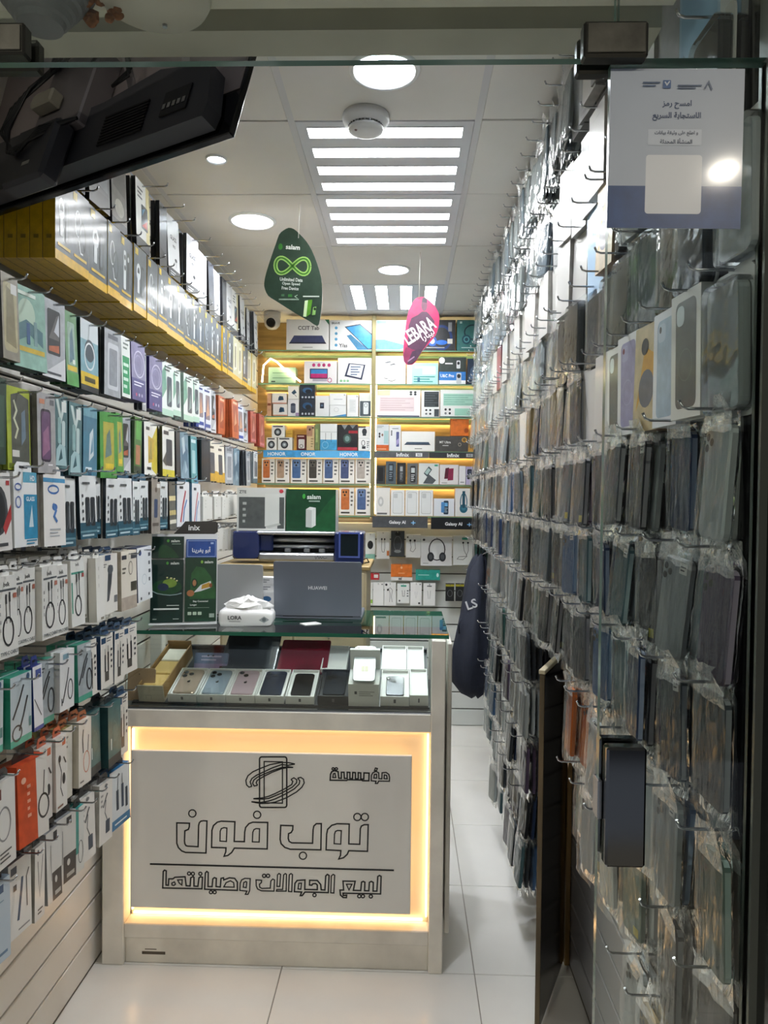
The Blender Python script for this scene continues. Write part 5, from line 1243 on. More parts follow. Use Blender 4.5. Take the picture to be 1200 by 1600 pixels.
# ---------------------------------------------------------------- film cutter on its cabinet
b = MB()
CAB = mat('cream_cabinet', 'cdbf9c', 0.5, noise=0.08, nscale=4)
b.cbox(-0.84, -0.17, 3.33, 3.72, 0.0, 1.262, CAB, 0.004)
o = b.build('cabinet', None)
b = MB(); b.cbox(-0.855, -0.155, 3.315, 3.735, 1.262, 1.280, mat('cabinet_top_wood', 'a88f5c', 0.45, noise=0.2, nscale=7), 0.003); b.build('top', o)
for x0, x1 in ((-0.83, -0.51), (-0.50, -0.18)):
    b = MB(); b.cbox(x0, x1, 3.318, 3.330, 0.08, 1.25, CAB, 0.003); d = b.build('door', o)
    b = MB(); b.tube([((x0 + x1) / 2, 3.316, 0.95), ((x0 + x1) / 2, 3.300, 0.96), ((x0 + x1) / 2, 3.300, 1.06), ((x0 + x1) / 2, 3.316, 1.07)], 0.004, STEEL); b.build('handle', d)
tag(o, 'cream wooden cabinet carrying the film cutting machine', 'cabinet')

root = empty('film_cutter', (-0.49, 3.47, 1.281))
tag(root, 'blue and silver film cutting machine with a small screen', 'cutting machine')
NAVY = mat('cutter_navy', '1d2a5a', 0.25, coat=0.5)
SILV = mat('cutter_silver', 'b4b8bc', 0.3, metal=0.8)
b = MB()
b.loft([[(x, -0.075, z) for x, z in rrect(-0.31, 0.02, -0.185, 0.148, 0.02)], [(x, -0.085, z) for x, z in rrect(-0.305, 0.024, -0.185, 0.144, 0.02)]][::-1], NAVY)
b.cbox(-0.31, -0.185, -0.074, 0.09, 0.02, 0.148, NAVY, 0.006)
b.build('end_housing', root)
b = MB()
b.cbox(0.165, 0.300, -0.085, 0.09, 0.0, 0.150, NAVY, 0.008)
e = b.build('end_housing', root)
b = MB(); b.poly([(0.195, -0.0856, 0.040), (0.275, -0.0856, 0.040), (0.275, -0.0856, 0.142), (0.195, -0.0856, 0.142)], mat('cutter_screen', '1c2428', 0.08)); b.build('screen', e)
b = MB()
for q in ((0.186, 0.194, 0.032, 0.150), (0.276, 0.284, 0.032, 0.150), (0.194, 0.276, 0.032, 0.040), (0.194, 0.276, 0.142, 0.150)):
    b.box(q[0], q[1], -0.090, -0.0852, q[2], q[3], mat('cutter_bezel', '4a5a9c', 0.25))
b.build('bezel', e)
b = MB(); b.cbox(-0.19, 0.168, -0.080, 0.06, 0.012, 0.050, SILV, 0.008); b.build('front_bar', root)
b = MB(); b.ops(1, 1, [('l', [(0.075, 0.036), (0.080, 0.024), (0.088, 0.040), (0.094, 0.026), (0.100, 0.034), (0.106, 0.026), (0.112, 0.034), (0.118, 0.026), (0.132, 0.030)], 0.0022, '33373c')], -0.0805, x0=0); b.build('lettering', root)
b = MB(); b.cbox(-0.19, 0.168, 0.0, 0.07, 0.05, 0.135, BLACK, 0.004); b.build('carriage_well', root)
b = MB(); b.cbox(-0.195, 0.168, -0.085, 0.07, 0.135, 0.150, SILV, 0.004); b.build('top_bar', root)
b = MB(); b.tube([(-0.19, -0.03, 0.108), (0.168, -0.03, 0.108)], 0.012, SILV, 12); b.build('roller', root)
b = MB(); b.tube([(-0.19, -0.04, 0.078), (0.168, -0.04, 0.078)], 0.008, SILV, 12); b.build('roller', root)
b = MB(); b.cbox(-0.19, -0.125, -0.055, 0.0, 0.055, 0.134, NAVY, 0.006); b.build('carriage', root)
for x in (-0.07, 0.02, 0.09):
    b = MB(); b.cbox(x, x + 0.028, -0.06, 0.0, 0.052, 0.070, SILV, 0.003); b.build('pinch_roller', root)
b = MB(); b.tube([(0.295, -0.06, 0.02), (0.315, -0.07, 0.03), (0.325, -0.06, 0.01), (0.305, -0.03, 0.004)], 0.003, BLACK); b.build('cable', root)

def carton(name, x, y, z, w, d, h, front, side, ops, label, cat, rz=0, group=None):
    b = MB()
    b.box(-w / 2, w / 2, -d / 2, d / 2, 0, h, side, front=front)
    o = b.build(name, None, (x, y, z), (0, 0, R(rz)))
    a = MB(); a.ops(w, h, ops, -d / 2); a.build('print', o)
    tag(o, label, cat, group)
    return o
carton('router_box', -0.672, 3.47, 1.4325, 0.225, 0.12, 0.20, 'd3d5d0', 'b8bab6', [('r', .04, .05, .6, .78, '575b5a'), ('r', .84, .05, .98, .78, '575b5a'), ('p', [(.58, .1), (.88, .16), (.88, .86), (.58, .86)], 'd8dbd6'), ('p', [(.58, .1), (.66, .06), (.92, .14), (.88, .18)], 'bcc0ba'), ('t', 'ZTE', .12, .9, .07, '4a4c4e', 0, .16), ('e', .92, .92, .045, .045, 'c8404c'), ('n', .12, .15, .2, .7, 4, 'b4b8b4')], 'grey and white router box on the cutting machine', 'box', 1, 'router boxes on the cutting machine')
carton('router_box', -0.437, 3.47, 1.4325, 0.232, 0.12, 0.195, '17482c', 'cfd2ce', [('p', [(.4, 0), (1, 0), (1, .9), (.85, .7)], '1f5a34'), ('p', [(.4, .1), (.52, .08), (.52, .5), (.4, .52)], 'c4c8c4'), ('p', [(.52, .08), (.6, .14), (.6, .56), (.52, .5)], 'e2e6e2'), ('p', [(.4, .52), (.52, .5), (.6, .56), (.48, .58)], 'f0f2f0'), ('t', 'salam', .56, .82, .11, 'e8f0ea', 0, .3), ('e', .36, .83, .03, .06, '4ab04a'), ('r', .46, .7, .68, .73, 'a9c0b0')], 'dark green router box on the cutting machine', 'box', -1, 'router boxes on the cutting machine')

# ---------------------------------------------------------------- back shelves
root = empty('wall_shelf_unit', (-0.22, 4.88, 1.46))
tag(root, 'lit glass wall shelving along the back wall', 'shelving')
ox, oy, oz = 0.22, -4.88, -1.46
b = MB(); b.cbox(-0.230 + ox, -0.205 + ox, 4.872 + oy, 4.90 + oy, 1.466 + oz, 2.79 + oz, mat('shelf_post', '8f8660', 0.35, metal=0.3), 0.002); b.build('post', root)
ZS = [2.560, 2.339, 2.121, 1.896, 1.676, 1.466]
SHG = mat('shelf_glass_edge', '6f9a80', 0.15)
SW = glow('shelf_warm_strip', 'ffdca6', LED_SHELF)
for z in ZS:
    for x0, x1 in ((-0.985, -0.231), (-0.204, 0.50)):
        b = MB(); b.box(x0 + ox, x1 + ox, 4.875 + oy, 5.13 + oy, z - 0.008 + oz, z + oz, SHG, top=GLASS, bottom=GLASS); sh = b.build('glass_shelf', root)
        b = MB(); b.box(x0 + 0.01 + ox, x1 - 0.01 + ox, 5.115 + oy, 5.123 + oy, z - 0.020 + oz, z - 0.012 + oz, SW); b.build('light_strip', sh)
        b = MB(); b.box(x0 + 0.01 + ox, x1 - 0.01 + ox, 5.106 + oy, 5.109 + oy, z - 0.026 + oz, z - 0.008 + oz, mat('added_strip_lip', 'c8b888', 0.4, metal=0.5)); b.build('added_strip_lip', sh)  # lip added to hide the strip and turn its glow onto the wall
for x in (-0.236, -0.199):
    b = MB(); b.box(x - 0.003 + ox, x + 0.003 + ox, 4.905 + oy, 4.911 + oy, 1.48 + oz, 2.40 + oz, SW); b.build('light_strip', root)
def banner(x0, x1, z0, z1, col, ops, label):
    b = MB(); b.box(0, x1 - x0, 0, 0.003, 0, z1 - z0, col)
    o = b.build('shelf_banner', None, (x0, 4.868, z0))
    a = MB(); a.ops(x1 - x0, z1 - z0, ops, 0, x0=0); a.build('lettering', o)
    tag(o, label, 'banner', 'brand strips on the back shelves')
banner(-0.945, -0.233, 1.848, 1.896, '4aa6e2', [('p', [(.4, 0), (.75, 0), (.85, 1), (.5, 1)], '62b8ee'), ('t', 'HONOR', .125, .5, .5, 'f2f8fc', 0, .2), ('t', 'ONOR', .42, .5, .5, 'f2f8fc', 0, .17), ('t', 'HONOR', .8, .5, .5, 'f2f8fc', 0, .2)], 'sky blue brand strip along the shelf edge')
banner(-0.206, 0.152, 1.852, 1.894, '5c5e62', [('t', 'Infinix', .52, .5, .6, 'f0f2f4', 0, .4), ('r', .76, .25, .88, .78, 'e6e8ea'), ('t', '5G', .82, .52, .36, '5c5e62', 0, .1)], 'grey brand strip nearest the centre post')
banner(0.154, 0.46, 1.852, 1.892, '36383c', [('t', 'Infinix', .52, .5, .6, 'f0f2f4', 0, .46), ('r', .8, .25, .94, .78, 'b8bcc0'), ('t', '5G', .87, .52, .36, '36383c', 0, .1)], 'dark grey brand strip at the end of the shelf')
banner(-0.215, 0.15, 1.390, 1.466, '4d5054', [('t', 'Galaxy AI', .45, .45, .36, 'eef0f2', 0, .44), ('l', [(.7, .45), (.78, .45)], .018, '6fb4ea'), ('l', [(.74, .28), (.74, .62)], .014, 'a9d4f4')], 'grey strip below the lowest glass shelf, by the post')
banner(0.172, 0.47, 1.384, 1.462, '1f2124', [('t', 'Galaxy AI', .5, .42, .36, 'eef0f2', 0, .5), ('l', [(.8, .42), (.9, .42)], .02, '6fb4ea'), ('l', [(.85, .26), (.85, .58)], .016, 'a9d4f4')], 'black strip below the lowest glass shelf, by the side wall')

seen_b = {}
for x0, x1, z0, z1, name, label, front, side, ops in BACK:
    hung = z1 < 1.46
    d = 0.09 if not hung else (0.05 if (z1 - z0) < 0.12 and (x1 - x0) > 0.1 else 0.03)
    yf = 4.884 if not hung else 5.02
    if name in ('case_box',):
        d = 0.05
    b = MB()
    w, h = x1 - x0 - 0.002, z1 - z0
    b.box(-w / 2, w / 2, 0, d, 0, h, side, front=front)
    o = b.build(name, None, ((x0 + x1) / 2, yf + (rnd.uniform(0, 0.006) if not hung else 0), z0))
    a = MB(); a.ops(w, h, ops, 0); a.build('print', o)
    if hung:
        t = MB(); t.tube([(0, d + 0.07, h * 0.93), (0, -0.02, h * 0.93), (0, -0.028, h * 0.93 + 0.008)], 0.0022, STEEL); t.build('peg', wall_back, tuple(o.location))
    tag(o, label, 'box' if 'box' in name else 'pack', 'boxes on the back shelves' if not hung else 'packs on the back pegs')
# plain boxes behind the front row, filling the shelves
# dome camera and the loose light strip
root = empty('dome_camera', (-0.89, 4.86, ZC))
tag(root, 'white dome security camera in the back corner of the ceiling', 'camera')
b = MB(); b.lathe([(0.055, 0), (0.057, -0.03), (0.050, -0.04)], mat('camera_white', 'cfcac0', 0.4), 20); b.build('base', root)
b = MB(); b.lathe([(0.050, -0.03), (0.055, -0.055), (0.048, -0.085), (0.030, -0.105), (0.01, -0.11)], mat('camera_white'), 20); b.build('ball', root)
b = MB()
b.loft([[(0.030 * math.cos(a), y, -0.075 + 0.030 * math.sin(a)) for a in [-2 * math.pi * k / 16 for k in range(16)]] for y in (-0.030, -0.056)], BLACKG); b.build('lens', root)
b = MB()
b.tube([(-0.955, 4.86, 2.345), (-0.945, 4.86, 2.455), (-0.90, 4.865, 2.500), (-0.86, 4.868, 2.480), (-0.80, 4.87, 2.425), (-0.73, 4.872, 2.372), (-0.70, 4.873, 2.350)], 0.0055, glow('loose_strip_glow', 'ffe2b4', 10.0), 8)
o = b.build('loose_light_strip')
tag(o, 'glowing warm light strip sagging over the mint box', 'light strip')

# ---------------------------------------------------------------- hanging boards
def hanging_board(name, outline, y, col, ops, label, knot, th=0.004):
    pts = [(x / 1e4, z / 1e4) for x, z in outline]
    cx0 = sum(p[0] for p in pts) / len(pts); cz0 = sum(p[1] for p in pts) / len(pts)
    sm = []
    n = len(pts)
    for i in range(n):      # round the outline off
        p0, p1, p2, p3 = pts[i - 1], pts[i], pts[(i + 1) % n], pts[(i + 2) % n]
        for t in (0, 0.5):
            q = []
            for k in (0, 1):
                q.append(0.5 * (2 * p1[k] + (p2[k] - p0[k]) * t + (2 * p0[k] - 5 * p1[k] + 4 * p2[k] - p3[k]) * t * t + (3 * p1[k] - p0[k] - 3 * p2[k] + p3[k]) * t ** 3))
            sm.append((q[0] - cx0, q[1] - cz0))
    b = MB(); b.prism(sm, 0, th, 'd8d8d4', front=col)
    o = b.build(name, None, (cx0, y, cz0))
    a = MB(); a.ops(1, 1, [conv(op, cx0, cz0) for op in ops], 0, x0=0, step=0.0003); a.build('print', o)
    s = MB(); s.tube([(knot[0] - cx0, -0.001, knot[1] - cz0), (knot[0] - cx0 + 0.004, 0.0, ZC - cz0 - 0.002)], 0.0016, mat('white_string', 'd8d6cc', 0.7)); s.build('string', o)
    tag(o, label, 'hanging sign', 'boards hung from the ceiling')
def conv(op, cx0, cz0):
    k = op[0]
    if k in ('l', 'p'):
        return (k, [(x - cx0, z - cz0) for x, z in op[1]]) + tuple(op[2:])
    if k in ('r', 'n'):
        return (k, op[1] - cx0, op[2] - cz0, op[3] - cx0, op[4] - cz0) + tuple(op[5:])
    if k == 't':
        return (k, op[1], op[2] - cx0, op[3] - cz0) + tuple(op[4:])
    return (k, op[1] - cx0, op[2] - cz0) + tuple(op[3:])
s = 0.000281
X0, Z0 = SALAM_OUT[0][0] / 1e4 - 480 * s, SALAM_OUT[0][1] / 1e4 + 150 * s
def q(x, z): return (X0 + x * s, Z0 - z * s)
inf = []
for k in range(41):
    t = 2 * math.pi * k / 40
    inf.append(q(540 + 250 * math.cos(t) / (1 + 0.35 * math.sin(t) ** 2) * 1.0, 705 - 175 * 1.5 * math.sin(t) * math.cos(t) / (1 + 0.35 * math.sin(t) ** 2) - 8 * math.cos(t) * -1))
def T(t, x, z, hgt, col, rot=0, mw=0.5): return ('t', t, *q(x, z), hgt * s, col, rot, mw)
ops = [('l', inf, 0.0170, 'a3cf72'), ('l', inf, 0.0070, '3f7a24'), T('salam', 545, 432, 70, 'eef2ee', -4, .078), ('e', *q(362, 425), 0.009, 0.013, '3f8a34'),
       T('Unlimited Data', 525, 905, 52, 'dfe6e0', -3, .094), T('Open Speed', 522, 970, 52, 'dfe6e0', -3, .074), T('Free Device', 510, 1032, 48, 'dfe6e0', -3, .07),
       ('r', q(380, 0)[0], q(0, 1150)[1], q(425, 0)[0], q(0, 1118)[1], '4f7a54'), ('r', q(480, 0)[0], q(0, 1160)[1], q(540, 0)[0], q(0, 1120)[1], '3f8a3c'), ('l', [q(620, 1130), q(580, 1152), q(620, 1180)], .0025, 'b8d0b8'),
       ('r', q(345, 0)[0], q(0, 1205)[1], q(640, 0)[0], q(0, 1185)[1], '9fb4a4'), ('r', q(700, 0)[0], q(0, 1160)[1], q(940, 0)[0], q(0, 1142)[1], 'c4d0c8'),
       ('p', [q(705, 1445), q(750, 1450), q(775, 1205), q(728, 1215)], 'cfe4b8'), ('p', [q(750, 1450), q(810, 1410), q(838, 1200), q(775, 1205)], '5fa02c'),
       ('p', [q(836, 1425), q(882, 1420), q(898, 1300), q(852, 1310)], '8fbf6c'), ('e', *q(876, 1335), 0.005, 0.006, '20301c')]
hanging_board('hanging_board', SALAM_OUT, 3.04, '2c4234', ops, 'dark green hanging board with a lime loop symbol', q(625, 300))
s = 0.0002638
X0, Z0 = LEBARA_OUT[0][0] / 1e4 - 540 * s, LEBARA_OUT[0][1] / 1e4 + 168 * s
SK = '5c3350'
ops = [('p', [q(350, 700), q(400, 560), q(520, 500), q(590, 440), q(680, 440), q(760, 520), q(830, 620), q(800, 880), q(640, 1120), q(560, 1200), q(330, 1100)], '57304e'),
       ('e', *q(636, 320), 0.0150, 0.030, '74405c'), ('p', [q(590, 260), q(600, 190), q(640, 175), q(690, 215), q(685, 280)], '3c2a3e'),
       ('p', [q(300, 1100), q(560, 1180), q(440, 1330), q(330, 1410), q(270, 1370), q(255, 1250)], '8f2a58'),
       ('p', [q(420, 1180), q(560, 1130), q(620, 1150), q(500, 1330), q(420, 1412), q(330, 1420)], '4a2c48'),
       ('t', 'LEBARA', *q(545, 790), 0.068, 'f6eef2', 33, 0.165), ('t', 'ليبارا', *q(710, 880), 0.042, 'f0dfe8', 33, 0.07), ('l', [q(340, 1365), q(465, 1275)], 0.006, 'a880a0')]
hanging_board('hanging_board', LEBARA_OUT, 3.64, 'c82d68', ops, 'pink and plum hanging board with white slanted lettering', q(535, 200))

# ---------------------------------------------------------------- packs on the pegs of the left wall
def ph(x0, z0, x1, z1, c, c2=None):
    r = [('rr', x0, z0, x1, z1, 0.006, c)]
    if c2:
        r.append(('p', [(x0 + .03, z0 + .05), (x1 - .03, z0 + .05), (x1 - .03, z1 - .3 * (z1 - z0)), (x0 + .03, z0 + .35 * (z1 - z0))], c2))
    return r
def cable(c='26282c', cz=.38, r=.24):
    return [('o', .5, cz, r, r * .62, .07, c), ('l', [(.42, cz + .1), (.42, .72)], .035, c), ('l', [(.6, cz + .1), (.6, .74)], .035, c), ('r', .38, .66, .46, .78, c), ('r', .56, .68, .64, .8, c)]
def buds(v):
    L, D = 'd3d8da', '34383c'
    if v == 0:
        return [('e', .35, .62, .16, .13, L), ('e', .35, .62, .08, .07, D), ('rr', .26, .3, .42, .6, .004, L), ('rr', .56, .26, .76, .74, .006, D), ('rr', .6, .3, .72, .7, .005, '5a6066')]
    if v == 1:
        return [('o', .36, .6, .18, .17, .05, L), ('o', .62, .46, .2, .2, .06, D), ('l', [(.4, .4), (.5, .26), (.64, .26)], .05, L)]
    return [('rr', .28, .24, .46, .8, .006, L), ('rr', .54, .24, .72, .8, .006, D), ('e', .37, .7, .06, .04, D), ('e', .63, .7, .06, .04, L), ('e', .37, .55, .06, .04, D)]
YE = lambda v: ('50565c', 'd2ab1c', [('r', 0, .0, 1, .115, 'dcae1e'), ('p', [(0, .55), (1, .3), (1, 1), (0, 1)], '5a6066')] + buds(v) + [('r', .08, .86, .3, .96, 'd6b93a'), ('n', .12, .15, .85, .23, 1, 'd9b53c')], 0.030)
W, DK, TL = 'eceeec', '23262b', '2f6f78'
STY = {
 # name: (front, side, print, thickness, tab colour, words, kind)
 'gl_black': ('2c2f33', '1a1b1e', [('r', 0, 0, 1, .2, '17181a'), ('p', [(.1, .3), (.9, .25), (.9, .95), (.1, .9)], '4a4e54')], .014, None, 'black tempered glass pack', 'glass_pack'),
 'gl_dark': ('6c6a64', '22242a', [('r', 0, 0, 1, .12, '24262c'), ('e', .5, .3, .3, .12, 'a9a79c'), ('p', [(.1, .55), (.9, .5), (.9, .95), (.1, .95)], '55534e')], .014, None, 'dark glossy tempered glass pack', 'glass_pack'),
 'gl_phone': (W, '24262a', [('r', 0, 0, 1, .16, '2c2f34'), ('r', .74, .16, 1, 1, 'd9cf9c'), ('rr', .4, .32, .86, .68, .006, '2a3038'), ('p', [(.44, .36), (.82, .36), (.82, .5)], 'b8402c'), ('p', [(.44, .6), (.7, .66), (.44, .5)], '4f8fb4'), ('n', .12, .72, .5, .9, 3, '6a6e74')], .014, None, 'white tempered glass pack with a phone', 'glass_pack'),
 'gl_pro': ('cdd0d2', '2a2d32', [('r', 0, 0, 1, .15, '33373d'), ('t', 'GLASS', .5, .66, .075, '3c4046', 0, .7), ('t', 'PRO', .55, .53, .05, '4a4e54', 0, .4), ('e', .66, .32, .1, .03, '30343a'), ('l', [(.66, .32), (.66, .2)], .02, '30343a'), ('n', .15, .03, .6, .11, 2, 'c0c4c8')], .014, None, 'white tempered glass pack with dark foot', 'glass_pack'),
 'ye_plain': ('d8b224', 'cda51c', [('t', 'ToP', .7, .9, .06, '3c3410', 0, .5)], .046, None, 'plain yellow earphone box', 'earphone_box'),
 'ye_front': ('8d9399', 'd2ab1c', [('r', 0, 0, .42, 1, 'cba51c'), ('r', .42, 0, 1, .115, 'dcae1e'), ('t', 'ToP', .2, .92, .06, '3c3410', 0, .3)] + [('o', .72, .6, .18, .22, .05, 'd3d8da')], .046, None, 'yellow earphone box at the row start', 'earphone_box'),
 'ye_a': YE(0) + (None, 'yellow and grey earphone box', 'earphone_box'),
 'ye_b': YE(1) + (None, 'yellow and grey box with round earphones', 'earphone_box'),
 'ye_c': YE(2) + (None, 'yellow and grey box with two earbuds', 'earphone_box'),
 'ye_d': ('c9c5a0', 'd2ab1c', [('r', 0, 0, 1, .12, 'dcae1e'), ('p', [(.2, .2), (.8, .3), (.7, .9), (.3, .85)], 'e4e0cc'), ('r', .35, .3, .6, .8, '8d8a70')], .030, None, 'pale yellow earphone box', 'earphone_box'),
 'sp_blister': ('9a9484', '2f3338', [('rr', .1, .1, .9, .9, .01, 'bdb48c'), ('p', [(.2, .2), (.8, .15), (.7, .8), (.3, .85)], '8d8462'), ('r', .55, .78, .9, .9, 'd8d8d4')], .016, None, 'clear blister pack with beige insert', 'film_pack'),
 'sp_mint': ('8fb8a8', '143c38', [('e', .42, .66, .26, .2, 'b9d0bc'), ('p', [(.1, .3), (.5, .42), (.9, .3), (.9, .5), (.4, .6), (.1, .5)], '557c84'), ('r', .06, .2, .94, .26, 'd6b848'), ('r', .4, .3, .5, .56, '3f5f8c'), ('r', .62, .3, .72, .6, '7a9a9c'), ('r', 0, 0, 1, .18, '9ac4b4'), ('n', .1, .86, .7, .96, 1, 'dce8de')], .009, None, 'mint green screen film pack', 'film_pack'),
 'sp_photo': ('aeb2b6', '1c2a34', [('p', [(0, .0), (1, .0), (1, .3), (0, .02)], 'd4d6d8'), ('rr', .22, .3, .78, .88, .006, '3a3d40'), ('p', [(.28, .34), (.72, .34), (.72, .44), (.28, .4)], 'b8694a'), ('p', [(.28, .5), (.6, .8), (.72, .84), (.72, .5)], '6d6a6a'), ('p', [(.5, .6), (.72, .55), (.72, .84)], 'c8ccd2'), ('n', .1, .03, .8, .09, 1, '50545a')], .010, None, 'grey screen film pack with a phone photo', 'film_pack'),
 'sp_green': ('6f9a72', '1f5a2c', [('rr', .2, .28, .8, .86, .006, '9ab8a8'), ('p', [(.3, .3), (.7, .36), (.6, .8), (.4, .7)], '5d7f8c'), ('r', .1, .2, .9, .27, 'd6b83a'), ('r', .55, .3, .75, .36, 'dfe8df'), ('r', 0, 0, 1, .18, '58a052')], .012, None, 'green screen film pack', 'film_pack'),
 'sp_bluey': ('7fa9b4', '23333c', [('r', 0, .72, 1, 1, 'c6d0d2'), ('e', .5, .58, .28, .16, '3c4c54'), ('o', .5, .5, .3, .2, .05, 'd4dcdc'), ('r', 0, .08, 1, .26, 'd9b92c'), ('r', 0, 0, 1, .08, '23282c'), ('r', .2, .13, .8, .2, '4a4210')], .010, None, 'teal screen film pack with yellow foot', 'film_pack'),
 'sp_grey': ('a4a8ac', '2a2d32', [('rr', .2, .1, .85, .8, .008, 'c6cacd'), ('rr', .28, .16, .78, .72, .006, '8d9298'), ('r', .2, .86, .8, .93, '6a6e74')], .010, None, 'grey screen film pack', 'film_pack'),
 'sp_wgreen': ('e4e8e4', '8a9a90', [('r', .12, .06, .9, .68, '2f9a62'), ('n', .2, .12, .8, .6, 4, 'cfe8d8'), ('n', .2, .78, .8, .92, 2, '7a8a80')], .008, None, 'white and green film pack', 'film_pack'),
 'sp_purple': ('8d88a8', '2f2766', [('r', 0, 0, 1, .38, '5a5488'), ('o', .55, .64, .4, .24, .04, 'c9c6d8'), ('o', .5, .62, .3, .18, .03, 'a9a4c4'), ('n', .15, .24, .85, .34, 2, 'e4e2ee'), ('e', .3, .1, .05, .03, 'c8557c'), ('e', .5, .1, .05, .03, 'b8b4d0'), ('e', .7, .1, .05, .03, 'b8b4d0')], .014, None, 'purple screen film pack', 'film_pack'),
 'sp_wteal': ('e2e9e4', '9ab0a4', [('r', 0, 0, 1, .12, 'b4d4c0'), ('p', [(0, .3), (.4, .5), (.3, .95), (0, .8)], '7fae98'), ('rr', .42, .18, .86, .74, .008, '565e66'), ('p', [(.5, .22), (.8, .3), (.7, .6)], '8fa4a0'), ('n', .2, .82, .8, .94, 2, '4a5450')], .012, None, 'white and sage screen film pack', 'film_pack'),
 'sp_wblue': ('d8dce4', '2c3f8c', [('rr', .3, .24, .85, .8, .006, '8a7c84'), ('p', [(.36, .3), (.8, .36), (.6, .74)], 'c89a7c'), ('r', 0, 0, .3, .4, '30448c'), ('n', .15, .84, .8, .94, 1, '2c3f8c'), ('r', .2, .06, .9, .14, '3c52a0')], .010, None, 'white and royal blue film pack', 'film_pack'),
 'sp_orange': ('c8673c', '9c4a28', [('rr', .22, .16, .78, .84, .006, 'a84f30'), ('p', [(.3, .3), (.7, .4), (.55, .75)], 'd9a080'), ('r', .2, .88, .8, .94, 'f0c8a8')], .014, None, 'orange film pack', 'film_pack'),
 'sp_red': ('b85a4a', '8f3a2c', [('rr', .22, .16, .78, .84, .006, '9c4840'), ('p', [(.3, .3), (.7, .4), (.55, .75)], 'd4988c'), ('r', .1, .05, .9, .12, 'd88a8c')], .014, None, 'brick red film pack', 'film_pack'),
 'sp_dgreen': ('2c4638', '1c3a2c', [('r', .2, .2, .8, .8, '3f5c4c')], .010, None, 'dark green film pack', 'film_pack'),
 'sp_lime': ('a9b83a', '7f8f24', [('p', [(.18, .06), (.96, .06), (.96, .88), (.5, .94), (.18, .9)], '55584f'), ('l', [(.3, .84), (.42, .72), (.3, .62), (.46, .5), (.34, .38)], .07, 'c8ccb0'), ('p', [(.6, .3), (.8, .4), (.78, .75), (.62, .7)], '6f8494'), ('r', .2, .16, .5, .24, 'd8d8d0'), ('r', .05, .02, .5, .08, '6a7a1c')], .010, None, 'lime green film pack with dark panel', 'film_pack'),
 'sp_violet': ('a9a8a8', '6f6e70', [('rr', .18, .14, .74, .80, .010, '3c3440'), ('rr', .22, .17, .70, .77, .008, '6c4c70'), ('p', [(.26, .2), (.66, .3), (.6, .6), (.3, .5)], '9a6c8c'), ('r', .12, .86, .4, .92, 'c8886c'), ('r', .7, .86, .92, .93, '6a6c70'), ('n', .55, .08, .8, .13, 1, 'e4e4e4')], .012, None, 'grey film pack with a violet phone', 'film_pack'),
 'sp_tealx': ('4f7478', '1f3c40', [('p', [(.1, .95), (.5, .6), (.9, .95), (.7, .95), (.5, .75), (.3, .95)], 'c4d4d0'), ('r', .55, .78, .9, .92, 'd4dad6'), ('rr', .25, .34, .5, .7, .006, '8fb4b4'), ('rr', .55, .3, .8, .66, .006, 'b8cccb'), ('p', [(.1, .04), (.9, .04), (.8, .3), (.4, .34), (.15, .26)], 'a4c4c8'), ('p', [(.3, .1), (.6, .14), (.5, .28)], '2f5a64')], .010, None, 'teal patterned film pack', 'film_pack'),
 'sp_blue': ('3f7f98', '24506a', [('r', 0, .85, 1, 1, '6fa4b4'), ('p', [(.4, .2), (.75, .3), (.7, .7), (.45, .6)], 'c9d8dc'), ('p', [(.5, .3), (.7, .36), (.66, .6)], '5f92a8'), ('n', .15, .06, .6, .14, 1, 'cfdfe4')], .010, None, 'sea blue film pack', 'film_pack'),
 'sp_gyel': ('4f9a48', '2f6a2c', [('p', [(.2, .1), (.85, .1), (.85, .85), (.2, .85)], 'b8b04a'), ('p', [(.3, .3), (.7, .36), (.6, .75), (.4, .65)], '6f8a84'), ('r', .3, .14, .8, .22, 'e0c83c')], .014, None, 'green and yellow film pack', 'film_pack'),
 'sp_gbrown': ('4c7a3c', '35522c', [('r', .2, .6, .85, .95, '5fae4c'), ('r', .2, .15, .8, .5, 'b87c5c'), ('r', 0, 0, 1, .12, '3c4a34')], .010, None, 'green and brown film pack', 'film_pack'),
 'sp_wyel': ('e4e4de', '2c3440', [('p', [(.55, .12), (1, .0), (1, .95), (.6, .7)], 'c9b83c'), ('p', [(.3, .22), (.72, .26), (.76, .68), (.3, .74)], 'c8a93a'), ('p', [(.36, .3), (.6, .3), (.5, .7)], '9a8a4c'), ('r', .2, .1, .5, .15, '2c3034'), ('r', .14, .84, .4, .9, '3c4044')], .012, None, 'white film pack with yellow phone', 'film_pack'),
 'sp_wyel2': ('e0e0d8', '4a4a2c', [('r', 0, 0, 1, .14, 'd4c83c'), ('rr', .3, .22, .8, .76, .006, '3c4044'), ('p', [(0, .3), (.3, .2), (.3, .5)], '5a5a50'), ('r', .1, .84, .5, .92, '4a4c4e')], .010, None, 'white film pack with black phone and yellow foot', 'film_pack'),
 'sp_black': ('26292c', '17191b', [('r', .2, .1, .8, .9, '34383c')], .009, None, 'black film pack', 'film_pack'),
 'sp_ice': ('7f9cac', '34454f', [('p', [(.1, .1), (.5, .4), (.9, .2), (.9, .6), (.4, .8), (.1, .6)], '4f6f84'), ('p', [(.3, .5), (.6, .6), (.5, .9), (.2, .85)], 'c4d4da'), ('p', [(.5, .1), (.8, .2), (.6, .4)], 'a9c0c8')], .010, None, 'ice blue patterned film pack', 'film_pack'),
 'sp_teal2': ('5fa0a8', '2f6068', [('rr', .2, .2, .7, .7, .005, 'a9ccd0'), ('r', .1, .86, .8, .93, 'dcebec')], .010, None, 'pale teal film pack', 'film_pack'),
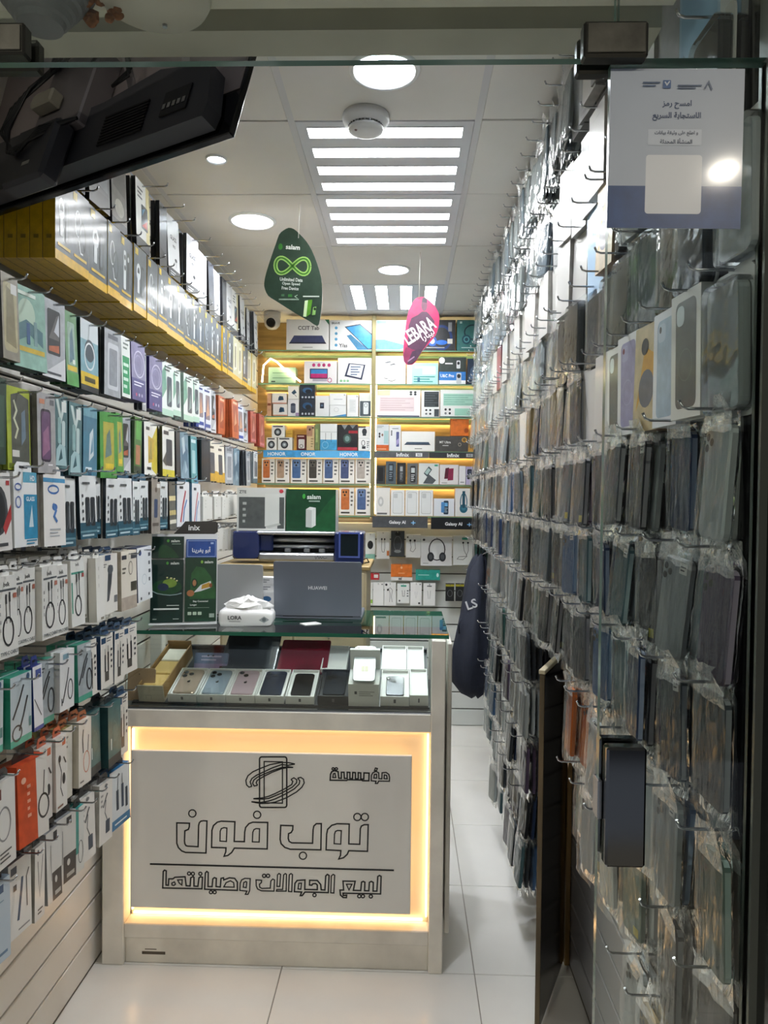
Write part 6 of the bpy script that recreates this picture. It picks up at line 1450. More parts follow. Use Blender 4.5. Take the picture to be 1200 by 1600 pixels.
 'sp_wgold': ('e4ddcc', '3c3c38', [('r', 0, 0, 1, .26, 'd4a83c'), ('rr', .3, .2, .75, .72, .006, '5a5c60'), ('r', .3, .82, .7, .88, '5a5248')], .010, None, 'cream and gold film pack', 'film_pack'),
 'sp_wphone': ('d8dcdc', '6a7478', [('rr', .25, .2, .55, .7, .005, '39424a'), ('rr', .6, .2, .9, .68, .005, '39424a'), ('r', 0, 0, 1, .14, '2f5a6c'), ('n', .2, .8, .7, .92, 2, '6a7074')], .010, None, 'white film pack with two dark phones', 'film_pack'),
 'wg_red': ('e2e0dc', 'b8b4ae', [('e', .45, .52, .4, .32, '4a4d50'), ('e', .45, .52, .3, .24, '2c2e30'), ('p', [(.6, .3), (1, .6), (1, .4), (.7, .2)], 'b83a3c'), ('r', .1, .24, .5, .29, '2c2e30'), ('r', .1, .06, .8, .1, '4a4c4e'), ('r', .8, .84, .95, .9, 'b83a3c')], .010, None, 'white glass pack with red stripe', 'glass_pack'),
 'wg_blue': ('e8eaea', 'c4c8c8', [('r', .4, .86, 1, 1, '5aa8c4'), ('r', .42, .1, 1, .7, '2f8fb8'), ('t', 'GLASS', .7, .64, .06, 'eef6f8', 0, .5), ('p', [(.62, .26), (.82, .26), (.76, .56)], 'cfe4ec'), ('t', 'HD', .8, .92, .07, 'f2f6f8', 0, .2), ('o', .18, .8, .14, .05, .03, '4a6ab0'), ('o', .18, .6, .12, .08, .03, '5a74b4'), ('n', .5, .02, .95, .1, 2, '2f8fb8')], .009, 'e8eaea', 'white and cyan glass pack', 'glass_pack'),
 'wg_logo': ('eae8e4', '8d8a84', [('r', 0, .9, 1, .96, '4f9ac8'), ('o', .45, .8, .26, .07, .05, '3f6fb0'), ('e', .5, .55, .12, .05, '3f6fb8'), ('l', [(.42, .6), (.55, .5), (.46, .42), (.6, .34)], .08, '4f7fc0'), ('n', .25, .12, .75, .26, 3, 'b4b8bc')], .008, 'eae8e4', 'white glass pack with blue emblem', 'glass_pack'),
 'wg_phone': ('dfe3e3', '1c2a34', [('r', 0, 0, 1, .26, '2c5a6c'), ('r', 0, .1, 1, .13, '6f98a4'), ('r', .1, .04, .8, .07, 'b4ccd2'), ('rr', .32, .2, .58, .66, .006, '2a3036'), ('rr', .62, .2, .9, .66, .006, '2a3036'), ('l', [(.36, .24), (.5, .34), (.54, .6)], .02, '7c868c'), ('l', [(.66, .24), (.8, .34), (.86, .6)], .02, '7c868c'), ('e', .16, .68, .05, .03, '30363c'), ('e', .16, .56, .05, .03, '30363c'), ('e', .16, .44, .05, .03, '30363c'), ('e', .16, .32, .05, .03, '30363c'), ('n', .15, .84, .6, .92, 1, '50565a')], .009, '34607a', 'white glass pack with dark phones and teal foot', 'glass_pack'),
 'wg_beige': ('9c948a', '4a4640', [('rr', .3, .3, .7, .66, .006, '3c4a6c'), ('e', .5, .84, .14, .05, '6a5a4c'), ('r', .6, .88, .95, .96, 'e0e0dc'), ('r', .1, .14, .8, .2, '6a625a')], .010, '9c948a', 'taupe glass pack', 'glass_pack'),
 'wg_stripe': ('5c5a50', '2a2a28', [('r', 0, .6, 1, .7, 'd8c890'), ('r', 0, .3, 1, .4, 'c8b470'), ('r', 0, .12, 1, .2, 'e0dcc8')], .010, None, 'dark glass pack with cream stripes', 'glass_pack'),
 'wg_colour': ('dfe0e2', '5f7c94', [('l', [(.3, .1), (.5, .5), (.7, .8)], .1, 'b8404c'), ('l', [(.5, .1), (.6, .4), (.8, .6)], .08, '3f6fb0'), ('r', .2, .84, .5, .9, '30363c')], .009, '5f94b4', 'white glass pack with red and blue strokes', 'glass_pack'),
 'belk': ('e2e2dd', 'd6d6d0', [('t', 'belk', .48, .90, .055, '2b2c2e', 0, .42), ('n', .1, .80, .95, .86, 1, '5a6064')] + cable('2a2c2f', .32, .3) + [('r', .78, .72, .96, .78, 'b8705c'), ('n', .08, .3, .14, .7, 4, '9a9c9c'), ('t', 'TYPE-C CABLE', .5, .06, .045, '3c4a52', 0, .88)], .022, 'e4e4e0', 'white cable box with black coiled cable', 'cable_box'),
 'belk_g': ('e4e5e0', 'd6d6d0', [('t', 'belk', .5, .92, .05, '8a8c8c', 0, .34), ('r', .04, .78, .98, .81, '4fa08c'), ('r', .04, .2, .12, .66, '3f9a80')] + cable('2a2c2f', .3, .26) + [('r', .8, .72, .96, .78, 'a84a44')], .022, 'e4e4e0', 'white cable box with green print', 'cable_box'),
 'cb_blank': ('e0dfd8', 'd4d3cc', [('n', .3, .5, .4, .9, 3, 'c4c2ba'), ('r', .5, .02, .9, .06, '8a8674')], .022, 'e0dfd8', 'blank white cable box', 'cable_box'),
 'cb_holder': ('e2e0d8', 'cfccc4', [('p', [(.4, .2), (.52, .22), (.66, .5), (.74, .8), (.5, .82), (.44, .5)], '3f4247'), ('e', .6, .74, .16, .08, '55595e'), ('r', .3, .9, .62, .99, '2f4a6c'), ('r', .8, .16, .98, .28, '6a6c6e'), ('n', .1, .78, .4, .86, 2, '8a8a88')], .022, '2f4a6c', 'white box with a dark phone holder', 'holder_box'),
 'cb_car': ('dcd5c6', 'b8b0a0', [('r', 0, 0, 1, .22, 'a89a8a'), ('r', .6, .3, .98, .46, '3c3a2c'), ('o', .6, .7, .14, .12, .03, '8a8478'), ('r', .04, .86, .34, .93, '3a3c40'), ('r', .62, .86, .98, .95, '4a4c50'), ('n', .06, .6, .3, .74, 2, '6a665c')], .026, None, 'beige box with dark caption blocks', 'charger_box'),
 'cb_navy': ('dfe3e6', '1c2c54', [('e', .2, .9, .1, .05, '24407a'), ('n', .76, .3, .92, .92, 4, '4a5058'), ('o', .45, .4, .16, .1, .02, 'b8c4cc'), ('e', .2, .06, .05, .03, '30363c'), ('e', .75, .1, .05, .03, '30363c')], .040, None, 'white box with navy sides', 'charger_box'),
 'ca_teal': ('bccad0', '2f8a74', [('r', 0, 0, 1, .1, '4fae96'), ('l', [(.1, .4), (.4, .62), (.62, .84)], .07, '2a3036'), ('l', [(.4, .2), (.6, .4), (.8, .66)], .07, '2a3036'), ('o', .3, .18, .24, .12, .05, '34393e'), ('e', .82, .94, .08, .05, '3c5a7c'), ('n', .1, .84, .5, .94, 2, '9aaab0'), ('r', .86, .2, .96, .34, '4f8a8c')], .024, None, 'pale blue cable box with teal edges', 'cable_box'),
 'ca_wblue': ('e0e2e6', '2c3c84', [('r', .3, .8, .9, .94, '4a5a9c'), ('l', [(.1, .5), (.8, .2)], .06, '2a2e34'), ('r', 0, 0, 1, .06, '3c4c94')], .016, '2c3c84', 'white cable box with blue caption', 'cable_box'),
 'ca_grey': ('a4aeb2', '2f8a74', [('r', 0, 0, 1, .1, '4aa48c'), ('l', [(.06, .3), (.5, .68), (.72, .8)], .08, '2a3036'), ('l', [(.3, .4), (.7, .72)], .08, '2a3036'), ('o', .8, .34, .22, .2, .07, '2e3338'), ('r', .62, .84, .96, .97, 'd0d6d8'), ('n', .1, .8, .4, .9, 2, '4a5054')], .024, None, 'grey cable box with teal top', 'cable_box'),
 'ca_white': ('e2e4e4', 'c4c8c8', [('l', [(.2, .14), (.5, .5), (.6, .7)], .07, '2a3036'), ('o', .72, .32, .2, .18, .06, '3c4146'), ('r', .2, .86, .6, .95, '7fa4b4'), ('r', .1, .1, .16, .22, '4a4e52')], .016, None, 'white cable box with black cable', 'cable_box'),
 'ca_slim': ('e4e1d8', '2c4564', [('r', .06, .84, .42, .95, '2f4f70'), ('n', .5, .84, .9, .94, 2, '7a7c80'), ('r', .3, .3, .4, .62, '2a2c30'), ('r', .54, .3, .64, .66, '2a2c30'), ('l', [(.35, .6), (.33, .74)], .03, '50545a'), ('l', [(.59, .66), (.58, .78)], .03, '50545a'), ('r', .32, .12, .62, .3, '55524c'), ('n', .78, .3, .92, .74, 4, '3a3c40')], .018, '34506c', 'slim cream cable pack with navy label', 'cable_box'),
 'ot_white': ('dcdcd8', 'b4b2ac', [('r', .1, .8, .4, .92, '6a2c30'), ('o', .5, .5, .3, .2, .05, '8a8c8e'), ('n', .3, .06, .8, .2, 3, '4a4c4e')], .020, '3c3e40', 'white charger pack with maroon mark', 'charger_box'),
 'ot_red': ('cf4f26', 'b8421e', [('r', .62, 0, 1, 1, 'dcdad4'), ('o', .84, .36, .2, .16, .05, '2a2c2e'), ('l', [(.84, .5), (.9, .8)], .03, '2a2c2e'), ('n', .3, .3, .42, .75, 5, 'e8a890'), ('e', .2, .8, .08, .04, 'e8b49c')], .05, '2c2e30', 'red-orange cable box', 'cable_box'),
 'ot_split': ('dedcd6', 'c4c2bc', [('r', .6, .86, .9, .96, 'c8603c'), ('l', [(.3, .66), (.5, .5), (.4, .3), (.6, .16)], .06, '2a2c30'), ('e', .7, .4, .14, .08, '26282c'), ('e', .34, .7, .12, .05, '26282c'), ('l', [(.7, .7), (.9, .6)], .08, '26282c'), ('n', .1, .02, .6, .08, 1, '8a5a44')], .024, 'c85a34', 'white adapter pack with black plugs', 'adapter_box'),
 'ot_plain': ('dcdacf', 'b8b478', [('r', 0, 0, .08, 1, 'b8b45a'), ('rr', .3, .4, .62, .52, .003, 'f0f0ec'), ('n', .3, .7, .7, .9, 3, '9a9890'), ('n', .2, .05, .6, .12, 1, '6a685c')], .022, 'c06a3c', 'cream charger pack with olive edge', 'charger_box'),
 'ot_coil': ('e2ddd4', 'c4bfb4', [('o', .62, .34, .26, .17, .05, 'c87a5c'), ('l', [(.36, .5), (.3, .72), (.36, .86)], .07, '34363a'), ('l', [(.72, .5), (.78, .74)], .05, '34363a'), ('n', .1, .04, .4, .1, 1, '8a857c')], .020, 'c06a3c', 'cream cable pack with orange coil', 'cable_box'),
 'ot_tealbox': ('3f6a6a', '27494c', [('r', 0, 0, 1, .14, '222a2c'), ('l', [(.3, .5), (.5, .7), (.7, .6)], .02, '5c8a88'), ('r', .2, .26, .26, .44, 'cfe0de'), ('e', .55, .5, .2, .14, '4c7876')], .034, '1c2426', 'dark teal box', 'charger_box'),
 'lo_pale': ('b4c4d0', '7a8a98', [('r', .3, .84, .8, .94, '3c5a7c'), ('rr', .42, .3, .66, .62, .004, '34506c'), ('n', .2, .06, .9, .14, 1, '5f7c98'), ('n', .3, .68, .8, .76, 2, '8aa0b4')], .020, '26282c', 'pale blue adapter pack', 'adapter_box'),
 'lo_cable': ('dcdcd8', '8a8c8e', [('r', .1, .84, .36, .94, '34465c'), ('l', [(.4, .2), (.56, .6), (.6, .74)], .1, '34506c'), ('l', [(.8, .3), (.78, .7), (.9, .8)], .04, '3c3e42'), ('n', .4, .05, .9, .1, 1, '8a8c8e'), ('r', .2, .62, .34, .7, '4a4c50')], .022, '1c1d20', 'white pack with blue cable', 'cable_box'),
 'lo_fork': ('dcdbd6', '9a9890', [('l', [(.3, .8), (.4, .5), (.5, .3), (.6, .5), (.8, .85)], .05, '3a3c40'), ('n', .3, .06, .8, .16, 2, '4a4c4e'), ('e', .3, .92, .1, .04, '50545a')], .020, '1c1d20', 'white pack with forked cable', 'cable_box'),
 'lo_dark': ('cfcfcb', '8a8c8e', [('r', .34, 0, 1, .4, '3a3b3e'), ('l', [(.3, .3), (.3, .8)], .03, '8a8c8e'), ('r', .5, .84, .76, .96, '2a2c30'), ('e', .6, .28, .08, .05, 'c8c8c4'), ('r', .5, .06, .9, .12, 'b4b4b0')], .022, '1c1d20', 'white and charcoal accessory pack', 'accessory_box'),
 'lo_tealcoil': ('d4d6d2', '2f8a84', [('r', 0, .3, .4, 1, '3f9a90'), ('o', .6, .3, .3, .18, .06, '55585c')], .018, '1c1d20', 'white pack with teal flank', 'cable_box'),
 'lo_usb': ('dddbd6', 'b4b2ac', [('l', [(.3, .6), (.5, .74), (.62, .8)], .08, '3a3d42'), ('l', [(.5, .7), (.42, .5), (.6, .36)], .05, '5a5e64'), ('rr', .48, .14, .8, .36, .003, '3a4454'), ('e', .5, .94, .12, .03, '6a6c70'), ('n', .1, .6, .28, .85, 3, '9a9a98')], .022, '1c1d20', 'white pack with small plug adapter', 'adapter_box'),
 'lo_blue': ('cfd6da', '2c6a98', [('r', 0, 0, 1, .16, '3c78a4'), ('r', .3, .3, .42, .64, '2c3a4c'), ('r', .55, .3, .67, .7, '34445a'), ('r', .75, .26, .87, .6, '2c3a4c'), ('l', [(.36, .6), (.4, .86)], .03, '5a646c'), ('l', [(.6, .7), (.6, .88)], .03, '5a646c'), ('n', .2, .05, .8, .11, 1, 'dbe6ec')], .030, '1c2a34', 'blue-edged pack with three dark plugs', 'adapter_box'),
}

_proto = {}
def pack_proto(style, w, h):
    key = (style, round(w, 2), round(h, 3))
    if key in _proto:
        return _proto[key]
    front, side, ops, t, tab = STY[style][:5]
    w = max(round(w, 2), 0.03)
    b = MB()
    b.box(-w / 2, w / 2, 0, t, -h, 0, side, front=front)
    a = MB(); a.ops(w, h, ops, 0, z0=-h)
    tb = None
    if tab:
        tm = MB()
        hw = w * 0.36
        tm.prism([(-hw, -0.003), (hw, -0.003), (hw, 0.012), (hw * 0.7, 0.022), (-hw * 0.7, 0.022), (-hw, 0.012)], t * 0.45, t * 0.45 + 0.0012, tab)
        tm.poly([(-hw * .5, t * .45 - .0003, 0.008), (hw * .5, t * .45 - .0003, 0.008), (hw * .5, t * .45 - .0003, 0.0135), (-hw * .5, t * .45 - .0003, 0.0135)], BLACK)
        tb = tm.mesh('hang_tab')
    _proto[key] = (b.mesh(STY[style][6]), a.mesh('print'), tb, t)
    return _proto[key]

def peg_mesh(length):
    b = MB()
    b.tube([(0, 0, 0), (length - 0.012, 0, 0), (length - 0.004, 0, 0.003), (length, 0, 0.012)], 0.0024, STEEL, 6)
    b.box(0, 0.003, -0.012, 0.012, -0.012, 0.014, STEEL)
    return b.mesh('peg')
PEG_L = peg_mesh(0.245)
PEG_S = peg_mesh(0.20)

STACKW = ['in front', 'second back', 'third back', 'fourth back', 'fifth back']
_sp = MB(); _sp.ops(0.03, 0.205, [('t', 'ToP', .5, .9, .07, '3c3410', 0, .62), ('n', .3, .2, .7, .3, 1, '8a7418')], -0.0003, z0=-0.205)
SIDEP = _sp.mesh('side_print')
for ri, (rname, z0, z1, items) in enumerate(LEFT):
    seen = {}
    for y0, y1, style, n, yaw in items:
        seen[style] = seen.get(style, 0) + 1
    cnt = {}
    for pi, (y0, y1, style, n, yaw) in enumerate(items):
        words, name = STY[style][5], STY[style][6]
        big = style.startswith('ye')
        w = min(max(y1 - y0 - (0.002 if big else 0.006), 0.035), 0.135 if big else 0.125)
        h = (z1 - z0) * (1.0 if big else rnd.uniform(0.94, 1.02))
        body, art, tb, t = pack_proto(style, w, h)
        yc = (y0 + y1) / 2
        zt = z1 + (rnd.uniform(-0.006, 0.006) if not big else rnd.uniform(-.003, .003))
        xf = -0.838 + rnd.uniform(-0.012, 0.012)
        if ri == 0:
            xf -= 0.04
        if big:
            xf = -0.838 + rnd.uniform(-0.004, 0.004)
        cnt[style] = cnt.get(style, 0) + 1
        gap = 0.0012 if big else 0.004
        if not big:
            put('peg', PEG_L, wall_left, (XL, yc, zt + (0.012 if tb else -0.010)))
        else:
            put('peg', PEG_L, wall_left, (XL, yc, zt + 0.008))
        btx, bty, btz = rnd.uniform(-2.2, 0.4), rnd.uniform(-1.0, 1.0), rnd.uniform(-2, 2)
        for k in range(n):
            x = xf - k * (t + gap)
            if x - t < XL + 0.004:
                break
            jy = 0 if (k == 0 or big) else rnd.uniform(-0.004, 0.004)
            o = put(name, body, None, (x, yc + jy, zt), (R(btx + rnd.uniform(-.3, .3)) if not big else 0, R(bty + rnd.uniform(-.5, .5)) if not big else 0, R(90 - yaw - (0 if big else btz + rnd.uniform(-.6, .6)))))
            if k == 0:
                put('print', art, o)
            if big and pi == 0:
                put('side_print', SIDEP, o, (-round(w, 2) / 2, t / 2, 0), (0, 0, R(-90)))
            if tb:
                put('hang_tab', tb, o)
            lab = words
            lab += ', %s peg, %s row' % (ORD[pi], rname)
            if n > 1:
                lab += ', ' + STACKW[k]
            tag(o, lab, 'pack' if 'pack' in name else 'box', '%s row on the white slat wall' % rname)
# white charger packs far along the wall, behind the leaflet display
ci = 0
for zt, h, ya, yb, nn in ((1.590, 0.10, 3.02, 3.95, 10), (1.440, 0.10, 2.95, 3.8, 9)):
    for k in range(nn):
        yc = ya + (yb - ya) * k / (nn - 1)
        body, art, tb, t = pack_proto('cb_blank', 0.075, h)
        o = put('charger_box', body, None, (-0.83 + rnd.uniform(-.015, .015), yc, zt + rnd.uniform(-.01, .01)), (0, R(rnd.uniform(-3, 3)), R(80)))
        put('print', art, o)
        if tb:
            put('hang_tab', tb, o)
        put('peg', PEG_L, wall_left, (XL, yc, zt + 0.012))
        tag(o, 'small blank white charger box, %s of the %s row behind the leaflet display' % (ORD[k], ('upper', 'lower')[ci]), 'box', 'white charger boxes behind the counter')
    ci += 1

# ---------------------------------------------------------------- phone cases on the right wall
FILMBAG = clear('clear_bag_film', (0.97, 0.98, 0.975), 0.06, 0.03, bump=1.0, bscale=20, stretch=(2.4, 1.0, 0.35), fres=1.22, haze=0.02)
HEADER = clear('crumpled_bag_film', (0.92, 0.94, 0.94), 0.20, 0.07, bump=0.7, bscale=40, fres=1.4, haze=0.22)
BLISTER = clear('clear_blister', (0.92, 0.94, 0.94), 0.06, 0.07, bump=0.3, bscale=12, fres=1.35, haze=0.05)
CASES = {'navy': '2a3c5e', 'teal': '4b6b74', 'slate': '66747e', 'black': '1e2126', 'charcoal': '3e444a', 'grey': '868e90', 'smoke': '9aa1a3', 'sage': '7f9286', 'denim': '456690',
         'dark green': '34544e', 'brown': '6a4a38', 'plum': '574a62', 'clear': 'b4bcbe', 'white': 'd8dad6', 'orange': 'b8622c', 'blue': '2f4fa0', 'lilac': '8d88b0', 'gold': 'a8936c'}

def case_mesh(col):
    w, h, t = 0.078, 0.160, 0.011
    m = mat('case_' + col, col, 0.5, spec=0.3)
    b = MB()
    o0 = rrect(-w / 2, -h, w / 2, 0, 0.012, 3)
    rings = []
    for d, y in ((0.003, 0.0), (0.0, 0.003), (0.0, t)):
        rings.append([(x * (1 - 2 * d / w), y, -h / 2 + (z + h / 2) * (1 - 2 * d / h)) for x, z in o0])
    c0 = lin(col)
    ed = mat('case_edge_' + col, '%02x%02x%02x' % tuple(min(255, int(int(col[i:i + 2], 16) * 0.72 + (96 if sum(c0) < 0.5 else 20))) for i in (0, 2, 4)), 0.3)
    b.loft(rings[::-1], m)
    k = len(o0)
    for q in range(k, 2 * k):      # the outer rim band
        pass
    rim = b.mi(ed)
    for q in range(k):
        if q % 3 != 1:
            b.m[q] = rim
    c = MB()
    dk = mat('case_window', '15171a', 0.3)
    c.ops(w, h, [('rr', .08, .74, .50, .955, .008, m), ('e', .19, .895, .075, .036, dk), ('e', .19, .80, .075, .036, dk), ('e', .39, .85, .075, .036, dk)], 0, z0=-h, step=0.0009)
    return b.mesh('phone_case'), c.mesh('camera_cutout')

def bag_mesh(seed, w=0.098, h=0.182, up=0.040, t=0.017):
    """crinkled clear bag round one case, gathered at the peg above"""
    r = random.Random(seed)
    nx, nz = 5, 9
    def sheet(y, s):
        g = []
        for j in range(nz + 1):
            z = up - (h + up) * j / nz
            tt = max(0.0, z / up)
            ww = w * (1 - 0.35 * tt)
            row = []
            for i in range(nx + 1):
                u = i / nx - 0.5
                e = 1 if 0 < i < nx and 0 < j < nz else 0
                amp = 0.0025 + 0.013 * tt
                row.append((u * ww + r.uniform(-.0015, .0015), y * (1 if e else 0.5) * (1 - 0.7 * tt) + t / 2 * (1 - 0) * 0 + s * abs(r.uniform(-amp, amp)), z + r.uniform(-.003, .003)))
            g.append(row)
        return g
    b = MB()
    for y, s in ((-t * 0.22, -1), (t * 1.0, 1)):
        g = sheet(y, s)
        n = len(b.v)
        for row in g:
            b.v.extend(row)
        for j in range(nz):
            for i in range(nx):
                a = n + j * (nx + 1) + i
                q = (a, a + 1, a + nx + 2, a + nx + 1)
                b.face(q[::-1] if s < 0 else q, HEADER if j < 2 else FILMBAG, False)
    return b

CASE = {k: case_mesh(v) for k, v in CASES.items()}
BAGB = [bag_mesh(11 + k) for k in range(5)]
BAGS = [b.mesh('clear_bag') for b in BAGB]
_s = MB(); _s.ops(0.078, 0.16, [('r', .66, .86, .94, .97, 'e6e6e2'), ('n', .7, .88, .9, .95, 2, '4a4c50')], -0.0005, z0=-0.16); STICKER = _s.mesh('sticker')
_s = MB(); _s.ops(0.078, 0.16, [('r', .66, .06, .94, .16, 'd8cf3c')], -0.0005, z0=-0.16); STICKY = _s.mesh('sticker')

def hard_mesh(col, w=0.105, h=0.19, t=0.020):
    """thick case in a clear rounded blister with a pale flange"""
    b = MB()
    m = mat('case_' + col, col, 0.3, coat=0.4)
    o0 = rrect(-w / 2 + .010, -h + .012, w / 2 - .010, -.012, 0.012, 3)
    b.loft([[(x * .97, 0.001, z) for x, z in o0][::1], [(x, 0.006, z) for x, z in o0], [(x, t - .004, z) for x, z in o0]][::-1], m)
    c = MB()
    c.prism(rrect(-w / 2 + .004, -h + .006, w / 2 - .004, -.006, 0.014, 3), -0.004, t - .003, BLISTER)
    f = MB()
    f.prism(rrect(-w / 2, -h, w / 2, 0.010, 0.016, 3), t - 0.0028, t, mat('flange_pale', 'c9cbc8', 0.25, coat=0.5))
    return b.mesh('phone_case'), c.mesh('clear_blister'), f.mesh('flange')
HARD = {k: hard_mesh(CASES[k]) for k in ('black', 'charcoal', 'smoke', 'clear', 'brown', 'slate')}

def boxed_mesh(front, side, ops, w=0.10, h=0.19, t=0.024):
    b = MB(); b.box(-w / 2, w / 2, 0, t, -h, 0, side, front=front)
    a = MB(); a.ops(w, h, ops, 0, z0=-h)
    return b.mesh('case_box'), a.mesh('print')
BOXED = {
 'white': boxed_mesh('bcbbb6', 'acaaa5', [('n', .3, .86, .7, .9, 1, 'b4b4b0')]),
 'white and green': boxed_mesh('e2e6e4', '6fb83c', [('rr', .24, .12, .8, .84, .008, 'cfd6da'), ('e', .36, .74, .06, .04, '8a9298')]),
 'lilac phone': boxed_mesh('e2e0e0', 'c9c7c6', [('rr', .16, .08, .86, .93, .012, '9a94b8'), ('rr', .2, .74, .52, .9, .01, 'a9a4c4'), ('e', .3, .85, .05, .03, '7a2c3c'), ('o', .5, .42, .24, .13, .02, 'aaa6c8')]),
 'grey phone': boxed_mesh('dcdcd6', 'c4c4be', [('rr', .16, .08, .86, .93, .012, '4c514f'), ('rr', .2, .74, .46, .9, .01, 'c4d0d0'), ('o', .5, .42, .24, .13, .02, '5c615e')]),
 'blue phone': boxed_mesh('d8dce2', 'c0c6cc', [('rr', .16, .08, .86, .93, .012, '9ab0c4'), ('rr', .2, .74, .52, .9, .01, 'b4c4d2'), ('e', .3, .85, .05, .03, '2c3440')]),
 'gold print': boxed_mesh('c9b690', '8a6f4c', [('p', [(.1, .2), (.5, .5), (.9, .3), (.8, .7), (.4, .8)], 'd9a23c'), ('e', .5, .4, .3, .18, '6a6a74'), ('e', .4, .8, .14, .08, '2a2420')]),
 'silver': boxed_mesh('8a8c8b', '747675', [('rr', .1, .06, .9, .94, .008, '7c7f7e'), ('n', .2, .1, .8, .2, 2, '8a8d8c')]),
 'dark red': boxed_mesh('7a2430', '5a1a24', [('r', .2, .2, .8, .8, '8f3440')]),
 'light blue': boxed_mesh('a4c4dc', 'd0d8dc', [('r', .06, .04, .94, .6, '8fb8d8'), ('e', .3, .8, .07, .05, 'e8eef2'), ('e', .7, .8, .07, .05, 'e8eef2'), ('e', .3, .68, .07, .05, 'e8eef2'), ('e', .7, .68, .07, .05, 'e8eef2')], 0.12, 0.21, 0.02),
}
SHORT = {'smoke': 'smoke-grey', 'clear': 'clear'}

# rows from the top: (z of the pack tops, list of (from Y, to Y, spacing, kind, colours, stack))
BAGMIX = ['navy', 'teal', 'black', 'charcoal', 'navy', 'black', 'teal', 'slate', 'denim', 'dark green', 'smoke', 'clear', 'charcoal', 'plum', 'black', 'grey']
RIGHT = [
 (2.735, [(1.42, 2.0, .085, 'box', ['silver', 'white', 'silver'], 3), (2.0, 4.7, .11, 'bag', ['smoke', 'grey', 'slate', 'grey'], 4)]),
 (2.465, [(1.12, 1.2, .13, 'box', ['light blue'], 3), (1.24, 1.42, .1, 'box', ['white', 'silver'], 5), (1.45, 2.3, .11, 'box', ['silver', 'silver', 'white'], 3), (2.35, 3.0, .11, 'bag', ['smoke', 'grey', 'slate'], 4), (3.0, 4.7, .12, 'bag', ['grey', 'smoke', 'grey'], 4)]),
 (2.285, [(1.08, 1.60, .125, 'hard', ['black', 'charcoal', 'black', 'smoke'], 3), (1.62, 1.86, .12, 'box', ['light blue', 'gold print'], 2), (1.90, 2.50, .105, 'box', ['white', 'white and green', 'white', 'white'], 3), (2.52, 3.2, .11, 'box', ['white', 'white'], 3), (3.25, 3.6, .12, 'box', ['white', 'dark red'], 3), (3.65, 4.7, .12, 'bag', ['white', 'clear', 'smoke'], 4)]),
 (2.095, [(1.00, 1.36, .120, 'hard', ['clear', 'charcoal', 'brown'], 3), (1.40, 2.05, .125, 'hard', ['charcoal', 'black', 'slate', 'black'], 3), (2.08, 3.35, .105, 'bag', ['white', 'clear', 'white', 'smoke'], 4), (3.4, 4.7, .105, 'bag', ['white', 'clear', 'white'], 4)]),
 (1.908, [(1.02, 1.10, .1, 'hard', ['smoke'], 3), (1.12, 1.60, .102, 'box', ['lilac phone', 'grey phone', 'blue phone', 'gold print'], 2), (1.62, 1.84, .105, 'box', ['white', 'white'], 3), (1.86, 2.1, .11, 'bag', ['gold', 'charcoal'], 3), (2.10, 2.55, .11, 'bag', ['navy', 'gold', 'clear'], 4), (2.58, 2.8, .10, 'box', ['white'], 3), (2.84, 4.7, .105, 'bag', ['smoke', 'sage', 'charcoal', 'clear', 'slate'], 4)]),
]
for z in (1.700, 1.508, 1.318):
    RIGHT.append((z, [(1.04, 4.75, .150, 'bag', BAGMIX, 6)]))
RIGHT += [
 (1.118, [(1.02, 1.66, .150, 'bag', BAGMIX, 6), (1.74, 1.84, .10, 'bag', ['orange'], 3), (2.58, 4.75, .150, 'bag', BAGMIX, 6)]),
 (0.925, [(1.02, 1.28, .150, 'bag', BAGMIX, 6), (1.40, 1.86, .14, 'bag', ['white', 'clear', 'sage'], 4), (2.58, 4.75, .150, 'bag', BAGMIX, 6)]),
 (0.735, [(1.02, 1.40, .112, 'bag', ['clear', 'white', 'gold'], 4), (2.58, 4.4, .150, 'bag', BAGMIX, 6)]),
 (0.545, [(2.62, 4.1, .150, 'bag', BAGMIX, 5)]),
 (0.36, [(2.64, 3.5, .150, 'bag', BAGMIX, 5)]),
]
XF = 0.428
todo = []
for ri, (zt, segs) in enumerate(RIGHT):
    pegs = []
    for (ya, yb, sp, kind, cols, n) in segs:
        y = ya
        while y < yb:
            pegs.append((y, kind, rnd.choice(cols) if len(cols) > 5 else cols[len(pegs) % len(cols)], n, cols))
            y += sp * rnd.uniform(0.94, 1.06)
    for pi, (y, kind, col, n, cols) in enumerate(pegs):
        todo.append((y, ri, pi, zt, kind, col, n, cols))

FAR = MB()
def add_far(me_v, me_f, m, M, src=None):
    n = len(FAR.v)
    for v in me_v:
        p = M @ Vector(v)
        FAR.v.append((min(p.x, 0.577), p.y, p.z))
    mi = FAR.mi(m)
    for q, f in enumerate(me_f):
        FAR.f.append(tuple(n + i for i in f)); FAR.m.append(FAR.mi(src.mats[src.m[q]]) if src else mi); FAR.smooth.append(False)
_far_case = {}
def far_case(col):
    if col not in _far_case:
        me = CASE[col][0]
        _far_case[col] = ([tuple(v.co) for v in me.vertices], [tuple(p.vertices) for p in me.polygons])
    return _far_case[col]

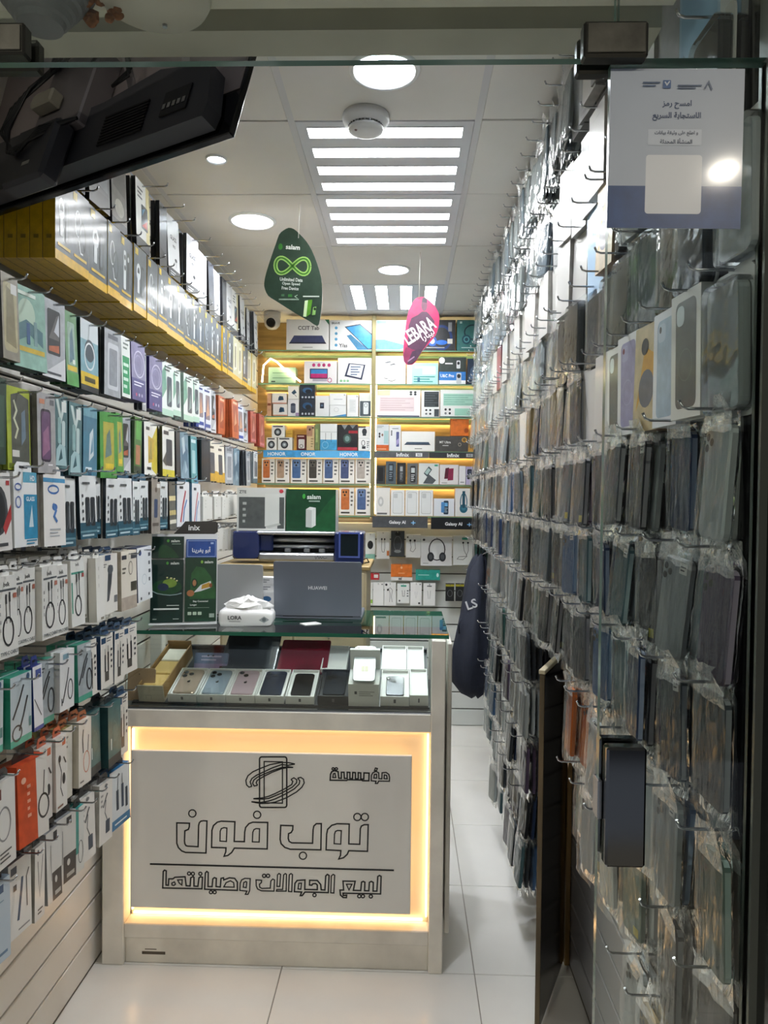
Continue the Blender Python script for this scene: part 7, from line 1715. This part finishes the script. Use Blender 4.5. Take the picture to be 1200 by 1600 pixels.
npegs = {}
nbag = 0
bag_sorted = sorted([t for t in todo if t[4] == 'bag'], key=lambda t: t[0])
near_bag = set()
total = 0
for t in bag_sorted:
    if total + t[6] <= 300:
        near_bag.add((t[1], t[2])); total += t[6]
    else:
        break
for (y, ri, pi, zt, kind, col, n, cols) in todo:
    if 3.86 < y < 4.32 and 0.45 < zt < 1.33:
        continue        # the jacket hangs here
    if npegs.get('r', 0) < 300 or y < 3.2:
        if npegs.get('r', 0) < 298:
            put('peg', PEG_S, wall_right, (XR, y, zt + (0.026 if kind == 'bag' else 0.004)), (0, 0, math.pi))
            npegs['r'] = npegs.get('r', 0) + 1
    zz = zt + rnd.uniform(-0.008, 0.008)
    xf = XF + rnd.uniform(-0.012, 0.015)
    rowname = '%s row down' % ORD[ri]
    btx, bty, btz = rnd.uniform(-4, 1), rnd.uniform(-5, 5), rnd.uniform(-6, 8)
    for k in range(n):
        sw = ('front of stack', 'second in stack', 'third in stack', 'fourth in stack', 'fifth in stack', 'sixth in stack')[k]
        if kind == 'bag':
            c = col if k == 0 else (rnd.choice(cols) if rnd.random() < 0.6 else col)
            x = xf + k * 0.0215
            rot = Euler((R(btx + rnd.uniform(-1, 1)), R(bty + rnd.uniform(-2.5, 2.5)), R(-90 + 3 + btz + rnd.uniform(-2, 2))))
            loc = Vector((x, y + rnd.uniform(-.010, .010), zz + rnd.uniform(-.006, .006)))
            if (ri, pi) in near_bag:
                o = put('bagged_phone_case', CASE[c][0], None, loc, rot)
                if k == 0:
                    put('camera_cutout', CASE[c][1], o)
                put('clear_bag', BAGS[(pi * 3 + k + ri) % 5], o)
                if rnd.random() < 0.35:
                    put('sticker', STICKER if rnd.random() < .8 else STICKY, o)
                tag(o, '%s bagged phone case, %s, %s peg from the glass, %s' % (SHORT.get(c, c), sw, ORD[pi], rowname), 'phone case', 'bagged phone cases on the slat wall')
            else:
                M = Matrix.Translation(loc) @ rot.to_matrix().to_4x4()
                vv, ff = far_case(c)
                add_far(vv, ff, mat('case_' + CASES[c]), M)
                if k < 3:
                    bb = BAGB[(pi + k) % 5]
                    add_far(bb.v, bb.f, FILMBAG, M, bb)
        else:
            if kind == 'hard':
                c = col if k == 0 else rnd.choice(['black', 'charcoal', 'smoke', 'clear'])
                t = 0.030; me = HARD[c]
                o = put('blister_phone_case', me[0], None)
                put('clear_blister', me[1], o); put('flange', me[2], o)
                lab = '%s case in clear blister' % SHORT.get(c, c)
                cat, grp = 'phone case', 'blister phone cases on the slat wall'
            else:
                c = col; t = 0.027; me = BOXED[c]
                o = put('case_box', me[0], None)
                if k == 0 or True:
                    put('print', me[1], o)
                lab = '%s case box' % c
                cat, grp = 'box', 'boxed phone cases on the slat wall'
            o.location = (xf + k * t, y + rnd.uniform(-.004, .004), zz)
            o.rotation_euler = (R(rnd.uniform(-1.5, 1.5)), R(rnd.uniform(-1, 1)), R(-90 + 4 + rnd.uniform(-2, 4)))
            tag(o, '%s, %s, %s peg from the glass, %s' % (lab, sw, ORD[pi], rowname), cat, grp)
o = FAR.build('bagged_phone_cases')
tag(o, 'many bagged phone cases hanging farther along the slat wall', 'phone cases', None, 'stuff')

# ---------------------------------------------------------------- shop front glass
GY = 0.95
PANE = clear('shopfront_glass', (0.94, 0.97, 0.955), 0.0, 0.0, fres=1.42)
EDGE = mat('pane_edge', '5d7a70', 0.15)
b = MB(); b.box(0.252, 0.445, GY - 0.006, GY + 0.006, 0.004, 2.146, EDGE, front=PANE, back=PANE)
o = structure(b.build('window_1'))
b = MB(); b.box(-1.06, 0.258, GY - 0.006, GY + 0.006, 2.152, 2.945, EDGE, front=PANE, back=PANE)
structure(b.build('window_2'))
b = MB(); b.box(0.262, 0.455, GY - 0.006, GY + 0.006, 2.152, 2.945, EDGE, front=PANE, back=PANE)
structure(b.build('window_3'))
b = MB(); b.box(0.445, 0.455, GY - 0.012, GY + 0.014, 0, 2.945, mat('pane_channel', '6f7570', 0.3, metal=0.6))
b.build('glazing_channel', o)
def patch(x0, x1, z0, z1, label, m, cap=True):
    b = MB(); b.cbox(x0, x1, GY - 0.028, GY - 0.007, z0, z1, m, 0.003)
    o = b.build('glass_fitting')
    b = MB(); b.cbox(x0, x1, GY + 0.007, GY + 0.026, z0, z1, m, 0.003); b.build('rear_plate', o)
    if cap:
        b = MB(); b.cbox(x0 + .004, x1 - .004, GY - 0.0302, GY - 0.0282, z0 + .004, z1 - .004, mat('fitting_face', '4c4c46', 0.35, metal=0.7, noise=0.5, nscale=30), 0.0008); b.build('cover', o)
    tag(o, label, 'glass fitting', 'metal clamps on the shopfront glass')
    return o
BRZ = mat('fitting_bronze', '3a3a36', 0.32, metal=0.8)
patch(0.213, 0.292, 2.142, 2.186, 'dark metal corner clamp above the notice on the glass', BRZ)
patch(-0.57, -0.484, 2.150, 2.190, 'dark metal corner clamp by the ribbed ceiling speaker', BRZ)
o = patch(0.256, 0.306, 1.136, 1.288, 'polished steel lock case on the glass edge', CHROME, False)
b = MB(); b.cbox(0.2495, 0.2555, GY - 0.012, GY + 0.012, 1.19, 1.24, STEEL, 0.001); b.build('latch', o)

# notice stuck on the glass
NW, NH = 0.166, 0.198
b = MB(); b.box(-NW / 2, NW / 2, 0, 0.0014, 0, NH, 'aab5c3')
o = b.build('notice', None, (0.333, GY - 0.0078, 1.940), (0, R(0.5), 0))
NAVYI = '24406a'
ops = [('r', 0, 0, 1, .265, '284a7e'), ('rr', .28, .09, .70, .46, .004, 'd4d9de'), ('r', .29, .52, .69, .62, 'bcc6d2'),
       ('t', 'امسح رمز', .5, .775, .055, NAVYI, 0, .30), ('t', 'الاستجابة السريع', .5, .70, .055, NAVYI, 0, .44), ('t', 'و اطلع على وثيقة بيانات', .5, .594, .034, '3a4a66', 0, .41), ('t', 'المنشأة المحدثة', .5, .546, .034, '3a4a66', 0, .24),
       ('rr', .39, .875, .45, .925, .001, '3a5f94'), ('l', [(.405, .915), (.42, .895), (.44, .918)], .01, 'c4ccd6'), ('n', .24, .88, .37, .92, 2, '4a5f80'), ('n', .50, .868, .68, .90, 2, '4a5f80'), ('l', [(.70, .87), (.73, .915), (.755, .865)], .012, '5a6a84')]
a = MB(); a.ops(NW, NH, ops, 0); a.build('print', o)
tag(o, 'blue and white paper notice stuck on the glass', 'notice')

# ---------------------------------------------------------------- above the door: disc cover, ribbed speaker, foam, television
b = MB(); b.lathe([(0.083, 0.0), (0.085, -0.006), (0.080, -0.016), (0.02, -0.018)], mat('disc_cream', 'c4c1b2', 0.45), 40)
o = b.build('ceiling_cover', None, (-0.385, 1.105, 2.352))
b = MB(); b.lathe([(0.004, -0.017), (0.004, -0.021)], STEEL, 10, cx=0.0, cy=0.055); b.build('screw', o)
tag(o, 'round cream cover plate on the soffit', 'cover plate')
b = MB()
prof = [(0.075, 0.0)]
for k in range(6):
    r0 = 0.078 - 0.0085 * k
    prof += [(r0, -0.003 - 0.011 * k), (r0 - 0.004, -0.011 - 0.011 * k)]
prof.append((0.012, -0.072))
b.lathe(prof, mat('speaker_grey', '6d7072', 0.5), 40, sm=False)
o = b.build('ceiling_speaker', None, (-0.545, 1.085, 2.352))
tag(o, 'grey ribbed round speaker on the soffit', 'speaker')
b = MB()
r = random.Random(5)
for k in range(9):
    cxx, cyy, czz = r.uniform(-.03, .03), r.uniform(-.02, .02), r.uniform(-.035, .0)
    rad = r.uniform(.006, .013)
    rings = [[(cxx + rad * math.sin(R(th)) * math.cos(a) * r.uniform(.75, 1.2), cyy + rad * math.sin(R(th)) * math.sin(a) * r.uniform(.75, 1.2), czz - rad * math.cos(R(th))) for a in [2 * math.pi * q2 / 9 for q2 in range(9)]] for th in (12, 50, 90, 130, 168)]
    b.loft(rings, mat('rust_foam', '8f5a30', 0.9, noise=0.5, nscale=60), True, False)
o = b.build('sealing_foam', None, (-0.462, 1.12, 2.352))
o['kind'] = 'stuff'
tag(o, 'brown sealing foam round the cable hole in the soffit', 'foam', None, 'stuff')

def television():
    P0 = Vector((-0.320, 1.318, 2.245))
    xd = Vector((0.864, -0.504, 0)).normalized()
    hz = Vector((0.504, 0.864, 0)).normalized()
    tau = R(18.6)
    zd = (Vector((0, 0, 1)) * math.cos(tau) + hz * math.sin(tau)).normalized()
    yd = zd.cross(xd)
    M = Matrix(((xd.x, yd.x, zd.x, P0.x), (xd.y, yd.y, zd.y, P0.y), (xd.z, yd.z, zd.z, P0.z), (0, 0, 0, 1)))
    root = empty('television')
    root.matrix_world = M
    tag(root, 'black wall-mount television hung from the ceiling, seen from behind', 'television')
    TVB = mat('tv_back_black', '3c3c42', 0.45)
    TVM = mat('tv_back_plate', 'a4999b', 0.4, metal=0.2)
    W2, H2 = 0.97, 0.54
    b = MB(); b.cbox(-W2, 0, 0.0, 0.014, 0, H2, BLACKG, 0.002); b.build('panel', root)
    b = MB(); b.poly([(-W2 + .01, 0.0144, H2 - .01), (-.01, 0.0144, H2 - .01), (-.01, 0.0144, .016), (-W2 + .01, 0.0144, .016)][::-1], mat('tv_screen', '05060a', 0.08)); b.build('screen', root)
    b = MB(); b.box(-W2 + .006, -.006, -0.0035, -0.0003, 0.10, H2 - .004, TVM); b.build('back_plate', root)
    b = MB()
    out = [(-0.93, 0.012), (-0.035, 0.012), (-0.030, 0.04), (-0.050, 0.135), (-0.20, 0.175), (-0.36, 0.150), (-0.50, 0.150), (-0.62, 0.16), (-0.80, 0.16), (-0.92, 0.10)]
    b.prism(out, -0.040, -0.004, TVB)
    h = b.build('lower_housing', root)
    for gx in (-0.33, -0.86):
        for k in range(10):
            b = MB(); b.box(gx, gx + 0.13, -0.0435, -0.0402, 0.030 + 0.0075 * k, 0.034 + 0.0075 * k, mat('grille_black', '08080a', 0.5)); b.build('grille_slat', h)
    b = MB(); b.box(-0.155, -0.085, -0.043, -0.0402, 0.045, 0.10, mat('grille_black')); b.build('port_panel', h)
    for k in range(5):
        b = MB(); b.box(-0.150 + 0.013 * k, -0.142 + 0.013 * k, -0.045, -0.0431, 0.058, 0.070, STEEL); b.build('port', h)
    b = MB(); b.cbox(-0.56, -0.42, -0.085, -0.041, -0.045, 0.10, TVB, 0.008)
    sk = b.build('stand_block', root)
    b = MB(); b.ops(1, 1, [('r', -.50, -.005, -.475, .004, 'b4b2a8')], -0.0852, x0=0); b.build('sticker', sk)
    b = MB(); b.cbox(-0.56, -0.40, -0.06, -0.0036, 0.10, 0.30, mat('mount_plate', '8a8488', 0.4, metal=0.5), 0.004); mp = b.build('mount_plate', root)
    b = MB(); b.cbox(-0.545, -0.475, -0.09, -0.061, 0.15, 0.185, mat('adapter_beige', '8d887c', 0.4), 0.004); b.build('cable_box', root)
    for k in range(5):
        b = MB(); b.tube([(-0.55 + .01 * k, -0.065, 0.29), (-0.585 - .012 * k, -0.085, 0.22 - .01 * k), (-0.595 - .008 * k, -0.09, 0.11), (-0.555 + .01 * k, -0.095, 0.035 - .004 * k), (-0.47, -0.09, 0.055 + .006 * k), (-0.42 + .01 * k, -0.07, 0.09)], 0.0036, BLACK, 6); b.build('cable', root)
    for k in range(3):
        b = MB(); b.tube([(-0.42, -0.06, 0.25 + .02 * k), (-0.36, -0.075, 0.275 + .01 * k), (-0.30, -0.07, 0.25), (-0.285, -0.05, 0.20 - .01 * k), (-0.33, -0.05, 0.17)], 0.0034, BLACK, 6); b.build('cable', root)
    for k in range(4):
        b = MB(); b.tube([(-0.50 + .012 * k, -0.06, 0.33), (-0.515 + .012 * k, -0.09, 0.28), (-0.50 + .012 * k, -0.095, 0.23), (-0.485 + .012 * k, -0.08, 0.28), (-0.47 + .012 * k, -0.06, 0.32)], 0.0034, BLACK, 6); b.build('cable', root)
    inv = M.inverted()
    for p, q in (((-0.445, 1.30, 2.80), (-0.43, 1.455, 2.36)), ((-0.60, 1.35, 2.80), (-0.565, 1.52, 2.40))):
        b = MB()
        a1, a2 = inv @ Vector(p), inv @ Vector(q)
        b.tube([a1, a2], 0.011, mat('mount_plate'), 4, False); b.build('mount_strap', root)
television()

# ---------------------------------------------------------------- swing gate by the counter
root = empty('counter_gate', (0.558, 2.515, 0.0), (0, 0, math.atan2(2.515 - 2.165, 0.558 - 0.408) - math.pi))
tag(root, 'black waist-high swing gate standing open by the slat wall', 'gate')
b = MB(); b.cbox(0.006, 0.375, -0.007, 0.007, 0.02, 1.075, mat('gate_black', '0c0c0e', 0.14, noise=0.4, nscale=4), 0.002); b.build('panel', root)
b = MB(); b.cbox(0.3755, 0.380, -0.0072, 0.0072, 0.02, 1.08, mat('raw_wood_edge', '6a5a40', 0.7, noise=0.4, nscale=20, stretch=(1, 1, .2)), 0.001); b.build('edge_strip', root)
b = MB(); b.cbox(0.0, 0.383, -0.010, 0.010, 1.081, 1.094, mat('gate_cap', 'c0b597', 0.5), 0.002); b.build('top_cap', root)
for z in (0.25, 0.85):
    b = MB(); b.tube([(0.0, 0.016, z), (0.0, 0.016, z + 0.08)], 0.006, STEEL, 8); b.build('hinge', root)
b = MB(); b.cbox(0.562, 0.579, 2.50, 2.535, 0, 1.08, mat('gate_post_wood', '9c7a44', 0.55, noise=0.25, nscale=8, stretch=(1, 1, .2)), 0.002)
o = b.build('gate_post'); tag(o, 'thin honey-brown wooden post the gate hangs on', 'post')

# ---------------------------------------------------------------- dark jacket hanging at the far end
def jacket():
    prof = [  # z, centre x, centre y, half width, half depth
        (1.265, 0.435, 4.22, 0.020, 0.018), (1.240, 0.425, 4.20, 0.040, 0.028), (1.19, 0.412, 4.16, 0.055, 0.035), (1.10, 0.400, 4.12, 0.062, 0.045), (1.00, 0.388, 4.08, 0.068, 0.055),
        (0.90, 0.378, 4.04, 0.082, 0.060), (0.80, 0.370, 4.02, 0.098, 0.065), (0.70, 0.364, 4.00, 0.105, 0.065), (0.60, 0.366, 4.00, 0.095, 0.060), (0.54, 0.378, 4.00, 0.060, 0.045), (0.515, 0.388, 4.00, 0.020, 0.02)]
    b = MB(); rings = []
    for i, (z, x, y, hw, hd) in enumerate(prof):
        ring = []
        for k in range(28):
            a = 2 * math.pi * k / 28
            f = 1 + 0.10 * math.sin(5 * a + 0.5 * i) + 0.06 * math.sin(9 * a - i)
            ring.append((x + hw * f * math.cos(a), y + hd * f * math.sin(a), z + 0.012 * math.sin(3 * a)))
        rings.append(ring)
    b.loft(rings[::-1], mat('jacket_navy', '141b2c', 0.8, noise=0.2, nscale=30, bump=0.3, bscale=120), True, True)
    o = b.build('jacket')
    tag(o, 'dark navy jacket hanging among the phone cases', 'jacket')
    b = MB(); b.ops(1, 1, [('t', 'LS', 0.368, 1.015, 0.05, 'd8dadc', 20, .08)], 4.012, x0=0); b.build('lettering', o)
    b = MB(); b.tube([(0.31, 3.99, 0.94), (0.295, 3.98, 0.90), (0.30, 3.97, 0.86)], 0.006, mat('jacket_navy')); b.build('zip_pull', o)
    b = MB(); b.tube([(0.435, 4.22, 1.26), (0.47, 4.22, 1.285), (0.575, 4.22, 1.285)], 0.005, STEEL); b.build('hanging_hook', o)
jacket()
